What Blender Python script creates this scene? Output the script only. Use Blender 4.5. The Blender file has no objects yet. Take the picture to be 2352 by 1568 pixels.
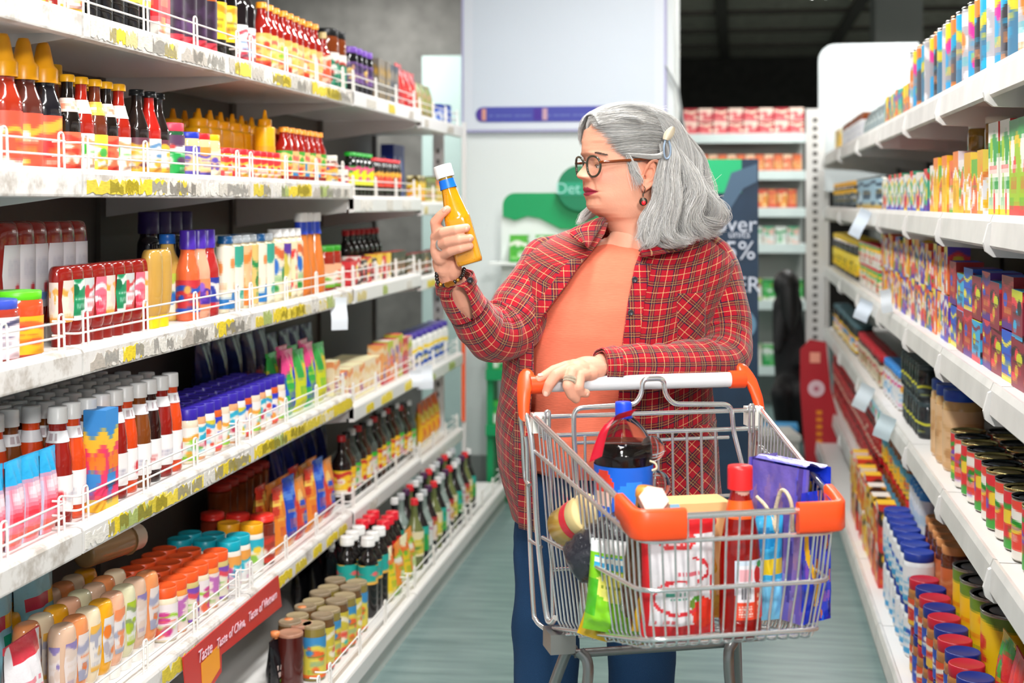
import bpy, bmesh, math, random
import numpy as np
from mathutils import Vector, Matrix, noise
random.seed(7)
SC = bpy.context.scene
COL = SC.collection
# ------------------------------------------------------------------ camera, world, exposure
F = 3267.0; CX = 1176.0; HY = 464.0; CZ = 1.42          # focal length and horizon of the survey camera
TH = math.atan((1690 - 1176) / F); ST = math.sin(TH); CT = math.cos(TH)
cam = bpy.data.cameras.new('camera'); cam_o = bpy.data.objects.new('camera', cam); COL.objects.link(cam_o)
cam_o.location = (0, 0, CZ); cam_o.rotation_euler = (math.pi / 2, 0, TH)
cam.sensor_width = 36.0; cam.lens = F * 36.0 / 2352.0; cam.shift_y = -320.0 / 2352.0
cam.clip_start = .05; cam.clip_end = 100
cam.dof.use_dof = True; cam.dof.focus_distance = 3.02; cam.dof.aperture_fstop = 3.2
SC.camera = cam_o
SC.view_settings.view_transform = 'Standard'; SC.view_settings.look = 'None'
SC.view_settings.gamma = 1.0; SC.view_settings.use_curve_mapping = False
SC.view_settings.exposure = -0.04
wd = bpy.data.worlds.new('world'); SC.world = wd; wd.use_nodes = True
wd.node_tree.nodes['Background'].inputs[0].default_value = (.92, .97, 1, 1)
wd.node_tree.nodes['Background'].inputs[1].default_value = .78
KEY_POWER = 150.0; TUBE_POWER = 46.0

def W(px, py, D):                     # surveyed point: bearing and distance -> metres
    U = (px - CX) / F * D
    return Vector((U * CT - D * ST, U * ST + D * CT, CZ - (py - HY) / F * D))
def on_x(px, X):                      # distance along the aisle where a bearing meets the plane X
    r = (px - CX) / F
    return X * (CT + r * ST) / (r * CT - ST)
def on_y(px, py, Y):                  # point of a cross wall at Y
    r = (px - CX) / F
    X = Y * (r * CT - ST) / (CT + r * ST); D = -X * ST + Y * CT
    return Vector((X, Y, CZ - (py - HY) / F * D))

# ------------------------------------------------------------------ materials
def lin(c):
    if isinstance(c, str):
        c = c.lstrip('#'); c = [int(c[i:i + 2], 16) / 255 for i in (0, 2, 4)]
    return tuple(((v / 12.92) if v <= .04045 else ((v + .055) / 1.055) ** 2.4) for v in c)
def srgb(c):
    if isinstance(c, str):
        c = c.lstrip('#'); c = [int(c[i:i + 2], 16) / 255 for i in (0, 2, 4)]
    return tuple(c)
_M = {}
def mat(color, rough=.45, metal=0.0, trans=0.0, coat=0.0, emit=0.0, bump=None, name=None, ior=1.45, mottled=0.0):
    key = (color, rough, metal, trans, coat, emit, bump, ior, mottled)
    if key in _M: return _M[key]
    m = bpy.data.materials.new(name or 'surface'); m.use_nodes = True
    nt = m.node_tree; b = nt.nodes['Principled BSDF']
    b.inputs['Base Color'].default_value = (*lin(color), 1)
    b.inputs['Roughness'].default_value = rough; b.inputs['Metallic'].default_value = metal
    b.inputs['Transmission Weight'].default_value = trans; b.inputs['Coat Weight'].default_value = coat
    b.inputs['IOR'].default_value = ior
    if emit:
        b.inputs['Emission Color'].default_value = (*lin(color), 1); b.inputs['Emission Strength'].default_value = emit
    if mottled:
        tc = nt.nodes.new('ShaderNodeTexCoord'); n = nt.nodes.new('ShaderNodeTexNoise'); n.inputs['Scale'].default_value = 9; n.inputs['Detail'].default_value = 6
        hs = nt.nodes.new('ShaderNodeHueSaturation'); hs.inputs['Color'].default_value = (*lin(color), 1)
        mr = nt.nodes.new('ShaderNodeMapRange'); mr.inputs[1].default_value = .3; mr.inputs[2].default_value = .7
        mr.inputs[3].default_value = 1 - mottled; mr.inputs[4].default_value = 1 + mottled * .4
        nt.links.new(tc.outputs['Object'], n.inputs['Vector']); nt.links.new(n.outputs['Fac'], mr.inputs[0])
        nt.links.new(mr.outputs[0], hs.inputs['Value']); nt.links.new(hs.outputs[0], b.inputs['Base Color'])
    if bump:
        tc = nt.nodes.new('ShaderNodeTexCoord'); n = nt.nodes.new('ShaderNodeTexNoise'); n.inputs['Scale'].default_value = bump[0]; n.inputs['Detail'].default_value = 4
        bp = nt.nodes.new('ShaderNodeBump'); bp.inputs['Strength'].default_value = bump[1]; bp.inputs['Distance'].default_value = .01
        nt.links.new(tc.outputs['Object'], n.inputs['Vector']); nt.links.new(n.outputs['Fac'], bp.inputs['Height']); nt.links.new(bp.outputs[0], b.inputs['Normal'])
    _M[key] = m
    return m
def attr_mat(name, rough, coat=0.0, sss=0.0, bump=None, spec=.5):
    m = bpy.data.materials.new(name); m.use_nodes = True
    nt = m.node_tree; b = nt.nodes['Principled BSDF']
    a = nt.nodes.new('ShaderNodeVertexColor'); a.layer_name = 'Col'
    nt.links.new(a.outputs['Color'], b.inputs['Base Color'])
    b.inputs['Roughness'].default_value = rough; b.inputs['Coat Weight'].default_value = coat
    b.inputs['Specular IOR Level'].default_value = spec
    if sss:
        b.inputs['Subsurface Weight'].default_value = sss; b.inputs['Subsurface Radius'].default_value = (.012, .005, .003); b.inputs['Subsurface Scale'].default_value = .6
    if bump:
        tc = nt.nodes.new('ShaderNodeTexCoord'); n = nt.nodes.new('ShaderNodeTexNoise'); n.inputs['Scale'].default_value = bump[0]; n.inputs['Detail'].default_value = 5
        bp = nt.nodes.new('ShaderNodeBump'); bp.inputs['Strength'].default_value = bump[1]; bp.inputs['Distance'].default_value = .004
        nt.links.new(tc.outputs['Object'], n.inputs['Vector']); nt.links.new(n.outputs['Fac'], bp.inputs['Height']); nt.links.new(bp.outputs[0], b.inputs['Normal'])
    return m
PRINT = attr_mat('printed_paper', .42)
FOIL = attr_mat('printed_film', .22, coat=.3, bump=(55, .5))

# ------------------------------------------------------------------ mesh builder
class MB:
    def __init__(s): s.v = []; s.f = []; s.c = []; s.uv = []; s.mi = []; s.sm = []
    def add(s, verts, faces, col=None, uvs=None, mi=0, smooth=True):
        o = len(s.v); s.v.extend([tuple(p) for p in verts])
        for k, f in enumerate(faces):
            s.f.append(tuple(i + o for i in f)); s.mi.append(mi); s.sm.append(smooth)
            s.c.append(col[k] if isinstance(col, list) else col)
            s.uv.append(uvs[k] if uvs else None)
        return s
    def box(s, a, b, col=None, mi=0):
        x0, y0, z0 = a; x1, y1, z1 = b
        v = [(x0,y0,z0),(x1,y0,z0),(x1,y1,z0),(x0,y1,z0),(x0,y0,z1),(x1,y0,z1),(x1,y1,z1),(x0,y1,z1)]
        return s.add(v, [(3,2,1,0),(4,5,6,7),(0,1,5,4),(1,2,6,5),(2,3,7,6),(3,0,4,7)], col, None, mi, False)
    def grid(s, P, img=None, closed_u=False, col=None, uv=None, mi=0, smooth=True, flip=False):
        P = np.asarray(P, float); nv, nu = P.shape[:2]
        faces = []; cols = []; uvs = []
        for j in range(nv - 1):
            for i in range(nu if closed_u else nu - 1):
                i2 = (i + 1) % nu
                q = (j*nu+i, j*nu+i2, (j+1)*nu+i2, (j+1)*nu+i)
                faces.append(q[::-1] if flip else q)
                if img is not None:
                    ih, iw = img.shape[:2]
                    cols.append(tuple(img[min(ih-1, int((j+.5)/(nv-1)*ih)), min(iw-1, int((i+.5)/(nu if closed_u else nu-1)*iw))]))
                if uv is not None:
                    qq = [uv[j][i], uv[j][i+1] if closed_u else uv[j][i2], uv[j+1][i+1] if closed_u else uv[j+1][i2], uv[j+1][i]]
                    uvs.append(qq[::-1] if flip else qq)
        return s.add(P.reshape(-1, 3), faces, cols if img is not None else col, uvs if uv is not None else None, mi, smooth)
    def lathe(s, prof, seg=18, sy=1.0, img=None, col=None, mi=0, cap0=True, cap1=True, center=(0, 0), smooth=True):
        a = np.linspace(0, 2 * math.pi, seg, endpoint=False)
        P = np.zeros((len(prof), seg, 3))
        for j, (r, z) in enumerate(prof):
            P[j,:,0] = center[0] + r * np.cos(a); P[j,:,1] = center[1] + r * sy * np.sin(a); P[j,:,2] = z
        s.grid(P, img, True, col, None, mi, smooth)
        n = len(prof)
        if cap0 and prof[0][0] > 1e-6: s.add(P[0], [tuple(range(seg))[::-1]], col, None, mi, False)
        if cap1 and prof[-1][0] > 1e-6: s.add(P[-1], [tuple(range(seg))], col, None, mi, False)
        return s
    def tube(s, pts, r, seg=6, closed=False, col=None, mi=0, caps=True):
        P = [Vector(p) for p in pts]; n = len(P)
        rr = r if isinstance(r, (list, tuple)) else [r] * n
        T = []
        for i in range(n):
            a = P[i-1] if (i > 0 or closed) else P[0]; b = P[(i+1) % n] if (i < n-1 or closed) else P[-1]
            t = (b - a); T.append(t.normalized() if t.length > 1e-9 else Vector((0,0,1)))
        up = Vector((0,0,1)) if abs(T[0].z) < .9 else Vector((1,0,0))
        N = (up - T[0] * up.dot(T[0])).normalized()
        R = []
        for i in range(n):
            if i:
                N = N - T[i] * N.dot(T[i])
                N = N.normalized() if N.length > 1e-6 else T[i].orthogonal().normalized()
            B = T[i].cross(N)
            R.append([P[i] + (N * math.cos(2*math.pi*k/seg) + B * math.sin(2*math.pi*k/seg)) * rr[i] for k in range(seg)])
        if closed: R.append(R[0])
        s.grid([[tuple(p) for p in row] for row in R], None, True, col, None, mi, True)
        if caps and not closed:
            s.add(R[0], [tuple(range(seg))[::-1]], col, None, mi, False); s.add(R[-1], [tuple(range(seg))], col, None, mi, False)
        return s
    def ball(s, c, r, seg=10, rings=7, col=None, mi=0, scale=(1,1,1)):
        prof = [(max(1e-5, math.sin(math.pi*j/rings)), -math.cos(math.pi*j/rings)) for j in range(rings+1)]
        a = np.linspace(0, 2*math.pi, seg, endpoint=False); P = np.zeros((rings+1, seg, 3))
        for j, (q, z) in enumerate(prof):
            P[j,:,0] = c[0]+r*scale[0]*q*np.cos(a); P[j,:,1] = c[1]+r*scale[1]*q*np.sin(a); P[j,:,2] = c[2]+r*scale[2]*z
        return s.grid(P, None, True, col, None, mi)
    def prism(s, outline, z0, z1, col=None, mi=0):          # outline in XY
        n = len(outline)
        v = [(x, y, z0) for x, y in outline] + [(x, y, z1) for x, y in outline]
        f = [tuple(range(n))[::-1], tuple(range(n, 2*n))] + [(i, (i+1) % n, n+(i+1) % n, n+i) for i in range(n)]
        return s.add(v, f, col, None, mi, False)
    def xf(s, M):
        s.v = [tuple(M @ Vector(p)) for p in s.v]; return s
    def mesh(s, name, mats):
        me = bpy.data.meshes.new(name); me.from_pydata(s.v, [], s.f)
        for m in (mats if isinstance(mats, (list, tuple)) else [mats]): me.materials.append(m)
        me.polygons.foreach_set('material_index', s.mi); me.polygons.foreach_set('use_smooth', s.sm)
        if any(c is not None for c in s.c):
            at = me.color_attributes.new('Col', 'BYTE_COLOR', 'CORNER'); arr = []
            for f, c in zip(s.f, s.c):
                if isinstance(c, list):
                    for q in c: arr.extend([*q, 1.0])
                    continue
                c = srgb(c) if c is not None else (1, 1, 1)
                arr.extend([*c, 1.0] * len(f))
            at.data.foreach_set('color_srgb', arr)
        if any(u is not None for u in s.uv):
            ul = me.uv_layers.new(name='UVMap'); arr = []
            for f, u in zip(s.f, s.uv):
                for k in range(len(f)): arr.extend(u[k] if u else (0, 0))
            ul.data.foreach_set('uv', arr)
        me.update(); return me

def obj(name, me, parent=None, loc=None, rot=None):
    o = bpy.data.objects.new(name, me); COL.objects.link(o)
    if parent: o.parent = parent
    if loc: o.location = loc
    if rot: o.rotation_euler = rot
    return o
def tag(o, label=None, cat=None, group=None, kind=None):
    if label: o['label'] = label
    if cat: o['category'] = cat
    if group: o['group'] = group
    if kind: o['kind'] = kind
    return o
def thing(name, label, cat, loc=(0,0,0), rotz=0, group=None):
    o = bpy.data.objects.new(name, None); COL.objects.link(o); o.empty_display_size = .05
    o.location = loc; o.rotation_euler = (0, 0, rotz)
    return tag(o, label, cat, group)
def bezier_round(pts, r, n=4):           # polyline with rounded corners
    P = [Vector(p) for p in pts]; out = [P[0]]
    for i in range(1, len(P)-1):
        a = (P[i-1]-P[i]); b = (P[i+1]-P[i]); d = min(r, a.length*.45, b.length*.45)
        A = P[i]+a.normalized()*d; B = P[i]+b.normalized()*d
        for k in range(n+1):
            t = k/n; out.append(A*(1-t)**2+P[i]*2*t*(1-t)+B*t*t)
    out.append(P[-1]); return out
def catmull(pts, n=6):
    P = [Vector(p) for p in pts]; P = [P[0]*2-P[1]]+P+[P[-1]*2-P[-2]]; out = []
    for i in range(1, len(P)-2):
        for k in range(n):
            t = k/n; a, b, c, d = P[i-1], P[i], P[i+1], P[i+2]
            out.append(.5*((2*b)+(c-a)*t+(2*a-5*b+4*c-d)*t*t+(3*b-a-3*c+d)*t**3))
    out.append(P[-2]); return out
def text_mesh(body, size, m, extrude=.001, shear=0):
    cu = bpy.data.curves.new('lettering', 'FONT'); cu.body = body; cu.size = size; cu.extrude = extrude; cu.shear = shear
    cu.align_x = 'CENTER'; cu.align_y = 'CENTER'; cu.resolution_u = 3
    o = bpy.data.objects.new('lettering', cu); COL.objects.link(o)
    me = bpy.data.meshes.new_from_object(o.evaluated_get(bpy.context.evaluated_depsgraph_get()))
    bpy.data.objects.remove(o); bpy.data.curves.remove(cu)
    me.materials.clear(); me.materials.append(m); return me

# ------------------------------------------------------------------ printed designs (flat print)
def sheet(nu, nv, base): return np.tile(np.array(srgb(base), float), (nv, nu, 1))
def rect(im, c, u0, u1, v0, v1):
    h, w = im.shape[:2]; im[int(v0*h):max(int(v0*h)+1, int(v1*h)), int(u0*w):max(int(u0*w)+1, int(u1*w))] = srgb(c); return im
def ell(im, c, cu, cv, ru, rv):
    h, w = im.shape[:2]; V, U = np.mgrid[0:h, 0:w]; m = (((U+.5)/w-cu)/ru)**2+(((V+.5)/h-cv)/rv)**2 < 1; im[m] = srgb(c); return im
def words(im, c, u0, u1, v0, v1, seed=0, rows=2):      # broken strokes that read as small print
    rg = random.Random(seed); h, w = im.shape[:2]
    for r in range(rows):
        va = v0+(v1-v0)*r/rows; vb = va+(v1-v0)/rows*.6; u = u0
        while u < u1:
            L = rg.uniform(.02, .06); rect(im, c, u, min(u1, u+L), va, vb); u += L+rg.uniform(.012, .03)
    return im
def soften(im, n=1):                       # ink bleed, wraps around the label
    for _ in range(n):
        im = (np.roll(im, 1, 1)+2*im+np.roll(im, -1, 1))/4
        up_, dn = np.concatenate([im[:1], im[:-1]]), np.concatenate([im[1:], im[-1:]]); im = (up_+2*im+dn)/4
    return im
def design(seed, base, cols, nu=40, nv=24, rep=3):
    rg = random.Random(seed); k = 4; W_, H_ = max(16, nu*2//rep), nv*2
    out = []
    for r in range(rep):
        im = sheet(W_*k, H_*k, base)
        if r == 0 or rep == 1:
            st = rg.getstate()
        rg.setstate(st)
        a = rg.uniform(.6, .8)
        V, U = np.mgrid[0:H_*k, 0:W_*k]; cur = a+.05*np.sin(U/(W_*k)*6.28+rg.uniform(0, 6)); c1 = rg.choice(cols); im[V/(H_*k) > cur] = srgb(c1)
        im[V/(H_*k) > cur+rg.uniform(.08, .2)] = srgb(rg.choice([base, rg.choice(cols)]))
        if rg.random() < .7: rect(im, rg.choice(cols), 0, 1, 0, rg.uniform(.08, .2))
        for _ in range(rg.randint(3, 5)):
            ell(im, rg.choice(cols), rg.uniform(.1, .9), rg.uniform(.15, .75), rg.uniform(.08, .26), rg.uniform(.05, .16))
        words(im, rg.choice(cols), .15, .85, .5, .58, seed, 1); words(im, rg.choice(cols), .2, .8, .3, .42, seed+7, 3); words(im, rg.choice(cols), .1, .5, .12, .22, seed+9, 2)
        im = im.reshape(H_, k, W_, k, 3).mean((1, 3)); out.append(im)
    return np.clip(soften(np.concatenate(out, 1), 1), 0, 1)
# ------------------------------------------------------------------ room shell
def floor_mat():
    m = bpy.data.materials.new('floor_vinyl'); m.use_nodes = True; nt = m.node_tree; b = nt.nodes['Principled BSDF']
    tc = nt.nodes.new('ShaderNodeTexCoord'); mp = nt.nodes.new('ShaderNodeMapping'); mp.inputs['Scale'].default_value = (1.2, 9, 1)
    n = nt.nodes.new('ShaderNodeTexNoise'); n.inputs['Scale'].default_value = 3; n.inputs['Detail'].default_value = 8
    cr = nt.nodes.new('ShaderNodeValToRGB'); cr.color_ramp.elements[0].color = (*lin('#5d7473'), 1); cr.color_ramp.elements[1].color = (*lin('#7b908e'), 1)
    cr.color_ramp.elements[0].position = .3; cr.color_ramp.elements[1].position = .7
    nt.links.new(tc.outputs['Object'], mp.inputs[0]); nt.links.new(mp.outputs[0], n.inputs['Vector']); nt.links.new(n.outputs['Fac'], cr.inputs[0])
    nt.links.new(cr.outputs[0], b.inputs['Base Color']); b.inputs['Roughness'].default_value = .32
    return m
WHITE = mat('#dedddb', .38, name='powder_coated_steel')
WHITE2 = mat('#e4e8e9', .5, name='white_board')
def slab(name, a, b, m, **k):
    o = obj(name, MB().box(a, b).mesh(name, m)); o['kind'] = 'structure'; return o
slab('floor', (-6, -4, -.1), (6, 19, 0), floor_mat())
CEIL = mat('#a09789', .8, mottled=.35, name='stained_ceiling')
slab('ceiling', (-6, -4, 3.32), (6, 19, 3.4), CEIL)
ce = bpy.data.objects['ceiling']
for k in range(6):
    obj('beam', MB().box((-6, 9.6 + k*1.55, 3.285), (6, 9.72 + k*1.55, 3.318)).mesh('beam', mat('#4a433d', .8)), ce)
for k in range(4):
    obj('beam', MB().box((-.2 + k*1.3, 9.0, 3.28), (-.08 + k*1.3, 18.9, 3.315)).mesh('beam', mat('#4a433d', .8)), ce)
slab('wall_back', (-6, 18.9, 0), (6, 19, 3.32), mat('#2c2a27', .85, mottled=.4))
slab('wall_left', (-6, -4, 0), (-5.9, 18.9, 3.32), mat('#a9aaa6', .8))
slab('wall_right', (5.9, -4, 0), (6, 18.9, 3.32), mat('#a9aaa6', .8))
a = on_y(560, 0, 9.2); b = on_y(1100, 0, 9.2)
slab('wall_partition', (a.x, 9.2, 0), (b.x, 9.3, 3.32), mat('#767571', .8, mottled=.25))
a = on_y(968, 128, 9.1); b = on_y(1058, 420, 9.1)
slab('trim_panel', (a.x, 9.12, 0), (b.x, 9.19, a.z), mat('#bcd3cf', .6))

# ceiling light fixtures (out of view; back and side ones added to brighten)
def tube_light(y, x, power, label, up_power=0):
    t = thing('ceiling_light', label, 'light', (x, y, 2.92), 0, 'tube lights above the aisle')
    obj('housing', MB().box((-.03, -.62, .02), (.03, .62, .08)).mesh('housing', WHITE), t)
    for s in (-1, 1):
        obj('tube', MB().tube([(s*.05, -.6, 0), (s*.05, .6, 0)], .013, 8).mesh('tube', mat('#ffffff', .5, emit=22.0)), t)
    obj('hanger', MB().tube([(0, -.5, .08), (0, -.5, .4)], .004, 5).mesh('hanger', mat('#888888', .4, .8)), t)
    obj('hanger', MB().tube([(0, .5, .08), (0, .5, .4)], .004, 5).mesh('hanger', mat('#888888', .4, .8)), t)
    l = bpy.data.lights.new('tube_glow', 'AREA'); l.shape = 'RECTANGLE'; l.size = .2; l.size_y = 1.2; l.energy = power; l.color = (1, .98, .95)
    lo = bpy.data.objects.new('tube_glow', l); COL.objects.link(lo); lo.parent = t; lo.location = (0, 0, -.03)
    if up_power:
        l2 = bpy.data.lights.new('added_uplight', 'AREA'); l2.shape = 'RECTANGLE'; l2.size = .2; l2.size_y = 1.2; l2.energy = up_power  # upward light added to brighten the far ceiling
        lo2 = bpy.data.objects.new('added_uplight', l2); COL.objects.link(lo2); lo2.parent = t; lo2.location = (0, 0, .1); lo2.rotation_euler = (math.pi, 0, 0)
ORD = ['first', 'second', 'third', 'fourth', 'fifth', 'sixth', 'seventh', 'eighth', 'ninth', 'tenth', 'eleventh', 'twelfth', 'thirteenth', 'fourteenth', 'fifteenth', 'sixteenth', 'seventeenth', 'eighteenth', 'nineteenth', 'twentieth']
for k, (y, xx) in enumerate(((-.6, -.35), (1.3, -.35), (3.2, -.35), (5.5, -.35), (8.4, .95), (10.0, .6), (8.1, -2.2), (12.0, -2.9), (11.5, 4.6), (15.0, 4.6))):  # those beyond the pillar are added to brighten wall, ceiling and background
    tube_light(y, xx, TUBE_POWER, 'unseen white twin tube ceiling light, ' + ORD[k] + ' from the front of the shop', 70 if y > 11 else 0)
tl = thing('keylight', 'added white square spotlight behind the viewer aimed down the aisle', 'light', (.75, -.9, 2.75))  # unseen key light added for frontal light; its ceiling housing is invented
obj('housing', MB().box((-.3, -.3, .03), (.3, .3, .12)).mesh('housing', WHITE), tl)
obj('stem', MB().tube([(0, 0, .12), (0, 0, .57)], .02, 8).mesh('stem', WHITE), tl)
kl = bpy.data.lights.new('key_glow', 'AREA'); kl.shape = 'SQUARE'; kl.size = .5; kl.energy = KEY_POWER; kl.color = (1, .97, .93)
ko = bpy.data.objects.new('key_glow', kl); COL.objects.link(ko); ko.parent = tl
tgt = Vector((-.5, 3.2, 1.0)) - Vector((.75, -.9, 2.75)); ko.rotation_euler = tgt.to_track_quat('-Z', 'Y').to_euler()
ko.location = tgt.normalized() * .08

# ------------------------------------------------------------------ gondolas
XL, XLB, XLBACK = -1.27, -1.05, -1.69
LZ = [1.742, 1.429, 1.077, .725, .327]        # underside of the lips, top shelf first
LEDGE = [1.66, 2.635, 3.62, 4.633, 5.665, 6.56]
XR, XRB, XRBACK = .52, .43, .95
RZ = [1.635, 1.3245, .977, .613, .2]
REDGE = [1.7, 3.06, 3.787, 4.52, 5.36, 6.26, 7.34, 8.66]
PANEL = mat('#5c5651', .55, name='back_panel_steel')
def lip_mat():
    m = bpy.data.materials.new('lip_with_paper_remains'); m.use_nodes = True; nt = m.node_tree; b = nt.nodes['Principled BSDF']
    tc = nt.nodes.new('ShaderNodeTexCoord'); n = nt.nodes.new('ShaderNodeTexNoise'); n.inputs['Scale'].default_value = 14; n.inputs['Detail'].default_value = 9; n.inputs['Roughness'].default_value = .7
    cr = nt.nodes.new('ShaderNodeValToRGB'); e = cr.color_ramp.elements
    e[0].position = .38; e[0].color = (*lin('#b3aca4'), 1); e[1].position = .52; e[1].color = (*lin('#dcdad7'), 1)
    nt.links.new(tc.outputs['Object'], n.inputs['Vector']); nt.links.new(n.outputs['Fac'], cr.inputs[0]); nt.links.new(cr.outputs[0], b.inputs['Base Color'])
    b.inputs['Roughness'].default_value = .45; return m
LIP = lip_mat()
def torn(seed):                       # torn sticker outline, unit box
    rg = random.Random(seed); n = 13
    top = [(i/n, .92 + (rg.uniform(-.5, .08) if rg.random() < .45 else rg.uniform(-.08, .08))) for i in range(n+1)]; bot = [(i/n, .04 + (rg.uniform(0, .35) if rg.random() < .35 else rg.uniform(-.03, .06))) for i in range(n+1)]
    return bot + top[::-1]
STICK = []
for s_, c in enumerate(['#e8cf2a', '#d9c43a', '#c9c4ba', '#efd84a', '#b8b0a6', '#e3e0d8', '#cfcabf', '#cdbf86', '#bfb8ad', '#dcd8cf', '#d6d2c9', '#a9b86a']):
    STICK.append(MB().prism(torn(s_), 0, .0012).mesh('price_sticker', mat(c, .6, mottled=.25)))
SLOT = mat('#4a4542', .6)
def guard(y0, y1, x, z, label, hoops, h=.065):
    """white wire fence standing on a shelf edge"""
    t = thing('wire_guard', label, 'wire guard', (x, (y0+y1)/2, z)); L = (y1-y0)/2
    wm = mat('#eceae6', .35)
    for k, zz in enumerate((.008, .034, h)):
        obj('rail', MB().tube(bezier_round([(-.03, -L, zz), (0, -L, zz), (0, L, zz), (-.03, L, zz)], .012, 3), .0024, 5).mesh('rail', wm), t)
    hm = MB().tube(bezier_round([(.004, -.012, 0), (.002, -.01, h+.016), (.002, .01, h+.016), (.004, .012, 0)], .01, 4), .0026, 5).mesh('hoop', wm)
    for k in range(hoops):
        obj('hoop', hm, t, (0, -L*.94 + 2*L*.94*k/(hoops-1), 0))
NUM = ['nearest', 'second', 'third', 'fourth', 'fifth', 'sixth', 'seventh']
SHELFN = ['top', 'second', 'third', 'fourth', 'fifth', 'bottom']
rs = random.Random(3)
for bi in range(5):
    y0, y1 = LEDGE[bi]+.004, LEDGE[bi+1]-.004; yc = (y0+y1)/2; L = (y1-y0)/2
    t = thing('shelving_bay', 'white metal shelving bay of the sauce aisle on the left, ' + NUM[bi] + ' to the viewer', 'shelving', (0, yc, 0), 0, 'left shelving bays')
    obj('back_panel', MB().box((XLBACK-.02, -L, .1), (XLBACK, L, 1.98 if bi < 2 else 1.86)).mesh('back_panel', PANEL), t)
    obj('post', MB().box((XLBACK-.02, L-.03, 0), (XLBACK+.012, L+.004, 2.0 if bi < 2 else 1.86)).mesh('post', PANEL), t)
    for si in range(6):
        low = si == 5
        dz = (-.045 if (si in (1, 3) and bi >= 3) else 0) + (-.02 if bi == 4 else 0)
        zb = .062 if low else LZ[si] + dz
        xf = XLB if low else XL
        if bi >= 3 and not low: xf += .006
        sh = obj('shelf', MB().box((XLBACK, -L, zb+.012), (xf-.004, L, zb+.047)).mesh('shelf', WHITE), t)
        prof = [(xf-.02, zb), (xf-.001, zb+.002), (xf, zb+.006), (xf, zb+.046), (xf-.003, zb+.052), (xf-.012, zb+.055), (xf-.03, zb+.053), (xf-.03, zb+.047), (xf-.02, zb+.04)]
        m = MB(); n = len(prof)
        v = [(x, -L, z) for x, z in prof] + [(x, L, z) for x, z in prof]
        m.add(v, [tuple(range(n)), tuple(range(n, 2*n))[::-1]] + [(i, n+i, n+(i+1) % n, (i+1) % n) for i in range(n)], smooth=False)
        obj('lip', m.mesh('lip', LIP if bi in (0, 1, 2) and not low else WHITE), sh)
        if low: obj('plinth', MB().box((xf-.03, -L, 0), (xf-.012, L, zb)).mesh('plinth', mat('#bfc6c2', .5)), sh)
        if not low:
            obj('bracket', MB().prism([(XLBACK, zb+.012), (xf-.03, zb+.012), (xf-.03, zb+.002), (XLBACK, zb-.05)], -L, -L+.003).xf(Matrix(((1,0,0,0),(0,0,1,0),(0,1,0,0),(0,0,0,1)))).mesh('bracket', WHITE), sh)
        # remains of old price stickers
        if not low:
            cnt = {0: 2, 1: 12, 2: 13, 3: 3, 4: 2}[bi]
            if si == 4: cnt = cnt//2
            for k in range(cnt):
                w = rs.uniform(.06, .17); yy = -L + (k+rs.uniform(.05, .5))*(2*L/cnt)*.96
                if bi == 0 and yy < .2: continue
                o = obj('price_sticker', rs.choice([STICK[0], STICK[1], STICK[3], STICK[0], STICK[5], STICK[11]]) if si == 3 else rs.choice(STICK), sh, (xf+.0002, min(yy, L-w), zb+.005), (math.pi/2, 0, math.pi/2))
                o.scale = (w, rs.uniform(.032, .043), 1)
        if si < 5:
            guard(y0+.02, y1-.02, xf-.022, zb+.0475, f'low white wire guard on the {SHELFN[si]} left shelf, {NUM[bi]} bay', 4 if bi else 5, .062)
        elif bi >= 1:
            guard(y0+.02, y1-.02, xf-.022, zb+.0475, f'low white wire guard on the bottom left shelf, {NUM[bi]} bay', 4)
# end post of the left run, slotted
def slotted(name, h, w, m, slots, z0=.2):
    t = obj('upright', MB().box((-w/2, -.015, 0), (w/2, .015, h)).mesh('upright', m))
    b = MB()
    for k in range(slots):
        z = z0 + k*.05
        if z > h-.05: break
        b.box((-w*.12, -.0165, z), (w*.12, -.0148, z+.022))
    s_ = obj('slots', b.mesh('slots', SLOT), t); s_['kind'] = 'stuff'
    return t
p = slotted('post', 1.84, .05, WHITE, 30); p.name = 'shelf_post'; p.location = (XLBACK+.30, 6.6, 0); tag(p, 'slotted white steel post ending the left shelving run', 'post')
p = obj('edge_strip', MB().box((-.008, 0, .38), (.008, .012, .87)).mesh('edge_strip', mat('#f2591d', .5)), None, tuple(W(1064, 900, 6.75)[:2])+(0,))
tag(p, 'orange upright strip at the far end of the left shelving', 'strip')
pb = obj('strip_post', MB().box((-.01, .013, 0), (.01, .03, 1.8)).mesh('strip_post', WHITE), p)
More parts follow.
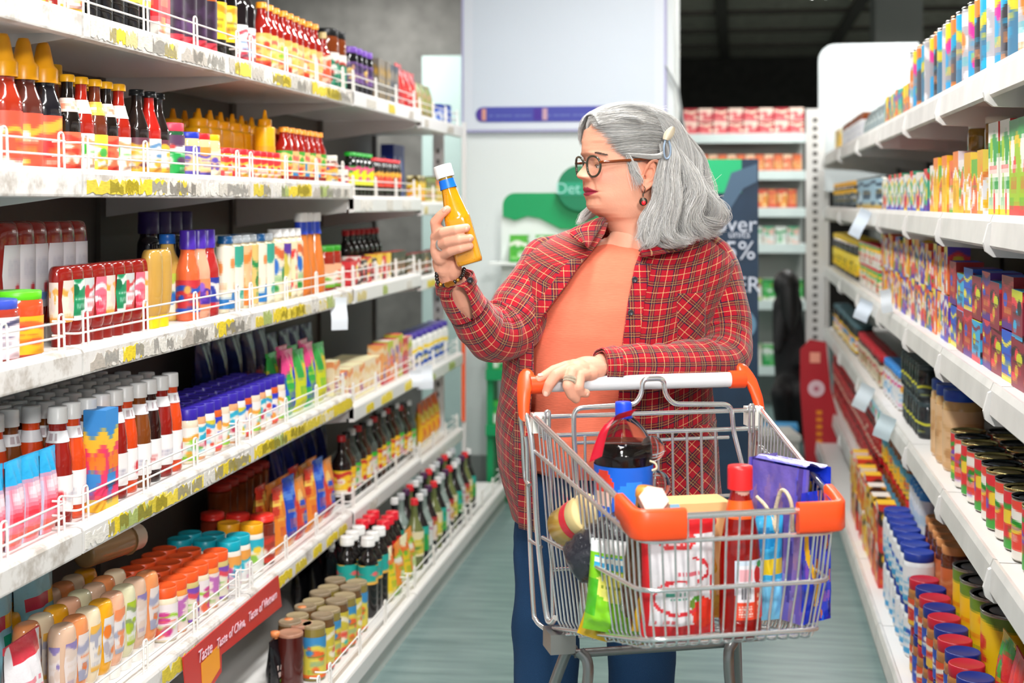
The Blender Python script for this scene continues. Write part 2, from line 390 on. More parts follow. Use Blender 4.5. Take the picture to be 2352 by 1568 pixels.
# right run
for bi in range(7):
    y0, y1 = REDGE[bi]+.004, REDGE[bi+1]-.004; yc = (y0+y1)/2; L = (y1-y0)/2
    t = thing('shelving_bay', 'white metal shelving bay of spreads and tins on the right, ' + NUM[bi] + ' to the viewer', 'shelving', (0, yc, 0), 0, 'right shelving bays')
    obj('back_panel', MB().box((XRBACK, -L, .1), (XRBACK+.02, L, 1.75)).mesh('back_panel', PANEL), t)
    obj('post', MB().box((XRBACK-.012, L-.03, 0), (XRBACK+.02, L+.004, 1.8)).mesh('post', PANEL), t)
    for si in range(6):
        low = si == 5
        zb = .05 if low else RZ[si]; xf = XRB if low else XR
        sh = obj('shelf', MB().box((xf+.006, -L, zb+.028), (XRBACK, L, zb+.062)).mesh('shelf', WHITE), t)
        prof = [(xf+.012, zb+.004), (xf+.002, zb), (xf-.004, zb+.006), (xf, zb+.055), (xf+.006, zb+.07), (xf+.014, zb+.068), (xf+.02, zb+.06)]
        m = MB(); n = len(prof)
        v = [(x, -L, z) for x, z in prof] + [(x, L, z) for x, z in prof]
        m.add(v, [tuple(range(n))[::-1], tuple(range(n, 2*n))] + [((i+1) % n, n+(i+1) % n, n+i, i) for i in range(n)], smooth=False)
        obj('lip', m.mesh('lip', mat('#d9d8d4', .42, mottled=.12)), sh)
        if low: obj('plinth', MB().box((xf+.012, -L, 0), (xf+.03, L, zb)).mesh('plinth', WHITE), sh)
        if not low:
            ol = [(xf-.016, zb+.012), (xf-.012, zb-.006), (xf+.004, zb-.018), (xf+.05, zb-.02), (xf+.2, zb-.03), (XRBACK, zb-.07), (XRBACK, zb+.028), (xf+.02, zb+.028), (xf+.012, zb+.06), (xf-.006, zb+.05)]
            obj('bracket', MB().prism(ol, L-.012, L+.004).xf(Matrix(((1,0,0,0),(0,0,1,0),(0,1,0,0),(0,0,0,1)))).mesh('bracket', WHITE), sh)
pr = slotted('post', 1.98, .11, WHITE, 40); pr.name = 'shelf_post'
q = on_y(1872, 780, 8.72); pr.location = (q.x, 8.72, 0); tag(pr, 'tall slotted white steel post ending the right shelving run', 'post')

# ------------------------------------------------------------------ pillar, poster and stands in the background
a = on_y(1062, 0, 7.2); b = on_y(1548, 0, 7.2)
pl = slab('pillar', (a.x, 7.2, .0), (b.x, 7.9, 3.32), mat('#eef5f4', .6))
obj('trim_base', MB().box((a.x-.01, 7.17, 0), (b.x+.01, 7.2, .12)).mesh('trim_base', mat('#8a8f8c', .6)), pl)
a = on_y(1060, -90, 7.16); b = on_y(1531, 300, 7.16)
po = thing('poster', 'large pale lavender poster board with purple border on white pillar', 'poster', (a.x, 7.16, b.z)); w_ = b.x-a.x; h_ = a.z-b.z
obj('board', MB().box((0, 0, 0), (w_, .03, h_)).mesh('board', mat('#b7b6dd', .5)), po)
obj('sheet', MB().box((.012, -.003, .012), (w_-.012, -.0005, h_-.012)).mesh('sheet', mat('#e4ebf6', .5)), po)
obj('sheet_panel', MB().box((.06, -.005, .09), (w_-.06, -.0032, h_-.06)).mesh('sheet_panel', mat('#dde7f3', .5)), po)
def pill(w, h):
    o = []
    for k in range(9): t = math.pi/2+math.pi*k/8; o.append((h/2+h/2*math.cos(t), h/2+h/2*math.sin(t)))
    for k in range(9): t = -math.pi/2+math.pi*k/8; o.append((w-h/2+h/2*math.cos(t), h/2+h/2*math.sin(t)))
    return o
XZ = Matrix(((1,0,0,0),(0,0,1,0),(0,1,0,0),(0,0,0,1)))
st = obj('strip', MB().prism(pill(w_-.14, .077), -.009, -.0055).xf(XZ).mesh('strip', mat('#4a50b0', .5)), po, (.075, 0, .05))
for k, (x0, x1, c) in enumerate([(0.012, .03, '#5a35a0'), (.033, .055, '#e0a090'), (.30, .34, '#4a2f9e'), (.345, .37, '#cfa6b8'), (.62, .66, '#cfa6b8')]):
    obj('strip_mark', MB().box((x0, -.0115, .008), (x1, -.0092, .068)).mesh('strip_mark', mat(c, .5)), st)
for k in range(26):
    obj('strip_print', MB().box((.07+k*.033, -.0108, .028), (.09+k*.033+.008*(k % 3), -.0092, .036)).mesh('strip_print', mat('#6e7cc4', .5)), st)
# metal flag pole leaning right of the pillar
fp = obj('pole', MB().tube([on_y(1530, 150, 7.1), on_y(1556, 200, 7.1), on_y(1572, 300, 7.1), on_y(1572, 520, 7.1), Vector((on_y(1572, 520, 7.1).x, 7.1, 0.0))], .007, 6).mesh('pole', mat('#9aa0a0', .4, .5)))
tag(fp, 'thin grey bent metal pole beside the poster board', 'pole')

# green display stand against the pillar
G1, G2 = mat('#0a9a5c', .45), mat('#067a45', .45)
YS = 6.78
A = on_y(1128, 0, YS).x; B = on_y(1590, 0, YS).x
zt = on_y(1200, 443, YS).z; zh = on_y(1200, 506, YS).z
ds = thing('display_stand', 'green and white promotional display stand with circular sign behind the woman', 'display stand', (A, YS, 0)); dw = B-A
ol = [(.06, zh+.02)] + [(.06, zt-.06)] + [(.06+.06*(1-math.cos(k*math.pi/12)), zt-.06+.06*math.sin(k*math.pi/12)) for k in range(7)] + [(dw-.05, zt), (dw-.05, zh-.04), (.34, zh-.04), (.24, zh+.01), (.18, zh+.02), (.12, zh+.0)]
obj('header', MB().prism(ol, -.02, .0).xf(XZ).mesh('header', G1), ds)
sgx = on_y(1335, 0, YS).x-A; sgz = on_y(1335, 432, YS).z; R_ = .108
disc = obj('round_sign', MB().lathe([(R_, 0), (R_, .02)], 40).xf(Matrix.Translation((sgx, -.045, sgz)) @ Matrix.Rotation(math.pi/2, 4, 'X')).mesh('round_sign', mat('#0b7d55', .4)), ds)
obj('sign_band', MB().box((sgx-.1, -.068, sgz-.035), (sgx+.1, -.0655, sgz+.028)).mesh('sign_band', mat('#1f9a75', .4)), disc)
lt = obj('lettering', text_mesh('Det', .075, mat('#9adccf', .5)), disc, (sgx-.055, -.070, sgz-.004), (math.pi/2, 0, 0))
obj('back_board', MB().box((.05, 0, .1), (dw-.05, .02, zh+.02)).mesh('back_board', mat('#e6efec', .5)), ds)
obj('side_board', MB().box((.0, -.12, .05), (.03, .02, zh-.62)).mesh('side_board', G1), ds)
obj('base', MB().box((.0, -.14, 0), (dw, .0, on_y(1140, 1105, YS).z)).mesh('base', G2), ds)
for k, yy in enumerate((600, 720, 850, 975)):
    z = on_y(1150, yy, YS).z
    obj('tray', MB().box((.01, -.14, z-.012), (dw-.01, 0, z)).mesh('tray', mat('#e9efec', .45) if k < 2 else G1), ds)
    if k >= 2: obj('tray_front', MB().box((.0, -.152, z-.03), (dw, -.1401, z+.02)).mesh('tray_front', G1), ds)
rg = random.Random(5)
def carton_mesh(w, d, h, seed, base, cols, ms=PRINT, nu=20, nv=24):
    m = MB()
    im = design(seed, base, cols, nu, nv, 1)
    def face(o, e1, e2, img):
        P = [[(o[0]+e1[0]*i/nu+e2[0]*j/nv, o[1]+e1[1]*i/nu+e2[1]*j/nv, o[2]+e1[2]*i/nu+e2[2]*j/nv) for i in range(nu+1)] for j in range(nv+1)]
        m.grid(P, img, smooth=False)
    x, y = w/2, d/2
    face((-x,-y,0), (w,0,0), (0,0,h), im); face((x,y,0), (-w,0,0), (0,0,h), im)
    face((x,-y,0), (0,d,0), (0,0,h), design(seed+1, base, cols, nu, nv, 1)); face((-x,y,0), (0,-d,0), (0,0,h), im)
    m.add([(-x,-y,h),(x,-y,h),(x,y,h),(-x,y,h)], [(0,1,2,3)], srgb(cols[0]), None, 0, False)
    m.add([(-x,-y,0),(x,-y,0),(x,y,0),(-x,y,0)], [(3,2,1,0)], srgb(base), None, 0, False)
    return m.mesh('carton', ms)
gm = [carton_mesh(.085, .06, .13, s_, c, cc) for s_, c, cc in ((1, '#53b83a', ['#e9f2e4', '#0d8f58', '#2aa02a']), (2, '#3fae2d', ['#f0f4ee', '#12945e', '#7fd06a']), (3, '#e9efe8', ['#35a83a', '#0d8f58', '#46b84a']))]
ri = 0
for k, yy in enumerate((600, 720, 850, 975)):
    z = on_y(1150, yy, YS).z
    for i in range(4 if k else 3):
        xx = .1 + i*.125 + (.05 if k == 0 else 0)
        if k >= 2: xx = .07 + i*.11
        o = obj('carton', gm[(i+k) % 3] if k < 2 else gm[2], None, (A+xx, YS-.075, z+.0005))
        tag(o, f'green and white carton, {ORD[i]} from the left on {["top", "second", "third", "lowest"][k]} tray of display stand', 'carton', 'cartons on the green display stand')
# navy banner stand
YB = 6.4
a = on_y(1604, 366, YB); b = on_y(1742, 1165, YB); bw = b.x-a.x
bn = thing('banner', 'tall navy advertising banner with green top and white lettering behind the woman', 'banner', (a.x, YB, 0))
bp = obj('banner_sheet', MB().box((0, 0, .04), (bw, .012, a.z)).mesh('banner_sheet', mat('#12304a', .5, mottled=.2)), bn)
obj('green_panel', MB().box((.0, -.002, a.z-.15), (bw*.72, -.0003, a.z)).mesh('green_panel', mat('#16b374', .5)), bn)
obj('pale_panel', MB().prism([(bw*.75, a.z-.13), (bw*.35, a.z-.3), (bw*.2, a.z-.32), (bw*.55, a.z-.06), (bw*.98, a.z-.02), (bw*.98, a.z-.1)], -.0035, -.0023).xf(XZ).mesh('pale_panel', mat('#46627c', .5)), bn)
obj('round_panel', MB().lathe([(.07, 0), (.07, .001)], 28).xf(Matrix.Translation((bw*.7, -.0012, on_y(1720, 745, YB).z)) @ Matrix.Rotation(math.pi/2, 4, 'X')).mesh('round_panel', mat('#5f87a3', .5)), bn)
obj('base', MB().box((-.02, -.1, 0), (bw+.02, .1, .045)).mesh('base', mat('#777777', .4, .7)), bn)
LW = mat('#c9d2e2', .5)
for txt, px, py, size in (('over', 1690, 516, .1), ('units', 1698, 538, .05), ('5%', 1700, 577, .115), ('OFFER', 1672, 655, .1)):
    q = on_y(px, py, YB); obj('lettering', text_mesh(txt, size, LW), bn, (q.x-a.x, -.004, q.z), (math.pi/2, 0, 0))
# far shelf rack facing the aisle
YF = 10.0
fa = on_y(1500, 0, YF).x; fb = on_y(1850, 0, YF).x
fr = thing('far_shelving', 'white shelving rack across the far end of the aisle', 'shelving', ((fa+fb)/2, YF, 0)); hw = (fb-fa)/2
obj('back_panel', MB().box((-hw, .34, 0), (hw, .36, 1.92)).mesh('back_panel', mat('#9aa09c', .6)), fr)
FZ = [on_y(1700, yy, YF).z for yy in (308, 393, 478, 560, 690, 840)]
for k, z in enumerate(FZ):
    s_ = obj('shelf', MB().box((-hw, 0, z-.03), (hw, .34, z)).mesh('shelf', WHITE), fr)
    obj('lip', MB().box((-hw, -.012, z-.06), (hw, -.0005, z+.004)).mesh('lip', mat('#d5e4e2', .45)), s_)
far_sets = [(.10, .09, [('#cf3f4c', ['#f0d0c0', '#b81f30', '#e88a90']), ('#c9323f', ['#f3e3c8', '#a81828', '#dd7078'])], 2, 'red printed box'),
            (.06, .115, [('#e08a5e', ['#d8593c', '#f2c8a4', '#c44434']), ('#e9a05a', ['#dd6a3a', '#f3d9b6', '#c84b38'])], 1, 'orange labelled pack'),
            (.062, .13, [('#e88f48', ['#e0653a', '#f4c9a0', '#d2483a']), ('#e9a23e', ['#e06a36', '#f7dca8', '#d8522f'])], 1, 'orange and cream pack'),
            (.08, .12, [('#dfe6df', ['#4aa66a', '#e6efe8', '#9cc8b0']), ('#e3e7e4', ['#5db58a', '#c9d8d0', '#e8b8a8'])], 1, 'white and green pack'),
            (.09, .15, [('#3fae52', ['#e8eee6', '#8fb827', '#1f8a3f']), ('#e8e4dd', ['#c95a48', '#46a850', '#9fc434'])], 1, 'green and white pouch'),
            (.09, .15, [('#1f9c4c', ['#dfe8e0', '#0f7d3a', '#66b86a']), ('#d9ddd0', ['#3fa25a', '#b5b89a', '#e3e6da'])], 1, 'green household pack')]
for k, z in enumerate(FZ):
    w, h, cs, lay, dsc = far_sets[k]
    ms = [carton_mesh(w*.96, .1, h, 40+k*3+i, c, cc) for i, (c, cc) in enumerate(cs)]
    n = int(2*hw/(w+.004)); cnt = 0
    for l in range(lay):
        for i in range(n):
            x = fa+w/2+.002+i*(w+.004)
            if i < n*.18: continue
            cnt_i = i-math.ceil(n*.18)
            o = obj('carton', ms[(i+l) % 2], None, (x, YF+.07, z+.0005+l*(h+.001)))
            tag(o, f'{dsc}, {ORD[cnt_i]}-from-left, ' + (['lower row, ', 'upper row, '][l] if lay > 1 else '') + f'{SHELFN[k]} shelf of the far rack', 'carton', f'{dsc}s on the far rack')
# white rounded header board above the end of the right run
a = on_y(1880, 345, 8.8); b = on_y(2110, 98, 8.8); ww = b.x-a.x; hh = b.z-a.z
ol = [(0, -.25), (ww, -.25), (ww, hh)] + [(.1*(1-math.sin(t)), hh-.1+.1*math.cos(t)) for t in [k*math.pi/16 for k in range(9)]]
hb = obj('header_board', MB().prism(ol, 0, .03).xf(XZ).mesh('header_board', mat('#ccd4d6', .5)), None, (a.x, 8.8, a.z)); tag(hb, 'white round-cornered header board above the right shelving end', 'board')
for xx in (.05, ww-.05): obj('support', MB().box((xx-.015, .031, -a.z), (xx+.015, .05, .1)).mesh('support', WHITE), hb)
# pale column rising behind the right run
cc_ = on_y(2010, 0, 12.5); cd_ = on_y(2120, 0, 12.5)
slab('column', (cc_.x, 12.5, 0), (cd_.x, 13, 3.32), mat('#7d7f7b', .7))
# red promotion panel on the end of the right run
a = on_y(1838, 1075, 7.9); b = on_y(1912, 780, 7.9); ww = b.x-a.x
rp = thing('promotion_panel', 'slanted red cardboard promotion panel with round white emblem by right shelves', 'sign', (a.x, 7.9, a.z))
hh = b.z-a.z
ol = [(.03, 0), (ww+.1, 0), (ww*.95, hh*.62), (ww*.8, hh*.98), (ww*.3, hh), (0, hh*.92), (0, hh*.62)]
obj('panel', MB().prism(ol, 0, .012).xf(XZ).mesh('panel', mat('#b3202b', .45)), rp)
obj('emblem', MB().lathe([(.045, 0), (.045, .003)], 24).xf(Matrix.Translation((ww*.5, -.0003, hh*.62)) @ Matrix.Rotation(math.pi/2, 4, 'X')).mesh('emblem', mat('#e0c3cc', .5)), rp)
obj('emblem_dot', MB().lathe([(.014, 0), (.014, .002)], 12).xf(Matrix.Translation((ww*.5, -.0035, hh*.62)) @ Matrix.Rotation(math.pi/2, 4, 'X')).mesh('emblem_dot', mat('#c06a7c', .5)), rp)
obj('emblem_print', MB().box((ww*.3, -.003, hh*.82), (ww*.62, -.0003, hh*.9)).mesh('emblem_print', mat('#f2a08a', .5)), rp)
for k in range(7):
    obj('print_mark', MB().box((ww*.5, -.003, hh*(.42-.055*k)), (ww*.68, -.0003, hh*(.42-.055*k)+.022)).mesh('print_mark', mat('#e88a1e', .5)), rp)
# floor clutter beside the banner
b1 = obj('storage_box', MB().box((-.09, -.09, 0), (.09, .09, .16)).box((-.1, -.1, .161), (.1, .1, .185)).mesh('storage_box', mat('#3c93c9', .45)), None, tuple(W(1790, 1030, 7.9)[:2])+(0,)); tag(b1, 'small blue lidded storage box on the floor near the far shelves', 'box')
b2 = thing('ledge_box', 'long pale grey box on the floor behind the trolley', 'box', tuple(W(1690, 1080, 7.4)[:2])+(0,), TH)
obj('body', MB().box((-.3, -.14, 0), (.3, .14, .2)).mesh('body', mat('#b9bcb6', .5, mottled=.15)), b2); obj('lid', MB().box((-.31, -.15, .201), (.31, .15, .23)).mesh('lid', mat('#cfd1cb', .5)), b2)
# ------------------------------------------------------------------ product kinds
class Kind: pass
def kind(name, cat, desc, parts, rx, ry, H):
    k = Kind(); k.name, k.cat, k.desc, k.parts, k.rx, k.ry, k.H = name, cat, desc, parts, rx, ry, H; return k
def put(k, loc, rz, label, group=None, rot=None):
    if len(k.parts) == 1:
        ps = k.parts
        if hasattr(k, 'alt') and random.random() < .6: ps = random.choice(k.alt)
        o = obj(k.name, ps[0][1]); o.location = loc; o.rotation_euler = rot or (0, 0, rz); return tag(o, label, k.cat, group)
    t = thing(k.name, label, k.cat, loc, rz, group)
    if rot: t.rotation_euler = rot
    for pn, me in k.parts: obj(pn, me, t)
    return t
def ordn(i):
    if i < 20: return ORD[i]
    return {2: 'twenty-', 3: 'thirty-', 4: 'forty-'}[(i+1)//10] + ORD[(i+1) % 10 - 1] if (i+1) % 10 else {3: 'thirtieth', 4: 'fortieth'}[(i+1)//10]
def smooth_prof(pts, n=4):
    P = catmull([(r, 0, z) for r, z in pts], n); return [(max(1e-4, p.x), p.z) for p in P]
def bottle(desc, H, R, cap, body, img=None, lab=(.12, .5), shoulder=.58, neck=.4, cap_h=.1, style='flat', sy=1.0, neckband=None, name='sauce_bottle', cat='bottle', rough=.12, seg=18, capr=1.22, img2=None, lab2=(.62, .74), nozz=.95):
    nr = R*neck; zc = H*(1-cap_h)
    prof = [(R*.55, 0), (R*.93, .0), (R, .03*H)] + [(R, shoulder*H*.98)] + smooth_prof([(R, shoulder*H), (R*.9+nr*.1, shoulder*H+.06*H), (nr*1.25, shoulder*H+(zc-shoulder*H)*.55), (nr, shoulder*H+(zc-shoulder*H)*.8), (nr, zc)])
    ps = [('body', MB().lathe(prof, seg, sy).mesh('body', mat(body, rough, coat=.5)))]
    cr = nr*capr
    if style == 'cone':
        cp = [(cr*1.3, zc-.01*H), (cr*1.3, zc+.3*cap_h*H), (cr*1.22, zc+.34*cap_h*H), (cr*nozz, zc+.42*cap_h*H), (cr*nozz*.62, H*.97), (cr*nozz*.45, H), (.0001, H)]
    elif style == 'dome':
        cp = [(cr, zc-.01*H), (cr, H*.975), (cr*.85, H*.995), (.0001, H)]
    else:
        cp = [(cr, zc-.01*H), (cr, zc+.4*cap_h*H), (cr*.98, zc+.42*cap_h*H), (cr*.98, H*.985), (cr*.93, H), (.0001, H)]
    ps.append(('cap', MB().lathe(cp, seg, sy if sy > .8 else .9).mesh('cap', mat(cap, .32))))
    if img is not None:
        e = .0009
        ps.append(('label', MB().lathe([(R+e, H*(lab[0]+(lab[1]-lab[0])*j/26)) for j in range(27)], 72, sy if sy == 1 else (R*sy+e)/(R+e), img=img, cap0=False, cap1=False).mesh('label', PRINT)))
    if neckband:
        ps.append(('neck_band', MB().lathe([(nr*1.3, H*.74), (nr*1.12, H*.8), (nr*1.07, zc-.012*H)], seg, sy, cap0=False, cap1=False).mesh('neck_band', mat(neckband, .4))))
    if img2 is not None:
        zz = [lab2[0]+(lab2[1]-lab2[0])*j/5 for j in range(6)]
        def rad(z):
            for (r0, z0), (r1, z1) in zip(prof[:-1], prof[1:]):
                if z0 <= z*H <= z1 and z1 > z0: return r0+(r1-r0)*(z*H-z0)/(z1-z0)
            return nr
        ps.append(('neck_label', MB().lathe([(rad(z)+.0009, z*H) for z in zz], 30, sy, img=img2, cap0=False, cap1=False).mesh('neck_label', PRINT)))
    return kind(name, cat, desc, ps, R*sy if sy < 1 else R, R, H)
def jar(desc, H, R, lid, body, img=None, lab=(.12, .66), lid_h=.16, name='jar', rough=.12, waist=False, neck=.86):
    zc = H*(1-lid_h)
    prof = [(R*.6, 0), (R*.94, 0), (R, .04*H), (R, H*.7) if not waist else (R*.93, H*.35), (R, H*.71), (R*.97, zc-.05*H), (R*neck, zc-.015*H), (R*neck, zc)]
    ps = [('body', MB().lathe(prof, 20).mesh('body', mat(body, rough, coat=.4)))]
    ps.append(('lid', MB().lathe([(R*.93, zc-.004), (R*.95, zc), (R*.95, H*.985), (R*.9, H), (R*.86, H*.994), (.0001, H*.994)], 22).mesh('lid', mat(lid, .35))))
    if img is not None:
        ps.append(('label', MB().lathe([(R+.0009, H*(lab[0]+(lab[1]-lab[0])*j/24)) for j in range(25)], 66, img=img, cap0=False, cap1=False).mesh('label', PRINT)))
    return kind(name, 'jar', desc, ps, R, R, H)
def squeezer(desc, H, R, cap, body, img=None, flat=.58, name='squeeze_bottle', cap_h=.14):
    """bottle standing on its wide cap, rounded top"""
    zc = H*cap_h
    prof = smooth_prof([(R*.55, zc), (R*.78, zc+.06*H), (R*.97, H*.4), (R, H*.62), (R*.98, H*.86), (R*.86, H*.96), (R*.6, H*.995), (.0005, H)], 3)
    ps = [('body', MB().lathe(prof, 20, flat).mesh('body', mat(body, .16, coat=.4)))]
    ps.append(('cap', MB().lathe([(R*.66, 0), (R*.66, zc*.9), (R*.6, zc+.004)], 20, max(flat, .75)).mesh('cap', mat(cap, .35))))
    if img is not None:                      # shaped front and back label
        m = MB(); nu, nv = 26, 34
        for sgn in (1, -1):
            P = []
            for j in range(nv+1):
                z = H*(.3+.52*j/nv)
                r = np.interp(z, [p[1] for p in prof], [p[0] for p in prof])+.001
                P.append([(math.cos(t)*r*1.0, math.sin(t)*r*flat, z) for t in [sgn*(math.pi/2)+(i/nu-.5)*1.7*(1-.35*abs(j/nv-.55)) for i in range(nu+1)]])
            m.grid(P, img)
        # narrow side labels so that the print is seen edge-on too
        for sgn in (0, math.pi):
            P = []
            for j in range(nv+1):
                z = H*(.3+.5*j/nv); r = np.interp(z, [p[1] for p in prof], [p[0] for p in prof])+.001
                P.append([(math.cos(t)*r, math.sin(t)*r*flat, z) for t in [sgn+(i/nu-.5)*.9 for i in range(nu+1)]])
            m.grid(P, img)
        ps.append(('label', m.mesh('label', PRINT)))
    return kind(name, 'bottle', desc, ps, R, R*flat, H)
def tin(desc, H, R, img, lid='#8d8b86', name='tin', lidmetal=.9):
    ps = [('body', MB().lathe([(R*.97, .003), (R, .004), (R, H-.005), (R*.97, H-.004)], 26, img=None, cap0=True).mesh('body', mat('#b9b4a8', .3, .8)))]
    ps.append(('label', MB().lathe([(R+.0008, .006+(H-.014)*j/34) for j in range(35)], 72, img=img, cap0=False, cap1=False).mesh('label', PRINT)))
    ps.append(('lid', MB().lathe([(R*1.02, H-.004), (R*1.03, H), (R*.97, H+.0005), (R*.93, H-.004), (R*.7, H-.004), (R*.66, H-.003), (.0001, H-.003)], 26).mesh('lid', mat(lid, .22, lidmetal))))
    return kind(name, 'tin', desc, ps, R, R, H)
def carton(desc, w, d, h, seed, base, cols, name='carton', ms=PRINT):
    k = kind(name, 'carton', desc, [('body', carton_mesh(w, d, h, seed, base, cols, ms))], d/2, w/2, h)
    k.alt = [[('body', carton_mesh(w, d, h*f, seed+700+i, base if i else cols[0], (cols if i else cols[1:]+[base]), ms))] for i, f in enumerate((.97, 1.03))]
    return k
def pouch(desc, w, h, d, img, name='pouch', spout=None, lean=0.0, ms=None):
    nu, nv = 16, 22; m = MB()
    for sgn in (-1, 1):
        P = []
        for j in range(nv+1):
            v = j/nv; row = []
            wid = w*(1-.06*math.sin(math.pi*min(1, v*1.2)))
            for i in range(nu+1):
                u = i/nu; b = max(0, math.sin(math.pi*u))**.6*(max(0, 1-v**3))**.9*min(1, .35+v*4)
                wr = .0035*math.sin(u*17+v*9+sgn)*min(1, v*3)*(1 if v < .93 else .2)
                row.append(((u-.5)*wid, sgn*(d/2*b+.0012)+wr*b+lean*h*v, v*h))
            P.append(row)
        m.grid(P, img if sgn < 0 else img[:, ::-1], flip=(sgn > 0))
    ps = [('film', m.mesh('film', ms or FOIL))]
    ps.append(('seal', MB().box((-w*.5, -.0016+lean*h*.93, h*.935), (w*.5, .0016+lean*h*.93, h*1.0)).mesh('seal', mat(tuple(img[-1, nu//2 % img.shape[1]]), .3))))
    if spout: ps.append(('spout', MB().lathe([(.008, h*.98), (.008, h*1.02), (.0125, h*1.02), (.0125, h*1.11), (.0001, h*1.112)], 12).mesh('spout', mat(spout, .35))))
    return kind(name, 'pouch', desc, ps, d/2, w/2, h)
def D(seed, base, *cols, nu=42, nv=24, rep=3): return design(seed, base, list(cols), nu, nv, rep)
def FD(seed, base, *cols): return design(seed, base, list(cols), 24, 24, 1)

PLACE = ['top', 'second', 'third', 'fourth', 'fifth', 'bottom']
def run(kinds, side, si, pa, pb, rows=1, inset=0.0, gap=.006, layers=1, jit=.0, place=None, extra=''):
    """a row of products along a shelf; the bearings pa..pb are where its front edge begins and ends"""
    kinds = kinds if isinstance(kinds, list) else [kinds]
    rx = max(k.rx for k in kinds)
    left = side == 'L'
    xf = (XLB if si == 5 else XL)-.05-inset if left else (XRB if si == 5 else XR)+.045+inset
    ya, yb = sorted((on_x(pa, xf), on_x(pb, xf)))
    ya, yb = max(ya, (LEDGE if left else REDGE)[0]+.02), min(yb, (LEDGE if left else REDGE)[-1]-.02)
    y = ya; i = 0; items = []
    while True:
        k = kinds[i % len(kinds)]
        if y+2*k.ry > min(yb+.35*k.ry, (LEDGE if left else REDGE)[-1]-.005): break
        items.append((k, y+k.ry)); y += 2*k.ry+gap; i += 1
    if not items and kinds: items = [(kinds[0], (ya+yb)/2)]
    N = len(items); rowname = ['front', 'second', 'third', 'fourth', 'fifth']
    for q, (k, yy) in enumerate(items):
        idx = q if left else N-1-q
        for r in range(rows):
            hid = kinds[(q+r) % len(kinds)] if len(kinds) > 1 else k
            for l in range(layers):
                kk = hid if abs(hid.ry-k.ry) < .003 else k
                x = xf-(k.rx+(2*rx+.003)*r) if left else xf+(k.rx+(2*rx+.003)*r)
                if left:
                    if si == 5: z = .062+.0475
                    else:
                        z = LZ[si]+.0475
                        if si in (1, 3) and yy > LEDGE[3]: z -= .045
                        if yy > LEDGE[4]: z -= .02
                else: z = (.05 if si == 5 else RZ[si])+.0625
                z += l*(kk.H+.0005)
                lab = kk.desc + f', {ordn(idx)}-from-left'
                if rows > 1: lab += f', {rowname[r]} row'
                if layers > 1: lab += [', lower', ', upper', ', topmost'][l]
                lab += f', {extra}{PLACE[si]} {"left" if left else "right"} shelf'
                rz = (math.pi/2 if left else -math.pi/2)+(random.uniform(-3, 3) if abs(kk.rx-kk.ry) < 1e-6 and kk.cat in ('bottle', 'jar', 'tin') else random.uniform(-1, 1)*(.05 if kk.cat == 'pouch' else .03))
                x += (-1 if left else 1)*random.uniform(0, .006)
                put(kk, (x, yy, z), rz, lab, f'{kk.name.replace("_", " ")}s on the {PLACE[si]} {"left" if left else "right"} shelf')
# colours used again and again
KET = '#9c1f16'; DKRED = '#7c1710'; BROWN = '#4a1c10'; BLACKS = '#1a1210'; MAYO = '#ece0c2'; YEL = '#f2b40e'; ORG = '#f08a24'
# ---------------------------------------------------------------- left, top shelf
kA = jar('dark sauce jar with bright label', .13, .036, '#1e8a3a', '#17110f', D(1, '#e8e3da', '#b02a2a', '#2a8a3c', '#e8c83a'))
kB = bottle('black based bottle with floral label', .27, .032, '#2a6fc0', '#120f10', D(2, '#e9e2d6', '#c93a3a', '#7aa83a', '#e9c84a', '#3a6fc0'), (.28, .75))
kC = carton('tall red and white carton', .07, .06, .3, 3, '#e8404a', ['#f5ede4', '#d8202e', '#f2c27a'])
kD = bottle('amber bottle with dark plum label', .29, .032, '#f0a832', '#b05a2a', D(4, '#2a1a2c', '#5a3a66', '#3a2440', '#d83a4a'), (.04, .5))
kE = bottle('dark soy bottle with yellow label', .28, .036, '#14100f', '#15100f', D(5, '#f0c62a', '#3a3226', '#f6e08a', '#c98a1a'), (.2, .55), shoulder=.6)
kF = bottle('dark bottle with blue and white label', .27, .034, '#3a2a8c', '#1c1518', D(6, '#e3e3e6', '#3a6fc0', '#c93a4a', '#8a9ab8'), (.05, .42))
run(kA, 'L', 0, 40, 205); run(kB, 'L', 0, 208, 362); run(kC, 'L', 0, 366, 412); run(kD, 'L', 0, 414, 508); run(kE, 'L', 0, 510, 556); run(kF, 'L', 0, 558, 606)
pc = obj('price_card', MB().box((-.001, -.03, 0), (.001, .03, .24)).mesh('price_card', mat('#d9dade', .6)), None, (XL-.09, on_x(612, XL-.09), LZ[0]+.048), (0, 0, .5)); tag(pc, 'upright white price card between bottles on the top left shelf', 'card')
kK = [bottle('red ketchup bottle with orange cap', .205, .029, '#f39a1e', KET, D(10+i, *c), (.1, .56), shoulder=.6, neck=.46, cap_h=.075, sy=1) for i, c in enumerate([('#f0b45a', '#e9e2d0', '#d8402a', '#f4d08a'), ('#e9c46a', '#6fae2a', '#e86a5a', '#f0e0c0'), ('#eeb070', '#e8544a', '#8abf2e', '#f5dca0')])]
run(kK, 'L', 0, 616, 752)
kG = bottle('red sauce bottle with orange label', .19, .027, '#c9b27a', KET, D(15, '#e85a3a', '#f0b8a0', '#d8402a', '#f2dcc8'), (.12, .6)); run(kG, 'L', 0, 754, 770)
kH = jar('tall jar with black lid and green label', .215, .045, '#16181a', '#7c3a1a', D(16, '#0f7d5a', '#e8e4dc', '#b8302a', '#0f7d5a'), (.08, .62), .1); run(kH, 'L', 0, 772, 814)
kI = jar('dark jar with purple lid', .18, .032, '#7a52b4', '#1c1a1e', D(17, '#6a4a86', '#d8b45a', '#3a2a52', '#c89a7a'), (.3, .7), .1); run(kI, 'L', 0, 818, 868)
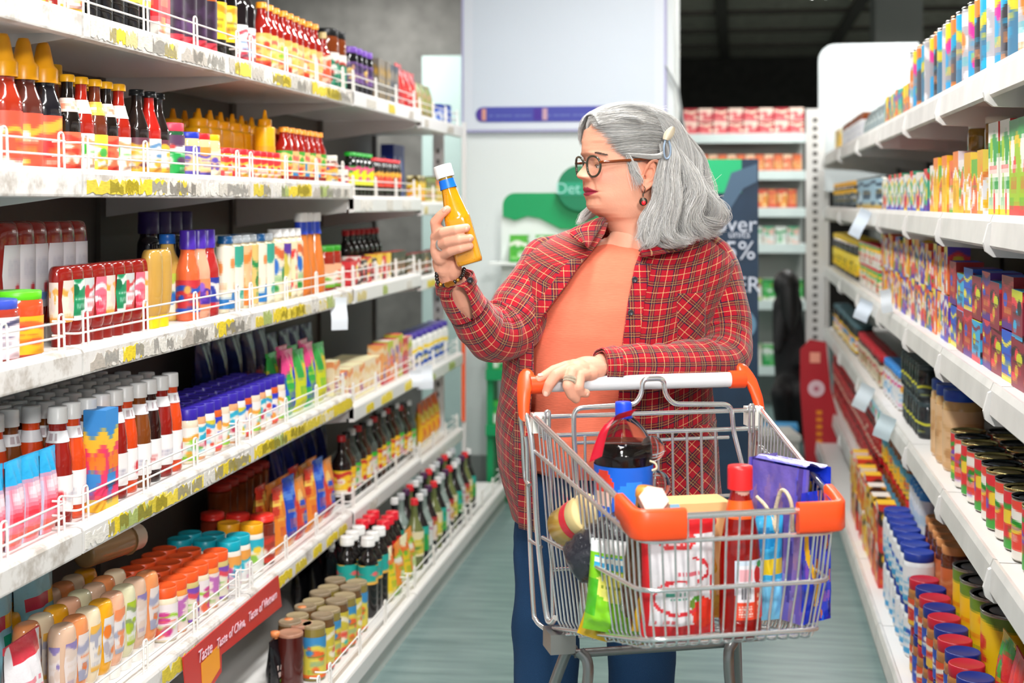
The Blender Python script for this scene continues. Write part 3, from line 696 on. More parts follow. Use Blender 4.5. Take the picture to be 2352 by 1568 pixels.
kJ = carton('grey and gold carton', .06, .05, .17, 18, '#7a7266', ['#3c4450', '#c49a3a', '#8a6f3a', '#2e343c']); run(kJ, 'L', 0, 870, 922)
kL = pouch('red and yellow snack pouch', .1, .19, .05, FD(19, '#c9322e', '#e8b03a', '#f0d8c0', '#a81e28')); run(kL, 'L', 0, 924, 962)
kM = pouch('tan paper pouch', .1, .16, .05, FD(20, '#a48a5a', '#7a8a3a', '#c9b48a', '#5a6a4a')); run(kM, 'L', 0, 966, 1008)
kN = carton('small blue carton', .07, .05, .1, 21, '#2a56c8', ['#e3e6f0', '#3a7ad8', '#1a3a9a']); run(kN, 'L', 0, 1014, 1052)
# ---------------------------------------------------------------- left, second shelf
kA = jar('white labelled jar with blue lid', .105, .04, '#2a4ab8', '#e3ded0', D(30, '#e8ece8', '#2aa0a8', '#c9d84a', '#7ac0b0'), (.08, .75), .14); run(kA, 'L', 1, -30, 44)
kB = [bottle(d, .262, .036, '#f6a912', b, D(31+i, '#e8523a', '#f4e4d4', '#f0a83a', '#c92a2a'), (.02, .44), shoulder=.46, neck=.62, cap_h=.3, style='cone', capr=1.0) for i, (d, b) in enumerate([('red sauce bottle with orange cone cap', '#a8301a'), ('brown sauce bottle with orange cone cap', '#5a2a22'), ('black sauce bottle with orange cone cap', '#1c1a20')])]
run(kB, 'L', 1, 30, 158, inset=.01)
kC = bottle('brown bottle with square yellow cap', .235, .03, '#f4b818', '#5a3020', D(36, '#f0b81a', '#e8452a', '#f6e4b0'), (.05, .5), neck=.6); run(kC, 'L', 1, 140, 168, inset=.08)
kD = [bottle(d, .205, .027, '#f2b01a', b, D(37+i, *c), (.03, .42), shoulder=.5, neck=.44, cap_h=.07, style='dome', capr=1.35, img2=D(60+i, c[1], c[2], '#efe6dc', nv=6), lab2=(.62, .76)) for i, (d, b, c) in enumerate([('dark soy bottle with yellow cap', '#1c1512', ('#e86a4a', '#e98a6a', '#f4d6c8', '#d83a2a')), ('red chilli bottle with yellow cap', '#a32416', ('#ece8e0', '#f0ece8', '#3fae3a', '#e89a6a')), ('brown sauce bottle with yellow cap', '#6a2f1c', ('#e9e6d8', '#d8d83a', '#e8a83a', '#4aa84a'))])]
run(kD, 'L', 1, 172, 328, rows=2)
kE = [bottle(d, .2, .028, '#15171a', b, D(41+i, *c), (.05, .45), shoulder=.52, neck=.42, capr=1.5, cap_h=.06) for i, (d, b, c) in enumerate([('dark bottle with black cap and pale label', '#241a18', ('#d8d2d0', '#e8b03a', '#6a3a4a')), ('red bottle with black cap', '#b8221a', ('#e8dcd0', '#e8a03a', '#5a8ab8'))])]
run(kE, 'L', 1, 332, 404)
kF = jar('green labelled jar with pink lid', .135, .036, '#e0405a', '#2a5a3a', D(43, '#1fa04a', '#e8e0d8', '#5a3a5a', '#c93a3a'), (.06, .78), .12); run(kF, 'L', 1, 410, 446)
kG = [jar(d, .118, .032, l, '#e4c896', D(44+i, '#e9c894', '#5a4ab0', '#d8903a', '#efe0c0'), (.1, .7), .1) for i, (d, l) in enumerate([('tan spread jar with blue lid', '#2438b8'), ('tan spread jar with red lid', '#d8242e'), ('tan spread jar with yellow lid', '#f0c01a')])]
run(kG, 'L', 1, 450, 524)
kH = bottle('yellow mustard squeeze bottle with pointed nozzle', .2, .036, '#f4a80e', '#f4ae10', None, shoulder=.66, neck=.72, cap_h=.22, style='cone', capr=.78, nozz=.5, name='mustard_bottle', rough=.3)
run(kH, 'L', 1, 478, 668, rows=2, inset=.09, gap=.012)
kI = jar('small relish jar with red lid', .088, .026, '#d82a34', '#c9a24a', D(47, '#e8e0c8', '#d8323a', '#e8b83a', '#d8323a'), (.1, .72), .14); run(kI, 'L', 1, 528, 655)
kJ = bottle('tall yellow mustard bottle', .215, .03, '#f4a80e', '#f4b414', D(48, '#f2c02a', '#c92a2a', '#f6dc8a', '#e8a01a'), (.1, .5), shoulder=.7, neck=.6, cap_h=.2, style='cone', capr=.85, nozz=.5, rough=.3); run(kJ, 'L', 1, 624, 652, inset=.02, extra='front edge of ')
kK2 = [bottle('small ketchup bottle with orange cap', .17, .027, '#f0962a', KET, D(50+i, *c), (.14, .58), shoulder=.6, neck=.5, cap_h=.08) for i, c in enumerate([('#f0b45a', '#4aa83a', '#d8402a', '#f4d08a'), ('#eebc7a', '#e86a5a', '#3a8ac0', '#f0e0c0')])]
run(kK2, 'L', 1, 668, 764, rows=2)
kL = jar('small jar with ribbed white lid', .1, .03, '#e3dfd4', '#7a2a1c', D(53, '#e8b84a', '#2a5ab8', '#d8402a', '#e8e0d0'), (.06, .74), .16); run(kL, 'L', 1, 770, 812)
kM = bottle('dark bottle with green cap and yellow label', .165, .026, '#1f9c2a', '#10160f', D(54, '#d8e01a', '#e8e84a', '#1f9c2a', '#e85a8a'), (.3, .7), shoulder=.72, neck=.6, cap_h=.07, capr=1.4); run(kM, 'L', 1, 818, 866)
kN = bottle('dark bottle with red cap and red label', .155, .026, '#d8222e', '#1a1412', D(55, '#e0483a', '#f0b03a', '#d82a2a', '#2a2020'), (.3, .75), shoulder=.74, neck=.6, cap_h=.07, capr=1.4); run(kN, 'L', 1, 870, 930)
kO = carton('yellow and brown carton', .07, .05, .12, 56, '#e8c01a', ['#7a8a2a', '#e85a2a', '#f0e4b0', '#5a4a1a']); run(kO, 'L', 1, 962, 1046)
kP = carton('tall blue and white carton', .11, .06, .262, 57, '#1f44c0', ['#d8e2f4', '#2a62e0', '#1a3290']); run(kP, 'L', 1, 905, 1036, inset=.2)
# ---------------------------------------------------------------- left, third shelf
kA = jar('pink labelled jar with blue lid', .115, .048, '#3a52c0', '#a83a2a', D(70, '#f0e2e4', '#e88aa0', '#4a4a6a', '#e8d0d8'), (.05, .72), .12); run(kA, 'L', 2, -60, 62)
kB = jar('orange labelled jar with lime lid', .125, .05, '#5fd01e', '#d8502a', D(71, '#f0b01e', '#e8622a', '#f2c83a', '#d83a2a'), (.04, .62), .1); run(kB, 'L', 2, 66, 145)
KL = sheet(40, 48, '#e2e2ea'); words(KL, '#c2c4d4', .2, .8, .5, .8, 3, 5); ell(KL, '#d8404e', .62, .32, .13, .08); ell(KL, '#6a94d8', .5, .18, .25, .07); KL = soften(KL, 2)
kC = squeezer('large upturned ketchup bottle', .255, .048, '#e8e4e0', '#8f1c14', KL, .55); run(kC, 'L', 2, 50, 226, rows=2, inset=.085)
kD = [squeezer(f'red ketchup squeeze bottle with {d} label', .165, .036, '#7c1710', '#8a1b15', D(73+i, *c, rep=1), .62) for i, (d, c) in enumerate([('cream', ('#e8d8c8', '#e8a04a', '#d8c8c0')), ('green', ('#1a8a5a', '#e3e8e0', '#0f6a44')), ('white', ('#e0dce0', '#c8484a', '#c0c8c8')), ('pink', ('#e86a80', '#f0d8dc', '#d83a52'))])]
run(kD, 'L', 2, 168, 368, inset=.012)
kE = squeezer('beige mustard bottle on yellow cap', .185, .034, '#f4c21a', '#c49a4a', None, .7); run(kE, 'L', 2, 372, 412)
kF = bottle('pale yellow dressing bottle with blue cap', .215, .034, '#1f62b8', '#dcb45a', D(78, '#e8e4d4', '#2a6ac0', '#e86a3a', '#b8c84a'), (.1, .55), shoulder=.62, neck=.5, cap_h=.1); run(kF, 'L', 2, 404, 446, inset=.05)
kG = [bottle(d, .225, .03, '#4a2aa8', b, D(79+i, *c), (.1, .45), shoulder=.5, neck=.62, cap_h=.2, capr=1.1) for i, (d, b, c) in enumerate([('orange sauce bottle with purple cap', '#e8683a', ('#c9323a', '#2a52b8', '#e8a04a')), ('peach sauce bottle with purple cap', '#e8a888', ('#4a2a9a', '#8a5ac8', '#e88a5a')), ('red sauce bottle with purple cap', '#b02a2a', ('#2a3a9a', '#c92a3a', '#e8e0d8'))])]
run(kG, 'L', 2, 450, 524)
kH = bottle('tall dark bottle with purple cap', .27, .03, '#2a1a5c', '#1a1622', None, neck=.75, cap_h=.2); run(kH, 'L', 2, 356, 470, inset=.16, gap=.02)
kI = [bottle(d, .205, .03, cp, MAYO, D(82+i, *c), (.06, .86), shoulder=.78, neck=.62, cap_h=.09, sy=.8, rough=.3, name='dressing_bottle') for i, (d, cp, c) in enumerate([('cream dressing bottle with dark blue cap', '#0f4a7a', ('#e8e2d0', '#2a7ac0', '#e88a4a', '#e8e2d0')), ('cream dressing bottle with grey cap', '#8f959a', ('#e6e4d0', '#3aa08a', '#e8e6d4', '#b8d04a')), ('peach dressing bottle with grey cap', '#9aa0a4', ('#e8b888', '#e8823a', '#8a5a3a', '#e8e0d0')), ('yellow dressing bottle with grey cap', '#8a9094', ('#e0c074', '#1f8a4a', '#d8b45a', '#2a7a3a'))])]
run(kI, 'L', 2, 530, 640, rows=2)
kJ = [bottle(d, .215, .028, '#e3e3e3', '#e6d8b4', D(86+i, *c), (.06, .8), shoulder=.76, neck=.62, cap_h=.1, rough=.3, name='dressing_bottle') for i, (d, c) in enumerate([('cream bottle with white cap and green print', ('#e8dcc0', '#2a8a3a', '#d86a3a', '#2a6ac0')), ('cream bottle with white cap and purple print', ('#e8dcb8', '#5a3a9a', '#e8e0c8', '#c9b84a')), ('cream bottle with white cap and red print', ('#e8dcb4', '#e03a3a', '#e8e0c8', '#d8b84a'))])]
run(kJ, 'L', 2, 646, 704)
kK3 = bottle('tall tapered orange sauce bottle with blue neck band', .262, .035, '#eceae6', '#d87a32', None, shoulder=.3, neck=.5, cap_h=.1, neckband='#2a4ac8', name='tapered_bottle'); run(kK3, 'L', 2, 708, 756)
kL = jar('chutney jar with green and yellow lid', .15, .036, '#3a9a2a', '#9a2a1c', D(90, '#e8e4d8', '#e0523a', '#6aae2a', '#f0b08a'), (.08, .6), .1); run(kL, 'L', 2, 762, 802)
kM = [carton('red and black carton', .07, .05, .09, 91, '#d8343a', ['#2a2226', '#e8d8c8', '#b81e2a']), carton('white and red carton', .07, .05, .1, 92, '#e8e2d8', ['#c92a2e', '#2a2a2a', '#e8c03a'])]
run(kM, 'L', 2, 806, 900)
kN = bottle('black bottle with red cap', .19, .028, '#c9202a', '#12100f', D(93, '#2a2a2a', '#c9c8c4', '#c92a2a'), (.1, .5)); run(kN, 'L', 2, 808, 892, inset=.1, gap=.02)
kO = carton('brown and white carton', .075, .05, .1, 94, '#6a5a3a', ['#b03a3a', '#e3e3e3', '#3a3a2a', '#c9a84a']); run(kO, 'L', 2, 904, 1050)
# ---------------------------------------------------------------- left, fourth shelf
im = sheet(24, 24, '#f08aa0'); rect(im, '#2aa8e0', 0, 1, .72, 1); rect(im, '#e83a4a', .1, .9, .3, .42); ell(im, '#f4dce4', .5, .58, .3, .1); rect(im, '#e8604a', .1, .9, .05, .2); rect(im, '#b8d8f0', 0, .1, 0, .7); im = soften(im, 1)
kA = pouch('pink and cyan drink pouch', .066, .165, .035, im, name='drink_pouch'); run(kA, 'L', 3, -60, 148, rows=1, gap=.002)
WL = sheet(42, 24, '#e8e6e6'); words(WL, '#b83a3a', .05, .3, .3, .6, 1); ell(WL, '#c9303a', .5, .4, .06, .2); words(WL, '#a0a0b0', .6, .95, .3, .6, 2); WL = soften(WL, 1)
NL = sheet(42, 8, '#e6e6ea')
for i in range(0, 42, 2): NL[2:6, i] = srgb('#b8aab0') if i < 20 else srgb('#e6e6ea')
kB = [bottle(d, .235, .029, '#e6e6e6', b, WL, (.12, .42), shoulder=.5, neck=.62, cap_h=.13, capr=1.12, img2=NL, lab2=(.7, .8), name='white_capped_bottle') for d, b in [('white capped red sauce bottle', '#8f1d16'), ('white capped orange sauce bottle', '#d8481a'), ('white capped amber sauce bottle', '#7a4018'), ('white capped dark sauce bottle', '#2c100c')]]
run(kB, 'L', 3, -40, 150, rows=2, inset=.075, extra='near end of '); run(kB, 'L', 3, 152, 444, rows=4)
bx = carton('orange and pink carton', .06, .05, .22, 101, '#f0822a', ['#e83a6a', '#3a8ad0', '#f4c03a']); put(bx, (XL-.05, on_x(232, XL-.05), LZ[3]+.0475), math.pi/2, 'tall orange and pink carton among white capped bottles on fourth left shelf', None)
kC = [jar(f'{d} spread jar with purple lid', .135, .028, '#3424a0', b, D(102+i, *c), (.06, .66), .18, name='spread_jar', neck=.9) for i, (d, b, c) in enumerate([('cream', '#ead9c0', ('#ece6e0', '#e8a03a', '#3ab0a0', '#8ac83a')), ('peach', '#e8a878', ('#e8e2dc', '#c93a5a', '#5ac04a', '#2aa8c8')), ('white', '#eeeae4', ('#ece8e4', '#d8c83a', '#e0503a', '#3a9ad0')), ('orange', '#d8602a', ('#e8e0dc', '#2a3ac0', '#e84a5a', '#e8a04a'))])]
run(kC, 'L', 3, 446, 664, rows=3, gap=.002)
kD = [pouch('blue and green sauce pouch', .1, .2, .05, FD(107, '#1f4ac8', '#3ab04a', '#c8d83a', '#e84a8a')), pouch('yellow and blue sauce pouch', .1, .19, .05, FD(108, '#c9d02a', '#2a5ad0', '#3aa84a', '#e8c83a'))]
run(kD, 'L', 3, 668, 762, rows=2)
kE = pouch('dark blue foil pouch', .12, .24, .06, FD(109, '#16205a', '#22307a', '#b03a4a', '#1a2a6a')); run(kE, 'L', 3, 470, 740, inset=.24, gap=.01)
kF = carton('cream topped carton', .075, .075, .115, 110, '#ecd8b8', ['#ece4b8', '#e8925a', '#b07a9a', '#e8c48a']); run(kF, 'L', 3, 768, 876, rows=2)
kG = [carton('orange printed carton', .08, .06, .15, 111, '#e8a05a', ['#c93a4a', '#e8d0a8', '#8a6a9a']), carton('lilac printed carton', .08, .06, .16, 112, '#c8a8b8', ['#e86a4a', '#e8dcd0', '#b8c03a'])]
run(kG, 'L', 3, 880, 950)
kH = jar('white tub with yellow label', .16, .05, '#4a3a9a', '#e4e4e0', D(113, '#e6e6e2', '#f0cc1e', '#2a52b0', '#f0cc1e'), (.1, .75), .12, name='tub'); run(kH, 'L', 3, 954, 1050)
# ---------------------------------------------------------------- left, fifth shelf
im = sheet(30, 30, '#e9e6ea'); ell(im, '#e03428', .3, .12, .35, .22); ell(im, '#d8281e', .75, .16, .3, .2); ell(im, '#6aa82a', .35, .3, .08, .04); rect(im, '#d83a4a', .1, .9, .86, 1); words(im, '#e88a98', .2, .8, .5, .7, 4)
kA = pouch('white strawberry print pouch', .15, .21, .07, im); run(kA, 'L', 4, -60, 150, gap=.012)
im = sheet(30, 30, '#8cc8dc'); rect(im, '#1fb0d8', 0, 1, .8, 1); rect(im, '#c93a5a', .1, .6, .62, .7); rect(im, '#f0b81e', .6, 1, .62, .7); ell(im, '#1a9a7a', .65, .48, .12, .08)
kB = pouch('large cyan pouch', .17, .3, .07, im); run(kB, 'L', 4, -40, 175, inset=.14, gap=.02)
kC = [squeezer(f'{d} mayonnaise squeeze bottle', .185, .036, '#e6e2dc', b, D(120+i, *c, rep=1), .75) for i, (d, b, c) in enumerate([('beige', '#d8b49a', ('#e0d4d0', '#8a7ab0', '#d8c4b8')), ('orange', '#e8925a', ('#dcd0cc', '#e8702a', '#a0a0b8')), ('cream', '#ead8b8', ('#e4dcd4', '#e8b04a', '#a8a8b8')), ('golden', '#eda81e', ('#dcd8d8', '#e87a2a', '#b0a8b0')), ('peach', '#ecb494', ('#e0dcdc', '#e88a5a', '#a0a4b8')), ('pale green', '#dcd8b4', ('#dcdcd8', '#a8c02a', '#8a9a6a'))])]
run(kC, 'L', 4, 168, 388, rows=3)
kD = [jar(d, .128, .034, '#ee5a26', b, D(127+i, *c), (.05, .7), .17, name='spread_jar', neck=.9) for i, (d, b, c) in enumerate([('cream spread jar with orange lid', '#e9dcc0', ('#e6dee0', '#c93a8a', '#e86a4a', '#9ac83a')), ('peach spread jar with orange lid', '#e8964a', ('#e8d8d0', '#e84a4a', '#6aa83a', '#b86ab0')), ('olive spread jar with orange lid', '#c8b878', ('#e2dcc8', '#7a4ab0', '#d84a5a', '#6aae3a'))])]
run(kD, 'L', 4, 394, 540, rows=3, gap=.002)
kE = jar('cream spread jar with teal lid', .13, .034, '#0fa4b8', '#ece4d8', D(131, '#e6e6e4', '#2ab0c8', '#e8a04a', '#c84a8a'), (.05, .7), .17, name='spread_jar', neck=.9); run(kE, 'L', 4, 546, 594, rows=3, gap=.002)
kF = jar('cream spread jar with amber lid', .135, .034, '#f2a81a', '#ece4d8', D(132, '#e6e6e0', '#2ab0c8', '#f0c83a', '#8ac04a'), (.05, .7), .17, name='spread_jar', neck=.9); run(kF, 'L', 4, 598, 620, rows=2, gap=.002)
kG = bottle('rust sauce jar with red lid', .14, .036, '#d8281e', '#7a2a18', D(133, '#a03a2a', '#e8d8d0', '#c93a2a'), (.05, .6), shoulder=.76, neck=.8, cap_h=.12, name='sauce_jar', cat='jar'); run(kG, 'L', 4, 622, 646, rows=3, gap=.002)
kH = bottle('brown plastic bottle standing on red cap', .17, .036, '#c22218', '#9a4a24', None, shoulder=.8, neck=.85, cap_h=.1, name='brown_bottle'); run(kH, 'L', 4, 520, 640, inset=.23, gap=.004)
kI = [pouch('orange sauce pouch', .09, .2, .05, FD(135, '#e8862a', '#e8a83a', '#c93a2a', '#f0c85a')), pouch('blue and red sauce pouch', .1, .21, .05, FD(136, '#1f4ac0', '#e8403a', '#5a8ae0', '#f0a85a')), pouch('red and orange sauce pouch', .1, .19, .05, FD(137, '#d8402e', '#e88a3a', '#2a52c0', '#f0c87a'))]
run(kI, 'L', 4, 648, 792, rows=2)
kJ = pouch('dark blue pouch', .12, .24, .06, FD(138, '#161f5c', '#24348a', '#8a2a4a', '#1a2a70')); run(kJ, 'L', 4, 640, 770, inset=.22, gap=.01)
lb = bottle('pale bottle', .2, .034, '#e2d8c4', '#b8976a', None, shoulder=.74, neck=.9, cap_h=.2, capr=1.08, name='lying_bottle')
put(lb, (XL-.235, on_x(205, XL-.22), LZ[4]+.0475+.185+.039), 0, 'pale brown bottle with cream cap lying on top of squeeze bottles, fifth left shelf', None, (-math.pi/2, 0, -.25))
kK4 = [bottle(d, .235, .034, c, b, D(140+i, *cc), (.15, .5), shoulder=.55, neck=.36, cap_h=.08) for i, (d, c, b, cc) in enumerate([('dark bottle with red cap and yellow label', '#b81e24', '#1c1210', ('#f0c42a', '#e8e0d0', '#c9302a')), ('brown bottle with black cap and cream label', '#17110f', '#4a2a1a', ('#e2dcd0', '#f0c01e', '#c97a4a')), ('clear grey bottle with white cap', '#d8dcdc', '#4a5450', ('#d8d4c8', '#3ab02a', '#c98a9a'))])]
run(kK4, 'L', 4, 800, 968, gap=.006)
kL = pouch('yellow and red snack pouch', .1, .19, .05, FD(144, '#f0b41e', '#e05a1e', '#d82a2a', '#f4d45a')); run(kL, 'L', 4, 972, 1048, inset=.02)
# ---------------------------------------------------------------- left, bottom shelf
im = sheet(24, 24, '#d8d8dc'); rect(im, '#5a4aa0', .2, .6, .55, .65); ell(im, '#4ab02a', .5, .3, .12, .06); rect(im, '#e8a8a0', .2, .7, .42, .48)
kA = pouch('clear white pouch', .12, .17, .06, im); run(kA, 'L', 5, 470, 545, inset=.02)
im = sheet(24, 24, '#16161a'); words(im, '#c9b8b0', .2, .8, .3, .6, 3); ell(im, '#5a9a2a', .5, .2, .15, .08)
kB = pouch('black pouch with peach spout', .09, .14, .04, im, spout='#e08a52', name='spout_pouch'); run(kB, 'L', 5, 640, 730, inset=.1, gap=.03)
kC = jar('rust brown jar', .15, .036, '#a87a62', '#4a1812', None, lid_h=.06, neck=.96); run(kC, 'L', 5, 690, 742, inset=.05, gap=.01)
kD = pouch('black pouch with white spout', .1, .19, .05, sheet(24, 24, '#131316'), spout='#e0e0de', name='spout_pouch'); run(kD, 'L', 5, 770, 860, rows=3, inset=.16, gap=.012)
kE = [jar('olive jar with metal lid', .15, .034, '#9a8a6a', '#8a7a3a', D(150, '#d8c84a', '#3a8ac0', '#e8622a', '#5a9a3a'), (.06, .8), .06, neck=.96), jar('amber jar with metal lid', .155, .034, '#8a7a62', '#6a4a2a', D(151, '#c9b83a', '#2ab0a8', '#d84a3a', '#e8e0c8'), (.06, .8), .06, neck=.96)]
run(kE, 'L', 5, 744, 858, rows=2, inset=.01)
kF = bottle('black sauce bottle with white cap and teal label', .25, .032, '#e2e2e0', '#121010', D(153, '#1fa49a', '#e86a6a', '#1fa49a', '#e8b04a', nu=45), (.42, .66), shoulder=.66, neck=.5, cap_h=.1, capr=1.4); run(kF, 'L', 5, 862, 896, rows=2, inset=.02)
kG = bottle('black sauce bottle with red cap', .25, .032, '#d81e30', '#150f0e', D(154, '#c9222a', '#e8903a', '#c9222a'), (.5, .68), shoulder=.66, neck=.5, cap_h=.1, capr=1.4); run(kG, 'L', 5, 896, 928, rows=2, inset=.03)
kH = [pouch('yellow and green sachet', .09, .17, .05, FD(155, '#e8c81e', '#6ab02a', '#e86a2a', '#e8e0b8')), pouch('orange and green sachet', .09, .17, .05, FD(156, '#e8862a', '#8ac02a', '#f0c83a', '#e8e4d8'))]
run(kH, 'L', 5, 905, 965, rows=2, inset=.0)
kI = [bottle(d, .25, .034, c, b, D(157+i, *cc), (.2, .55), shoulder=.5, neck=.34, cap_h=.08) for i, (d, c, b, cc) in enumerate([('green oil bottle with red cap', '#d8242e', '#6a7442', ('#d8c84a', '#e8e0b8', '#5a8a3a')), ('dark bottle with white cap and green label', '#dcdcdc', '#181a1c', ('#1fa04a', '#2ab0a0', '#e8d03a')), ('pale bottle with silver cap', '#b8bcc0', '#8a9a94', ('#d8dcd8', '#b85a8a', '#3a8a9a')), ('dark vinegar bottle with plum cap', '#4a1f4a', '#201a1c', ('#e0d4c8', '#c9a03a', '#b83a3a'))])]
run(kI, 'L', 5, 970, 1100, rows=2, inset=.0, gap=.012)
# ---------------------------------------------------------------- right run (named from the left, that is from its far end)
def T(seed, base, *cols): return design(seed, base, list(cols), 42, 30, 2)
kA = [tin(d, .215, .042, T(200+i, *c), '#b5713f' if i == 0 else '#8a8884') for i, (d, c) in enumerate([('tall printed tin with copper lid', ('#5a5a62', '#2aa0d0', '#e8823a', '#8a8a90', '#3a3a40')), ('tall grey tin with bright print', ('#9a98a0', '#e83a9a', '#b8b6c0', '#e8d82a', '#3aa0d8')), ('tall silver tin with orange print', ('#b0aeb4', '#e8823a', '#6a6870', '#3ab8c8', '#e8e6ea')), ('tall blue and yellow tin', ('#4a7a9a', '#2aa8d8', '#d8c83a', '#8a8890', '#e85a4a'))])]
run(kA, 'R', 0, 2640, 2085, rows=2)
kB = carton('tall lime and white carton', .07, .06, .25, 203, '#10c44a', ['#e8ecec', '#10c44a', '#e8e03a']); run(kB, 'R', 0, 2262, 2225, inset=.09)
kC = carton('small orange and teal carton', .07, .05, .12, 204, '#e8823a', ['#1fb0a8', '#e8d02a', '#d83a3a', '#7a5ab0']); run(kC, 'R', 0, 2083, 2030, rows=2)
kD = pouch('grey cloth bag', .14, .13, .08, FD(205, '#8a9a9c', '#a8b4b4', '#7a8688')); run(kD, 'R', 0, 2026, 1982)
kE = jar('brown honey jar with white label', .135, .05, '#8a4a24', '#8a3c10', D(206, '#e3e3e6', '#d8d8e0', '#c8c8d0', rep=2), (.1, .75), .1); run(kE, 'R', 0, 1978, 1930)
kF = carton('yellow carton', .06, .05, .13, 207, '#e8b81e', ['#e8c85a', '#c99a1e', '#e8e0c0']); run(kF, 'R', 0, 1928, 1916)
kA = carton('white carton with lime and yellow print', .11, .06, .21, 210, '#e6e6dc', ['#9ac01e', '#f0c81e', '#e83a3a', '#3a9a4a']); run(kA, 'R', 1, 2640, 2262)
kB = jar('amber preserve jar with steel lid', .13, .04, '#c8c8c6', '#8a6a1e', None, lid_h=.1)
for i, (px, q) in enumerate(((2300, .06), (2258, .06))):
    y = on_x(px, XR+.13); put(kB, (XR+.13, y, RZ[1]+.0625+.115), 0, f'amber preserve jar with steel lid, {["right", "left"][i]} one of two, second right shelf', 'preserve jars on the second right shelf')
    put(carton('plain brown support carton', .075, .075, .113, 211+i, '#8a6a4a', ['#9a7a5a', '#7a5a3a', '#a88a6a']), (XR+.13, y, RZ[1]+.0625), -math.pi/2, f'brown carton under the {["right", "left"][i]} amber preserve jar, second right shelf', None)
kC = [carton('yellow and white food carton', .09, .06, .16, 213, '#f0bc1e', ['#e8e8f0', '#e8823a', '#f4d85a', '#d8a01e']), carton('white food carton with orange print', .09, .06, .14, 214, '#e8e2dc', ['#e8703a', '#f0b81e', '#6aae3a', '#c94a4a'])]
run(kC, 'R', 1, 2258, 2128, rows=1)
kD = [carton('green and red carton', .08, .06, .13, 215, '#3aa884', ['#d83a3a', '#e8e4d8', '#5a3aa8', '#e8d03a']), carton('mixed bright carton', .075, .06, .12, 216, '#d8dcdc', ['#e8603a', '#2a9a5a', '#3a5ac0', '#e8c83a'])]
run(kD, 'R', 1, 2126, 2020)
kE = tin('blue grey tin', .14, .055, T(217, '#8aa8b8', '#c8d8e0', '#3a4a5a', '#b8964a'), '#5a6a72'); run(kE, 'R', 1, 2014, 1962)
kF = jar('dark spread jar with yellow lid', .14, .045, '#e8a81e', '#2a1c14', D(218, '#3a4a52', '#e8e0d8', '#e8b02a', '#5a6a72'), (.1, .7), .14); run(kF, 'R', 1, 1956, 1908)
kA = [carton('red and blue chocolate carton', .12, .07, .11, 220, '#a8242e', ['#2a5ac8', '#5a2a8a', '#e8d84a', '#d83a4a']), carton('crimson carton with green oval', .12, .07, .1, 221, '#8a1f38', ['#3aa8d8', '#c9d02a', '#e83a4a', '#2a1a20'])]
run(kA, 'R', 2, 2640, 2178, layers=2)
kB = [carton('cyan roll carton', .045, .045, .17, 222, '#1f98c8', ['#2ab0d8', '#1878a8', '#e8e8e8']), carton('orange roll carton', .045, .045, .16, 223, '#e8762a', ['#f0a03a', '#d85a1e', '#f0d08a']), carton('yellow roll carton', .045, .045, .165, 224, '#f0bc1e', ['#f4d84a', '#d89a1e', '#e8e0a0']), carton('green roll carton', .045, .045, .16, 225, '#1f8a5a', ['#2ab0a0', '#d83a3a', '#8ac04a'])]
kC = [carton('orange and purple carton', .075, .06, .13, 226, '#e8703a', ['#5a3ab0', '#e8d84a', '#e83a4a', '#e8e0d8']), carton('white and red carton', .075, .06, .12, 227, '#e2ded8', ['#d83a4a', '#3a5ac8', '#f0b02a', '#4aa84a']), carton('blue and orange carton', .075, .06, .13, 228, '#1f5a8a', ['#f0a02a', '#e8502a', '#d8d8d8', '#f0d02a'])]
run(kC, 'R', 2, 2176, 2020, layers=2)
kD = tin('tin with red lid', .1, .032, T(229, '#d8d0c8', '#d83a3a', '#4aa84a', '#e8b83a'), '#d8262e', lidmetal=0); run(kD, 'R', 2, 2016, 1972, layers=2)
kE = jar('black jar with wide yellow lid', .2, .06, '#f0c80f', '#141210', D(230, '#f0cc14', '#1a1a1a', '#e8b81e', '#f4dc5a', rep=2), (.12, .6), .12); run(kE, 'R', 2, 1964, 1906)
kA = tin('gold lidded tin with red label', .135, .045, T(233, '#d8303a', '#e8c83a', '#3a9a3a', '#7a4ab0', '#f0e0d0'), '#c9b87a'); kA2 = tin('dark lidded tin with red and green label', .135, .045, T(234, '#e0483a', '#f0d03a', '#8a5ac0', '#1f8a2a', '#e8e4dc'), '#3a4046')
run([kA2, kA], 'R', 3, 2640, 2170, rows=3)
kB = jar('large tan tub with blue lid', .225, .055, '#1448b8', '#c9a06a', D(235, '#d8b48a', '#c9a070', '#b88a5a'), (.05, .75), .12, name='tub'); run(kB, 'R', 3, 2168, 2124)
kC = jar('large tan tub with yellow lid', .245, .055, '#f0cc14', '#d0a878', None, lid_h=.12, name='tub'); run(kC, 'R', 3, 2150, 2110, inset=.12)
kD = jar('stacked dark glass jar', .115, .032, '#3a4a50', '#262c30', D(237, '#2c3438', '#c9c83a', '#4a5a60', '#1a2024'), (.05, .5), .1); run(kD, 'R', 3, 2108, 2064, layers=2, rows=1)
kE = jar('small jar with blue lid', .14, .035, '#3a86d0', '#9a8a7a', D(238, '#d8dce0', '#4a9ad0', '#e8a83a', '#d83a8a'), (.05, .75), .14); run(kE, 'R', 3, 2060, 2024)
kF = jar('jam jar with red lid', .13, .04, '#b81e2c', '#4a1a1c', D(239, '#c9c0a8', '#b83a3a', '#8a7a4a', '#e0d4c0'), (.05, .7), .16); run(kF, 'R', 3, 2020, 1966, rows=1, layers=1)
kG = jar('black jam jar with printed label', .15, .045, '#4a6a72', '#151416', D(240, '#e0e4e8', '#f0c01e', '#d83a4a', '#2a9ad0', rep=2), (.08, .6), .12); run(kG, 'R', 3, 1962, 1908)
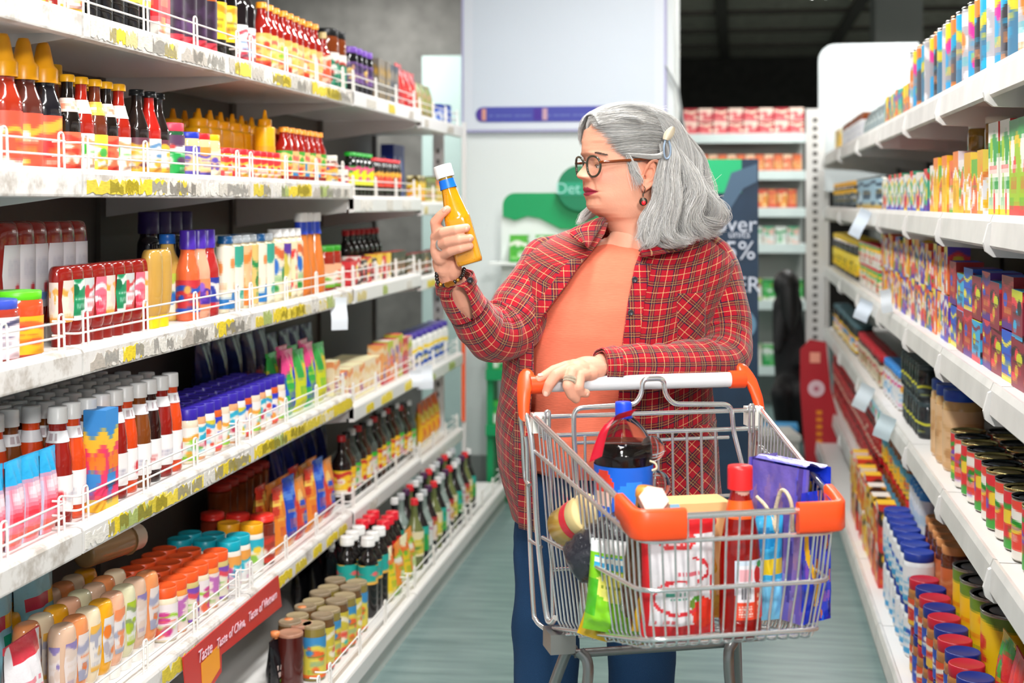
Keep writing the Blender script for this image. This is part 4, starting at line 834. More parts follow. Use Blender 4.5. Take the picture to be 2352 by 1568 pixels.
kA = [pouch('red and yellow snack bag', .12, .2, .06, FD(243, '#d8322e', '#f0c42a', '#3aa03a', '#e8e0d8')), pouch('yellow and orange snack bag', .12, .2, .06, FD(244, '#f0bc1e', '#e8602a', '#e8403a', '#f4e0a0')), pouch('green and white snack bag', .12, .2, .06, FD(245, '#2aa04a', '#e8ece8', '#e03a3a', '#1ab0a8'))]
run(kA, 'R', 4, 2640, 2262, rows=2)
kB = tin('large yellow tin with palm print', .2, .065, T(246, '#f0c414', '#6a8a1e', '#e8701e', '#f0c414', '#d83a2a'), '#9a9894'); run(kB, 'R', 4, 2258, 2166, rows=2)
kC = jar('peanut butter jar with yellow lid', .15, .05, '#f0c00e', '#8a5a34', D(248, '#f0c01e', '#d83a2a', '#e8842a', '#2a1a10'), (.05, .55), .18); run(kC, 'R', 4, 2200, 2140, inset=.14)
kD = jar('brown spread jar with peach lid', .2, .042, '#d8945a', '#5a2c18', D(249, '#c96a3a', '#3a1c10', '#d88a5a'), (.1, .7), .1); run(kD, 'R', 4, 2164, 2116)
kE = bottle('white tube bottle with blue bands', .25, .028, '#2a8ad8', '#e3e6e8', D(250, '#e0e6ea', '#2a8ad8', '#e0e6ea', '#b8d0e0'), (.1, .8), shoulder=.84, neck=.8); run(kE, 'R', 4, 2112, 2086)
kF = jar('spread jar with red lid and blue band', .15, .04, '#cc1e22', '#8a4a24', D(251, '#f0b81e', '#2a8ac0', '#e8602a', '#5ab0d8'), (.05, .62), .16); run(kF, 'R', 4, 2082, 2022, rows=1, layers=2)
kG = jar('chocolate jar with red lid', .13, .04, '#b81a22', '#3a1410', D(252, '#a81e24', '#6a1418', '#e0c8b0', '#c93a3a'), (.05, .7), .18); run(kG, 'R', 4, 2018, 1910, rows=1, layers=2)
kA = [pouch('orange and blue snack bag', .13, .2, .06, FD(255, '#e8922a', '#2a4a8a', '#e83a3a', '#f0c03a')), pouch('grey and red snack bag', .13, .2, .06, FD(256, '#8a8a8c', '#c92a34', '#f0b02a', '#3ab8c0'))]
run(kA, 'R', 5, 2640, 2200, rows=2)
kB = jar('peanut butter jar with dark blue lid', .13, .043, '#16287a', '#a86a3a', D(258, '#2a4ab0', '#e8e4dc', '#c93a3a', '#3a5ac0'), (.05, .6), .18); kB2 = jar('peanut butter jar with crimson lid', .13, .043, '#b01c30', '#a8703c', D(259, '#c9322e', '#e8b83a', '#e8e0d0', '#d8502a'), (.05, .6), .18)
run([kB, kB2], 'R', 5, 2196, 2080, rows=1, layers=2)
kC = jar('white and blue tub', .15, .045, '#1f3a9a', '#e0e4e8', D(260, '#dce2ea', '#2a52b8', '#3a9ad0', '#e8e8ec'), (.08, .75), .14, name='tub'); run(kC, 'R', 5, 2076, 2020, layers=2)
kD = [carton('red and yellow carton', .08, .06, .14, 262, '#d83a2e', ['#f0c02a', '#e8e0d8', '#3a2a20']), carton('orange carton', .08, .06, .13, 263, '#e8862a', ['#f0c83a', '#d8402a', '#e8d8c0'])]
run(kD, 'R', 5, 2016, 1950, layers=2)
# paper tags and strips hanging on the shelf edges
def hang(px, py0, py1, X, w, label, c='#dfe6ee', tilt=0.0, prints=3):
    y = on_x(px, X); Dp = -X*ST+y*CT; z0 = CZ-(py0-HY)/F*Dp; z1 = CZ-(py1-HY)/F*Dp; h = z0-z1
    P = [[((i/4-.5)*w+.0, .004*math.sin(j*.9)+(-.012*(j/8)**2), -h*j/8) for i in range(5)] for j in range(9)]
    m = MB().grid(P); v = [(p[0], p[1]+.0008, p[2]) for p in m.v]; n = len(m.v)
    m.add(v, [tuple(reversed(f)) for f in m.f])
    t = thing('price_tag', label, 'price tag', (X, y, z0), 0)
    t.rotation_euler = (0, tilt, math.radians(35) if X < 0 else math.radians(-30))
    obj('paper', m.mesh('paper', mat(c, .6)), t)
    for k in range(prints):
        obj('print_line', MB().box((-w*.3, -.016, -h*(.3+.2*k)-.004), (w*.3, -.0155, -h*(.3+.2*k))).mesh('print_line', mat('#8a93a0', .6)), t)
hang(778, 683, 757, XL+.012, .055, 'white paper price tag hanging from the third left shelf', prints=0)
hang(975, 838, 893, XL+.014, .07, 'white paper price tag pair hanging from the fourth left shelf', prints=0)
hang(955, 850, 888, XL+.018, .05, 'smaller white paper tag beside the hanging pair, fourth left shelf', prints=0)
hang(1990, 482, 550, XR-.02, .05, 'blue white paper tag hanging from the second right shelf', '#cfdcea', .45, 0)
hang(1992, 690, 738, XR-.02, .06, 'blue white paper tag hanging from the third right shelf', '#cfdcea', .35, 0)
hang(2032, 665, 718, XR-.02, .04, 'narrow pale paper tag on the third right shelf', '#d8e2ea', -.2, 0)
hang(1995, 885, 945, XR-.02, .06, 'curled pale paper tag on the fourth right shelf', '#cfdce4', .4, 0)
hang(2040, 955, 1010, XR-.02, .06, 'pale blue paper tag on the fourth right shelf', '#c3d6de', .3, 0)
# label strips taped on the right lips
for (pa, pb, si, c, lab) in ((1998, 2030, 3, '#9cc4d2', 'pale blue printed shelf label strip, fourth right shelf'), (1988, 2020, 4, '#b9d9e2', 'pale blue and green shelf label strip, fifth right shelf')):
    y0, y1 = sorted((on_x(pa, XR-.006), on_x(pb, XR-.006)))
    t = thing('label_strip', lab, 'label', (XR-.0065, (y0+y1)/2, RZ[si]+.006)); L = (y1-y0)/2
    obj('strip', MB().box((-.0012, -L, 0), (0, L, .05)).mesh('strip', mat(c, .5)), t)
    for k in range(5): obj('print_block', MB().box((-.0022, -L*.9+k*L*.38, .012), (-.0013, -L*.9+k*L*.38+L*.25, .036)).mesh('print_block', mat('#6ab89a' if k % 2 else '#d88a90', .5)), t)
# red sign clipped to the lip of the fifth left shelf
y0 = on_x(414, XL); y1 = on_x(634, XL); zl = LZ[4]
sg = thing('shelf_sign', 'long red shelf edge sign with white script and orange patch, fifth left shelf', 'sign', (XL+.004, y0, zl)); L = y1-y0
YZ = Matrix(((0,0,1,0),(1,0,0,0),(0,1,0,0),(0,0,0,1)))
obj('board', MB().prism([(0, .04), (L, .05), (L+.03, -.045), (L*.5, -.035), (.36*L, -.032), (.36*L, -.075), (.2*L, -.1), (.17*L, -.08), (.12*L, -.095), (.04*L, -.09)], 0, .003).xf(YZ).mesh('board', mat('#c4322c', .45)), sg)
obj('orange_patch', MB().prism([(.16*L, -.01), (.33*L, .0), (.34*L, -.06), (.21*L, -.085), (.17*L, -.07)], .0032, .0042).xf(YZ).mesh('orange_patch', mat('#ec9a20', .5)), sg)
for txt, yy, zz, size in (('Taste', .19*L, .010, .042), ('Taste of China,', .45*L, .004, .034), ('Taste of Vietnam', .80*L, .004, .034)):
    obj('lettering', text_mesh(txt, size, mat('#eac3d0', .5), .0006, .2), sg, (.0055, yy, zz), (math.pi/2, 0, math.pi/2))
# ------------------------------------------------------------------ shopping trolley
HC = W(1467, 877, 2.905); CR = TH+math.radians(12)
CHROME = mat('#e4e6e6', .2, .88, name='zinc_plated_wire'); ORNG = mat('#f4511e', .35, name='orange_plastic')
ct = thing('shopping_trolley', 'steel wire supermarket trolley with white handle and orange corners, full of groceries', 'trolley', (HC.x, HC.y, 0), CR)
HZ = HC.z
obj('handle', MB().tube([(-.212, 0, HZ), (.212, 0, HZ)], .0155, 20).mesh('handle', mat('#dcdee2', .35)), ct)
for s in (-1, 1):
    e = obj('handle_end', MB().tube([(s*.196, 0, HZ), (s*.228, 0, HZ)], .0185, 16).mesh('handle_end', ORNG), ct)
    # elbow: flat tapering sleeve running down and forward
    sec = [((s*.229, .012, HZ+.024), .006, .006), ((s*.23, .010, HZ+.021), .017, .017), ((s*.232, .006, HZ+.012), .023, .026), ((s*.24, -.004, HZ), .019, .026), ((s*.246, -.022, HZ-.03), .017, .021), ((s*.248, -.034, HZ-.056), .014, .017)]
    P = []
    for c, a, b in sec:
        P.append([(c[0]+a*math.cos(t)*.75, c[1]+b*math.sin(t)*.9, c[2]+b*math.sin(t)*.55) for t in [2*math.pi*k/12 for k in range(12)]])
    m = MB().grid(P, None, True); m.add(P[0], [tuple(range(12))[::-1]], smooth=False); m.add(P[-1], [tuple(range(12))], smooth=False)
    obj('elbow', m.mesh('elbow', ORNG), e)
    # frame tubes
    obj('side_tube', MB().tube(catmull([(s*.246, -.028, HZ-.045), (s*.242, -.05, .985), (s*.236, -.062, .93), (s*.228, -.066, .78), (s*.212, -.072, .62), (s*.205, -.085, .6), (s*.2, -.1, .612)], 5), .0062, 8).mesh('side_tube', CHROME), ct)
    obj('side_tube', MB().tube(catmull([(s*.25, -.022, HZ-.045), (s*.25, -.018, .985), (s*.246, -.015, .95), (s*.243, -.012, .9), (s*.24, -.015, .868), (s*.236, -.03, .858)], 5), .005, 8).mesh('side_tube', CHROME), ct)
    obj('side_tube', MB().tube(catmull([(s*.243, -.03, .955), (s*.24, -.028, .93), (s*.236, -.02, .85), (s*.224, -.012, .62), (s*.219, -.02, .585), (s*.205, -.04, .572)], 5), .0052, 8).mesh('side_tube', CHROME), ct)
    obj('tie', MB().tube([(s*.232, -.015, .745), (s*.222, -.075, .745)], .004, 6).mesh('tie', CHROME), ct)
    h = obj('hinge', MB().box((s*.222-.017, -.078, .968), (s*.222+.017, -.055, 1.006)).mesh('hinge', mat('#e6e3db', .4)), ct)
    obj('hinge_wire', MB().tube(bezier_round([(s*.216, -.082, .955), (s*.216, -.084, 1.012), (s*.207, -.084, 1.012), (s*.207, -.082, .955)], .008), .003, 6).mesh('hinge_wire', CHROME), h)
def cpt(lv, side, f):                  # basket surface: lv 0 bottom..1 top, side -1..1 across, f 0 rear..1 front
    Z = [(.592, .700), (.765, .784), (.930, .866), (1.0, .907)]; Hw = [(.200, .153), (.219, .166), (.231, .173), (.235, .176)]; Yr = [(-.10, -.548), (-.09, -.56), (-.075, -.568), (-.07, -.572)]
    g = [0, .42, .82, 1]
    def it(T, q): return float(np.interp(lv, g, [t[q] for t in T]))
    z = it(Z, 0)*(1-f)+it(Z, 1)*f; hw = it(Hw, 0)*(1-f)+it(Hw, 1)*f; y = it(Yr, 0)*(1-f)+it(Yr, 1)*f
    return Vector((side*hw, y, z))
for k, lv in enumerate((0, .42, .82, 1)):
    r = .0042 if lv < 1 else .006
    pts = bezier_round([cpt(lv, -1, -.02), cpt(lv, -1, 1), cpt(lv, 1, 1), cpt(lv, 1, -.02)], .035, 5)
    obj('rim', MB().tube(pts, r, 8).mesh('rim', CHROME), ct)
for s in (-1, 1):
    for i in range(22):
        f = .02+.94*i/21
        p = [cpt(1, s, f), cpt(.42, s, f), cpt(.04, s, f), cpt(0, s*.94, f)-Vector((0, 0, .012))]
        p = [q-Vector((s*.004, 0, 0)) for q in p]
        obj('wire', MB().tube(p, .0021, 5).mesh('wire', CHROME), ct)
for i in range(15):
    sd = -.9+1.8*i/14
    p = bezier_round([cpt(1, sd, 1)+Vector((0, .005, 0)), cpt(.42, sd, 1)+Vector((0, .005, 0)), cpt(0, sd, 1)+Vector((0, .01, -.014)), cpt(0, sd, .9)-Vector((0, 0, .016)), cpt(0, sd, 0)-Vector((0, 0, .004))], .02, 4)
    obj('wire', MB().tube(p, .0022, 5).mesh('wire', CHROME), ct)
for i in range(6):
    f = .08+.8*i/5
    obj('floor_wire', MB().tube([cpt(0, -.96, f)-Vector((0, 0, .012)), cpt(0, .96, f)-Vector((0, 0, .012))], .0026, 5).mesh('floor_wire', CHROME), ct)
# rear gate with its loop
gy = -.086
g = obj('gate_frame', MB().tube(bezier_round([(-.135, gy+.0, .60), (-.159, gy, .97), (-.159, gy, 1.016), (-.034, gy, 1.02), (-.02, gy, 1.04), (-.019, gy, 1.07), (.026, gy, 1.07), (.027, gy, 1.04), (.045, gy, 1.018), (.167, gy, 1.014), (.172, gy, .96), (.205, gy-.03, .80)], .018, 5), .0052, 8).mesh('gate_frame', CHROME), ct)
for z, a, b in ((1.0, -.222, .222), (.963, -.228, .23), (.947, -.155, .165), (.83, -.0, .19), (.70, -.2, .2)):
    obj('gate_bar', MB().tube([(a, gy+.008, z), (b, gy+.008, z)], .0046 if z > .96 else .0038, 8).mesh('gate_bar', CHROME), ct)
for i in range(12):
    x = -.165+.33*i/11
    if abs(x+.159) < .012 or abs(x-.167) < .012: continue
    obj('wire', MB().tube([(x, gy+.004, .96), (x*1.02+.004, gy+.004, .60)], .003, 6).mesh('wire', CHROME), ct)
for x in (-.205, .212):
    obj('wire', MB().tube([(x, gy+.01, .965), (x*.97, gy+.01, .6)], .0045, 6).mesh('wire', CHROME), ct)
# orange bumpers on the front corners
for s in (-1, 1):
    path = []
    c = cpt(1, s, 1)
    pts = [cpt(1, s, .86)+Vector((s*.003, 0, .0)), cpt(1, s, .93)+Vector((s*.004, 0, 0)), c+Vector((s*.004, .008, 0)), c+Vector((s*-.008, -.004, 0)), c+Vector((s*-.05, -.005, 0)), c+Vector((-s*.078, -.004, 0))]
    pts = bezier_round(pts, .02, 4)
    P = []
    n = len(pts)
    for i, p in enumerate(pts):
        t = (pts[min(n-1, i+1)]-pts[max(0, i-1)]).normalized(); nn = Vector((t.y, -t.x, 0)).normalized()*s*-1
        hi = .014; lo = -.036 if i > 3 else -.026-.003*i
        P.append([tuple(p+nn*dx*.009+Vector((0, 0, dz))) for dx, dz in ((1, hi-.004), (.6, hi), (-.6, hi), (-1, hi-.004), (-1, lo+.004), (-.6, lo), (.6, lo), (1, lo+.004))])
    m = MB().grid(P, None, True); m.add(P[0], [tuple(range(8))[::-1]], smooth=False); m.add(P[-1], [tuple(range(8))], smooth=False)
    obj('bumper', m.mesh('bumper', ORNG), ct)
# chassis
DST = mat('#8f9190', .35, .8)
for s in (-1, 1):
    br = obj('bracket', MB().box((s*.19-.025, -.125, .548), (s*.19+.025, -.06, .586)).mesh('bracket', mat('#9a9a97', .35, .8)), ct)
    obj('leg', MB().tube(catmull([(s*.165, -.11, .552), (s*.178, -.085, .53), (s*.215, .0, .33), (s*.232, .05, .12)], 6), .011, 10).mesh('leg', DST), ct)
    obj('leg', MB().tube(catmull([(s*.158, -.125, .552), (s*.143, -.135, .525), (s*.15, -.15, .42), (s*.16, -.3, .16), (s*.155, -.5, .13)], 6), .011, 10).mesh('leg', DST), ct)
    for (x, y) in ((s*.232, .055), (s*.155, -.5)):
        c_ = obj('castor', MB().tube([(x, y, .13), (x, y, .085)], .009, 8).box((x-.016, y-.02, .035), (x-.012, y+.02, .09)).box((x+.012, y-.02, .035), (x+.016, y+.02, .09)).mesh('castor', DST), ct)
        obj('wheel', MB().lathe([(.03, -.01), (.046, -.008), (.046, .008), (.03, .01)], 20).xf(Matrix.Translation((x, y, .047)) @ Matrix.Rotation(math.pi/2, 4, 'Y')).mesh('wheel', mat('#3c3c3c', .6)), c_)
obj('crossbar', MB().tube([(-.165, -.115, .545), (.165, -.115, .545)], .009, 8).mesh('crossbar', DST), ct)
obj('crossbar', MB().tube([(-.16, -.3, .158), (.16, -.3, .158)], .008, 8).mesh('crossbar', DST), ct)

# ------------------------------------------------------------------ groceries in the trolley
def at(px, py, Dp, dz=0): p = W(px, py, Dp); return Vector((p.x, p.y, p.z+dz))
CRZ = CR
# cola bottle
H = .335; R = .054
z0 = .70; q = W(1432, 1100, 2.63)
cb = thing('cola_bottle', 'large cola bottle with blue cap and blue label standing in the trolley', 'bottle', (q.x, q.y, z0), 0)
prof = smooth_prof([(R*.99, .25), (R*.97, .273), (R*.8, .296), (R*.5, .315), (R*.26, .326), (.0125, .332), (.0125, H)], 3)
obj('shell', MB().lathe([(R*.6, 0), (R*.95, 0), (R, .012), (R*.96, .03), (R, .055), (R, .2)] + prof, 32).mesh('shell', mat('#ffffff', .04, trans=1.0, ior=1.12)), cb)
obj('drink', MB().lathe([(R*.55, .003), (R*.93, .003), (R*.97, .014), (R*.93, .03), (R*.97, .055), (R*.97, .2), (R*.965, .252), (R*.93, .274), (.0001, .275)], 32).mesh('drink', mat('#14100f', .08)), cb)
im = sheet(90, 30, '#0f62d8'); ell(im, '#e8402a', .62, .7, .07, .25); ell(im, '#f0c8b8', .62, .55, .06, .12)
for i in range(4): rect(im, '#e8ecf4', .5-.012*i, .512-.012*i, .2+.08*i, .9)
ell(im, '#2a8af0', .8, .6, .1, .2); rect(im, '#0a48b0', 0, 1, 0, .08)
obj('label', MB().lathe([(R+.0009, .108+.13*j/20) for j in range(21)], 90, img=np.roll(im, 2, 1), cap0=False, cap1=False).mesh('label', PRINT), cb)
obj('cap', MB().lathe([(.0155, H-.008), (.0155, H+.013), (.0145, H+.016), (.0001, H+.016)], 24).mesh('cap', mat('#1a4ae0', .35)), cb)
obj('neck_ring', MB().lathe([(.0165, H-.014), (.0165, H-.010), (.013, H-.009)], 20).mesh('neck_ring', mat('#1a3ac0', .35)), cb)
# red plastic tag hung over the bottle neck
tp = [at(1455, 945, 2.60), at(1430, 952, 2.585), at(1405, 962, 2.56), at(1388, 985, 2.55), at(1376, 1015, 2.55), at(1365, 1055, 2.55)]
tp = catmull(tp, 5); P = []
for i, p in enumerate(tp):
    w = .011+.012*(i/25)**1.5
    P.append([tuple(p+Vector((-.4*w, 0, -w*.6 if i < 12 else -.2*w))), tuple(p+Vector((0, -.004, 0))), tuple(p+Vector((.6*w, 0, w*.5 if i < 12 else .3*w)))])
m = MB().grid(P); n = len(m.v); m.add([(v[0], v[1]+.0012, v[2]-.001) for v in m.v], [tuple(reversed(f)) for f in m.f])
tg = obj('neck_tag', m.mesh('neck_tag', mat('#c4102c', .3))); tag(tg, 'red plastic tag looped over the neck of the cola bottle', 'tag')
# ketchup bottle
H = .285; R = .0375; q = W(1700, 1300, 2.43); zf = .685
kb = thing('ketchup_bottle', 'tall ketchup bottle with red cap and printed back label, front of trolley', 'bottle', (q.x, q.y, zf), CR+.15)
zc = H-.037
prof = [(R*.6, 0), (R*.95, 0), (R, .008)] + smooth_prof([(R, .02), (R*.98, .1), (R*.92, .15), (R*.72, .195), (R*.5, .232), (.0165, zc)], 4)
obj('body', MB().lathe(prof, 32, .85).mesh('body', mat('#8f120c', .08, coat=.6)), kb)
obj('cap', MB().lathe([(.0215, zc-.002), (.0215, H*.985), (.0205, H), (.0001, H)], 28).mesh('cap', mat('#e8282a', .35)), kb)
obj('neck', MB().lathe([(.0172, zc-.02), (.0168, zc-.002)], 20, .9).mesh('neck', mat('#d9a898', .15)), kb)
im = sheet(60, 60, '#cfe0ee'); rect(im, '#e8482a', .35, 1, 0, .62); rect(im, '#e8482a', 0, .35, 0, .42); rect(im, '#eceaf0', .08, .5, .3, .92); rect(im, '#f0b0b8', .12, .45, .65, .85)
for i in range(9): rect(im, '#2c2c34', .17+.028*i, .17+.028*i+.014, .35, .55)
words(im, '#f4d8cc', .1, .45, .05, .26, 3, 5); words(im, '#f6c8a8', .6, .75, .1, .5, 5, 3); ell(im, '#c9201e', .62, .75, .12, .16); ell(im, '#3a9a4a', .7, .92, .1, .06)
a0 = -math.pi/2-.95; P = [[(math.cos(t)*(r+.0008), math.sin(t)*(r*.85+.0008), z) for t in [a0+1.9*i/60+.25 for i in range(61)]] for z, r in [(.03+.1*j/60, float(np.interp(.03+.1*j/60, [p[1] for p in prof[3:]], [p[0] for p in prof[3:]]))) for j in range(61)]]
obj('label', MB().grid(P, im).mesh('label', PRINT), kb)
nl = [(float(np.interp(z, [p[1] for p in prof[3:]], [p[0] for p in prof[3:]])), z) for z in np.linspace(.198, .228, 8)]
obj('neck_label', MB().lathe([(r+.0009, z) for r, z in nl], 28, .87, cap0=False, cap1=False).mesh('neck_label', mat('#f0601e', .35)), kb)
# tomato ketchup pouch, white and red
im = sheet(64, 84, '#e4e2e6'); rect(im, '#d81e26', 0, 1, .86, 1); rect(im, '#d81e26', .0, .09, 0, .86); rect(im, '#d81e26', .93, 1, 0, .5); rect(im, '#d81e26', 0, 1, 0, .1)
ell(im, '#e23a3c', .46, .8, .26, .075); ell(im, '#b8bcd8', .45, .835, .16, .03); words(im, '#f4d0d4', .25, .66, .77, .81, 2, 1)
ell(im, '#e43420', .8, .2, .17, .13); ell(im, '#4a9a2a', .72, .33, .07, .03); ell(im, '#6a8a2a', .64, .28, .03, .05)
def script(im, c, cu, cv, ru, rv, a0, a1, n=200, w=2):
    h, wd_ = im.shape[:2]
    for k in range(n):
        t = a0+(a1-a0)*k/n; x = int((cu+ru*math.cos(t))*wd_); y = int((cv+rv*math.sin(t))*h)
        if 0 <= x < wd_ and 0 <= y < h: im[y:y+w, x:x+w] = srgb(c)
script(im, '#d8323c', .45, .33, .33, .14, 1.2, 5.6); script(im, '#d8323c', .62, .55, .26, .1, -1.2, 1.4); words(im, '#4aa08a', .28, .6, .36, .4, 6, 1); words(im, '#4aa08a', .34, .58, .31, .35, 7, 1)
words(im, '#e06a70', .15, .4, .13, .17, 8, 1); words(im, '#d86a78', .45, .8, .53, .57, 9, 1)
def fine_pouch(name, label, w, h, d, img, loc, rz, tilt=(0, 0), nu=48, nv=60, wr=.003):
    m = MB()
    for sgn in (-1, 1):
        P = []
        for j in range(nv+1):
            v = j/nv; row = []
            for i in range(nu+1):
                u = i/nu; b = max(0, math.sin(math.pi*u))**.55*max(0, 1-v**4)**.8*min(1, .3+v*5)
                nz = wr*noise.noise((u*7, v*9, sgn*3+w*50))*1.5+wr*.5*math.sin(u*23+v*6)
                row.append(((u-.5)*w*(1-.05*math.sin(math.pi*v)), sgn*(d/2*b+.001)+nz*b, v*h))
            P.append(row)
        m.grid(P, img if sgn < 0 else img[:, ::-1], flip=(sgn > 0))
    t = thing(name, label, 'pouch', loc, rz); t.rotation_euler = (tilt[0], tilt[1], rz)
    obj('film', m.mesh('film', FOIL), t)
    obj('seal', MB().box((-w*.49, -.0018, h*.95), (w*.49, .0018, h*1.005)).mesh('seal', mat(tuple(img[-1, 2]), .25)), t)
    return t
q = W(1556, 1380, 2.40); fine_pouch('ketchup_pouch', 'white and red tomato print pouch at the front of the trolley', .132, .2, .055, im, (q.x, q.y, .692), CR)
# yellow snack pack behind it
im = sheet(40, 40, '#f0a01e'); ell(im, '#8a5a1e', .4, .7, .22, .16); ell(im, '#c97a1e', .5, .5, .3, .2); ell(im, '#6a4a1a', .3, .6, .1, .1); ell(im, '#f4c03a', .75, .3, .2, .2)
q = W(1606, 1340, 2.50); fine_pouch('snack_pack', 'yellow and brown snack pack behind the ketchup pouch', .085, .185, .03, im, (q.x, q.y, .69), CR-.1)
im = sheet(40, 40, '#c4161e'); rect(im, '#a0101a', 0, 1, .8, 1); ell(im, '#e85a4a', .5, .4, .3, .2)
q = W(1566, 1330, 2.485); fine_pouch('red_pack', 'dark red foil pack wedged behind the white and red pouch', .12, .19, .03, im, (q.x, q.y, .69), CR+.05)
# green and yellow pouch at the left side
im = sheet(48, 48, '#7ec81e'); rect(im, '#e8ecec', 0, 1, .88, 1); rect(im, '#3aa8d8', .1, .95, .72, .85); rect(im, '#e4f0e8', .1, .95, .78, .82); ell(im, '#e8e46a', .55, .52, .45, .16); rect(im, '#4ab01e', .0, .2, .2, .6); words(im, '#8a9a2a', .25, .85, .52, .56, 2, 1)
q = W(1402, 1400, 2.52); fine_pouch('green_pouch', 'lime green and yellow pouch at the left side of the trolley', .10, .16, .05, im, (q.x, q.y, .66), TH-.1, (0, .1))
im = sheet(40, 40, '#e8b80e'); words(im, '#3a2a10', .2, .8, .6, .75, 5, 1); words(im, '#c93a1e', .2, .8, .3, .45, 6, 2)
q = W(1362, 1450, 2.56); fine_pouch('yellow_packet', 'small yellow packet low in the rear left of the trolley', .06, .1, .03, im, (q.x, q.y, .637), TH, (0, .3))
q = W(1474, 1460, 2.42); fine_pouch('yellow_sachet', 'yellow sachet at the front left bottom of the trolley', .04, .1, .025, im, (q.x, q.y, .69), CR+.2, (0, .18))
im = sheet(40, 40, '#8e1018'); rect(im, '#a8161e', 0, 1, .5, .8)
q = W(1478, 1400, 2.47); fine_pouch('maroon_packet', 'plain maroon packet behind the front left wires of trolley', .06, .17, .04, im, (q.x, q.y, .68), CR+.3)
# purple gift bag with rope handle
im = sheet(40, 60, '#6a5ab0'); rg = random.Random(4)
for k in range(26): ell(im, rg.choice(['#5a52c0', '#7a62a8', '#8a6a9a', '#4a3a8a', '#8a86c8']), rg.random(), rg.random(), .05, rg.uniform(.1, .3))
im2 = sheet(50, 70, '#1a36c8')
for k in range(40): ell(im2, rg.choice(['#2a6af0', '#3a28a8', '#c8702a', '#12208a', '#2a58e0', '#7a4ab8']), rg.random(), rg.random(), rg.uniform(.02, .07), rg.uniform(.02, .07))
for j in range(8, 62):
    a = int(14+9*math.sin(j*.11)); im2[j, a:a+8] = srgb('#ecb414')
def panel(m, o, e1, e2, img, nu=40, nv=50, bulge=0.0):
    o, e1, e2 = Vector(o), Vector(e1), Vector(e2); n = e1.cross(e2).normalized()
    m.grid([[tuple(o+e1*(i/nu)+e2*(j/nv)+n*(bulge*math.sin(math.pi*i/nu)*math.sin(math.pi*min(1, .1+j/nv*.9))+.0025*noise.noise((i*.2, j*.15, o.x*9)))) for i in range(nu+1)] for j in range(nv+1)], img)
q = W(1808, 1350, 2.53)
bg = thing('gift_bag', 'purple blue glossy gift bag with rope handle in the trolley', 'bag', (q.x, q.y, .69), CR+.42)
m = MB(); w, d, h = .075, .135, .265
panel(m, (-w/2, -d/2, 0), (w, 0, 0), (0, 0, h*.86), im2)
panel(m, (w/2, -d/2, 0), (0, d, 0), (0, 0, h), im2); panel(m, (-w/2, d/2, 0), (0, -d, 0), (.02, 0, h), im); panel(m, (w/2, d/2, 0), (-w, 0, 0), (.01, 0, h*1.02), im)
obj('panels', m.mesh('panels', FOIL), bg)
obj('flap', MB().grid([[(-w/2+.02+(w-.02)*i/6, -d/2*.9+d*.9*j/10, h+.004+.006*math.sin(i)) for i in range(7)] for j in range(11)], col=srgb('#6a66c4')).mesh('flap', FOIL), bg)
obj('rope', MB().tube(catmull([(-w/2-.002, -.05, h*.6), (-w/2-.012, -.055, h*.8), (-w/2-.008, -.03, h*.86), (-w/2-.006, -.012, h*.7), (-w/2-.01, -.02, h*.58), (-w/2-.012, .0, h*.72), (-w/2-.008, .03, h*.78)], 8), .0035, 8).mesh('rope', mat('#dccdb0', .8, bump=(400, .6))), bg)
# jars, cartons and clear bottles
q = W(1330, 1195, 2.63)
jr = thing('lidded_jar', 'tilted jar with cream lid and red band lying in the rear left of the trolley', 'jar', (q.x, q.y, .835), 0); jr.rotation_euler = (math.radians(62), math.radians(-10), CR+.45)
obj('body', MB().lathe([(.03, -.06), (.036, -.055), (.037, .0), (.034, .012)], 28).mesh('body', mat('#c9a24a', .2)), jr)
obj('band', MB().lathe([(.0376, -.012), (.0376, .006)], 28).mesh('band', mat('#d82a3c', .4)), jr)
obj('lid', MB().lathe([(.037, .008), (.038, .01), (.038, .034), (.036, .037), (.0001, .037)], 30).mesh('lid', mat('#dcc489', .5)), jr)
q = W(1402, 1225, 2.575)
m = MB(); a = [[(.052*math.cos(t)*(1+.12*noise.noise((math.cos(t)*2, math.sin(t)*2, z*60))), .042*math.sin(t), (z-.5)*.17) for t in np.linspace(0, 2*math.pi, 40, endpoint=False)] for z in np.linspace(0, 1, 30)]
sc = [math.sin(math.pi*min(1, .08+z*.92*1.0))**.35 if 0 < z < 1 else .25 for z in np.linspace(0, 1, 30)]
a = [[(p[0]*s_, p[1]*s_, p[2]) for p in row] for row, s_ in zip(a, sc)]
m.grid(a, None, True, col=srgb('#26262e')); bb = obj('black_bag', m.mesh('black_bag', attr_mat('black_film', .12, coat=.6, bump=(90, .9))), None, (q.x, q.y, .80), (.2, math.radians(60), CR)); tag(bb, 'shiny black crinkled plastic packet in the left of the trolley', 'packet')
q = W(1472, 1118, 2.43)
hb_ = thing('amber_bottle', 'clear bottle with amber cap beside the front left bumper', 'bottle', (q.x, q.y, .83), 0); hb_.rotation_euler = (.1, .1, 0)
obj('body', MB().lathe([(.02, -.12), (.026, -.11), (.026, .03), (.016, .06), (.014, .075)], 24).mesh('body', mat('#5a3a1c', .1, coat=.4)), hb_)
obj('cap', MB().lathe([(.0165, .068), (.0165, .088), (.0185, .09), (.0185, .1), (.016, .106), (.0001, .107)], 24).mesh('cap', mat('#dc9440', .3)), hb_)
q = W(1500, 1152, 2.38)
hx = thing('hexagonal_jar', 'dark jar with pinkish hexagonal cardboard lid behind the front left bumper', 'jar', (q.x, q.y, .918), 0); hx.rotation_euler = (math.radians(48), math.radians(8), .1)
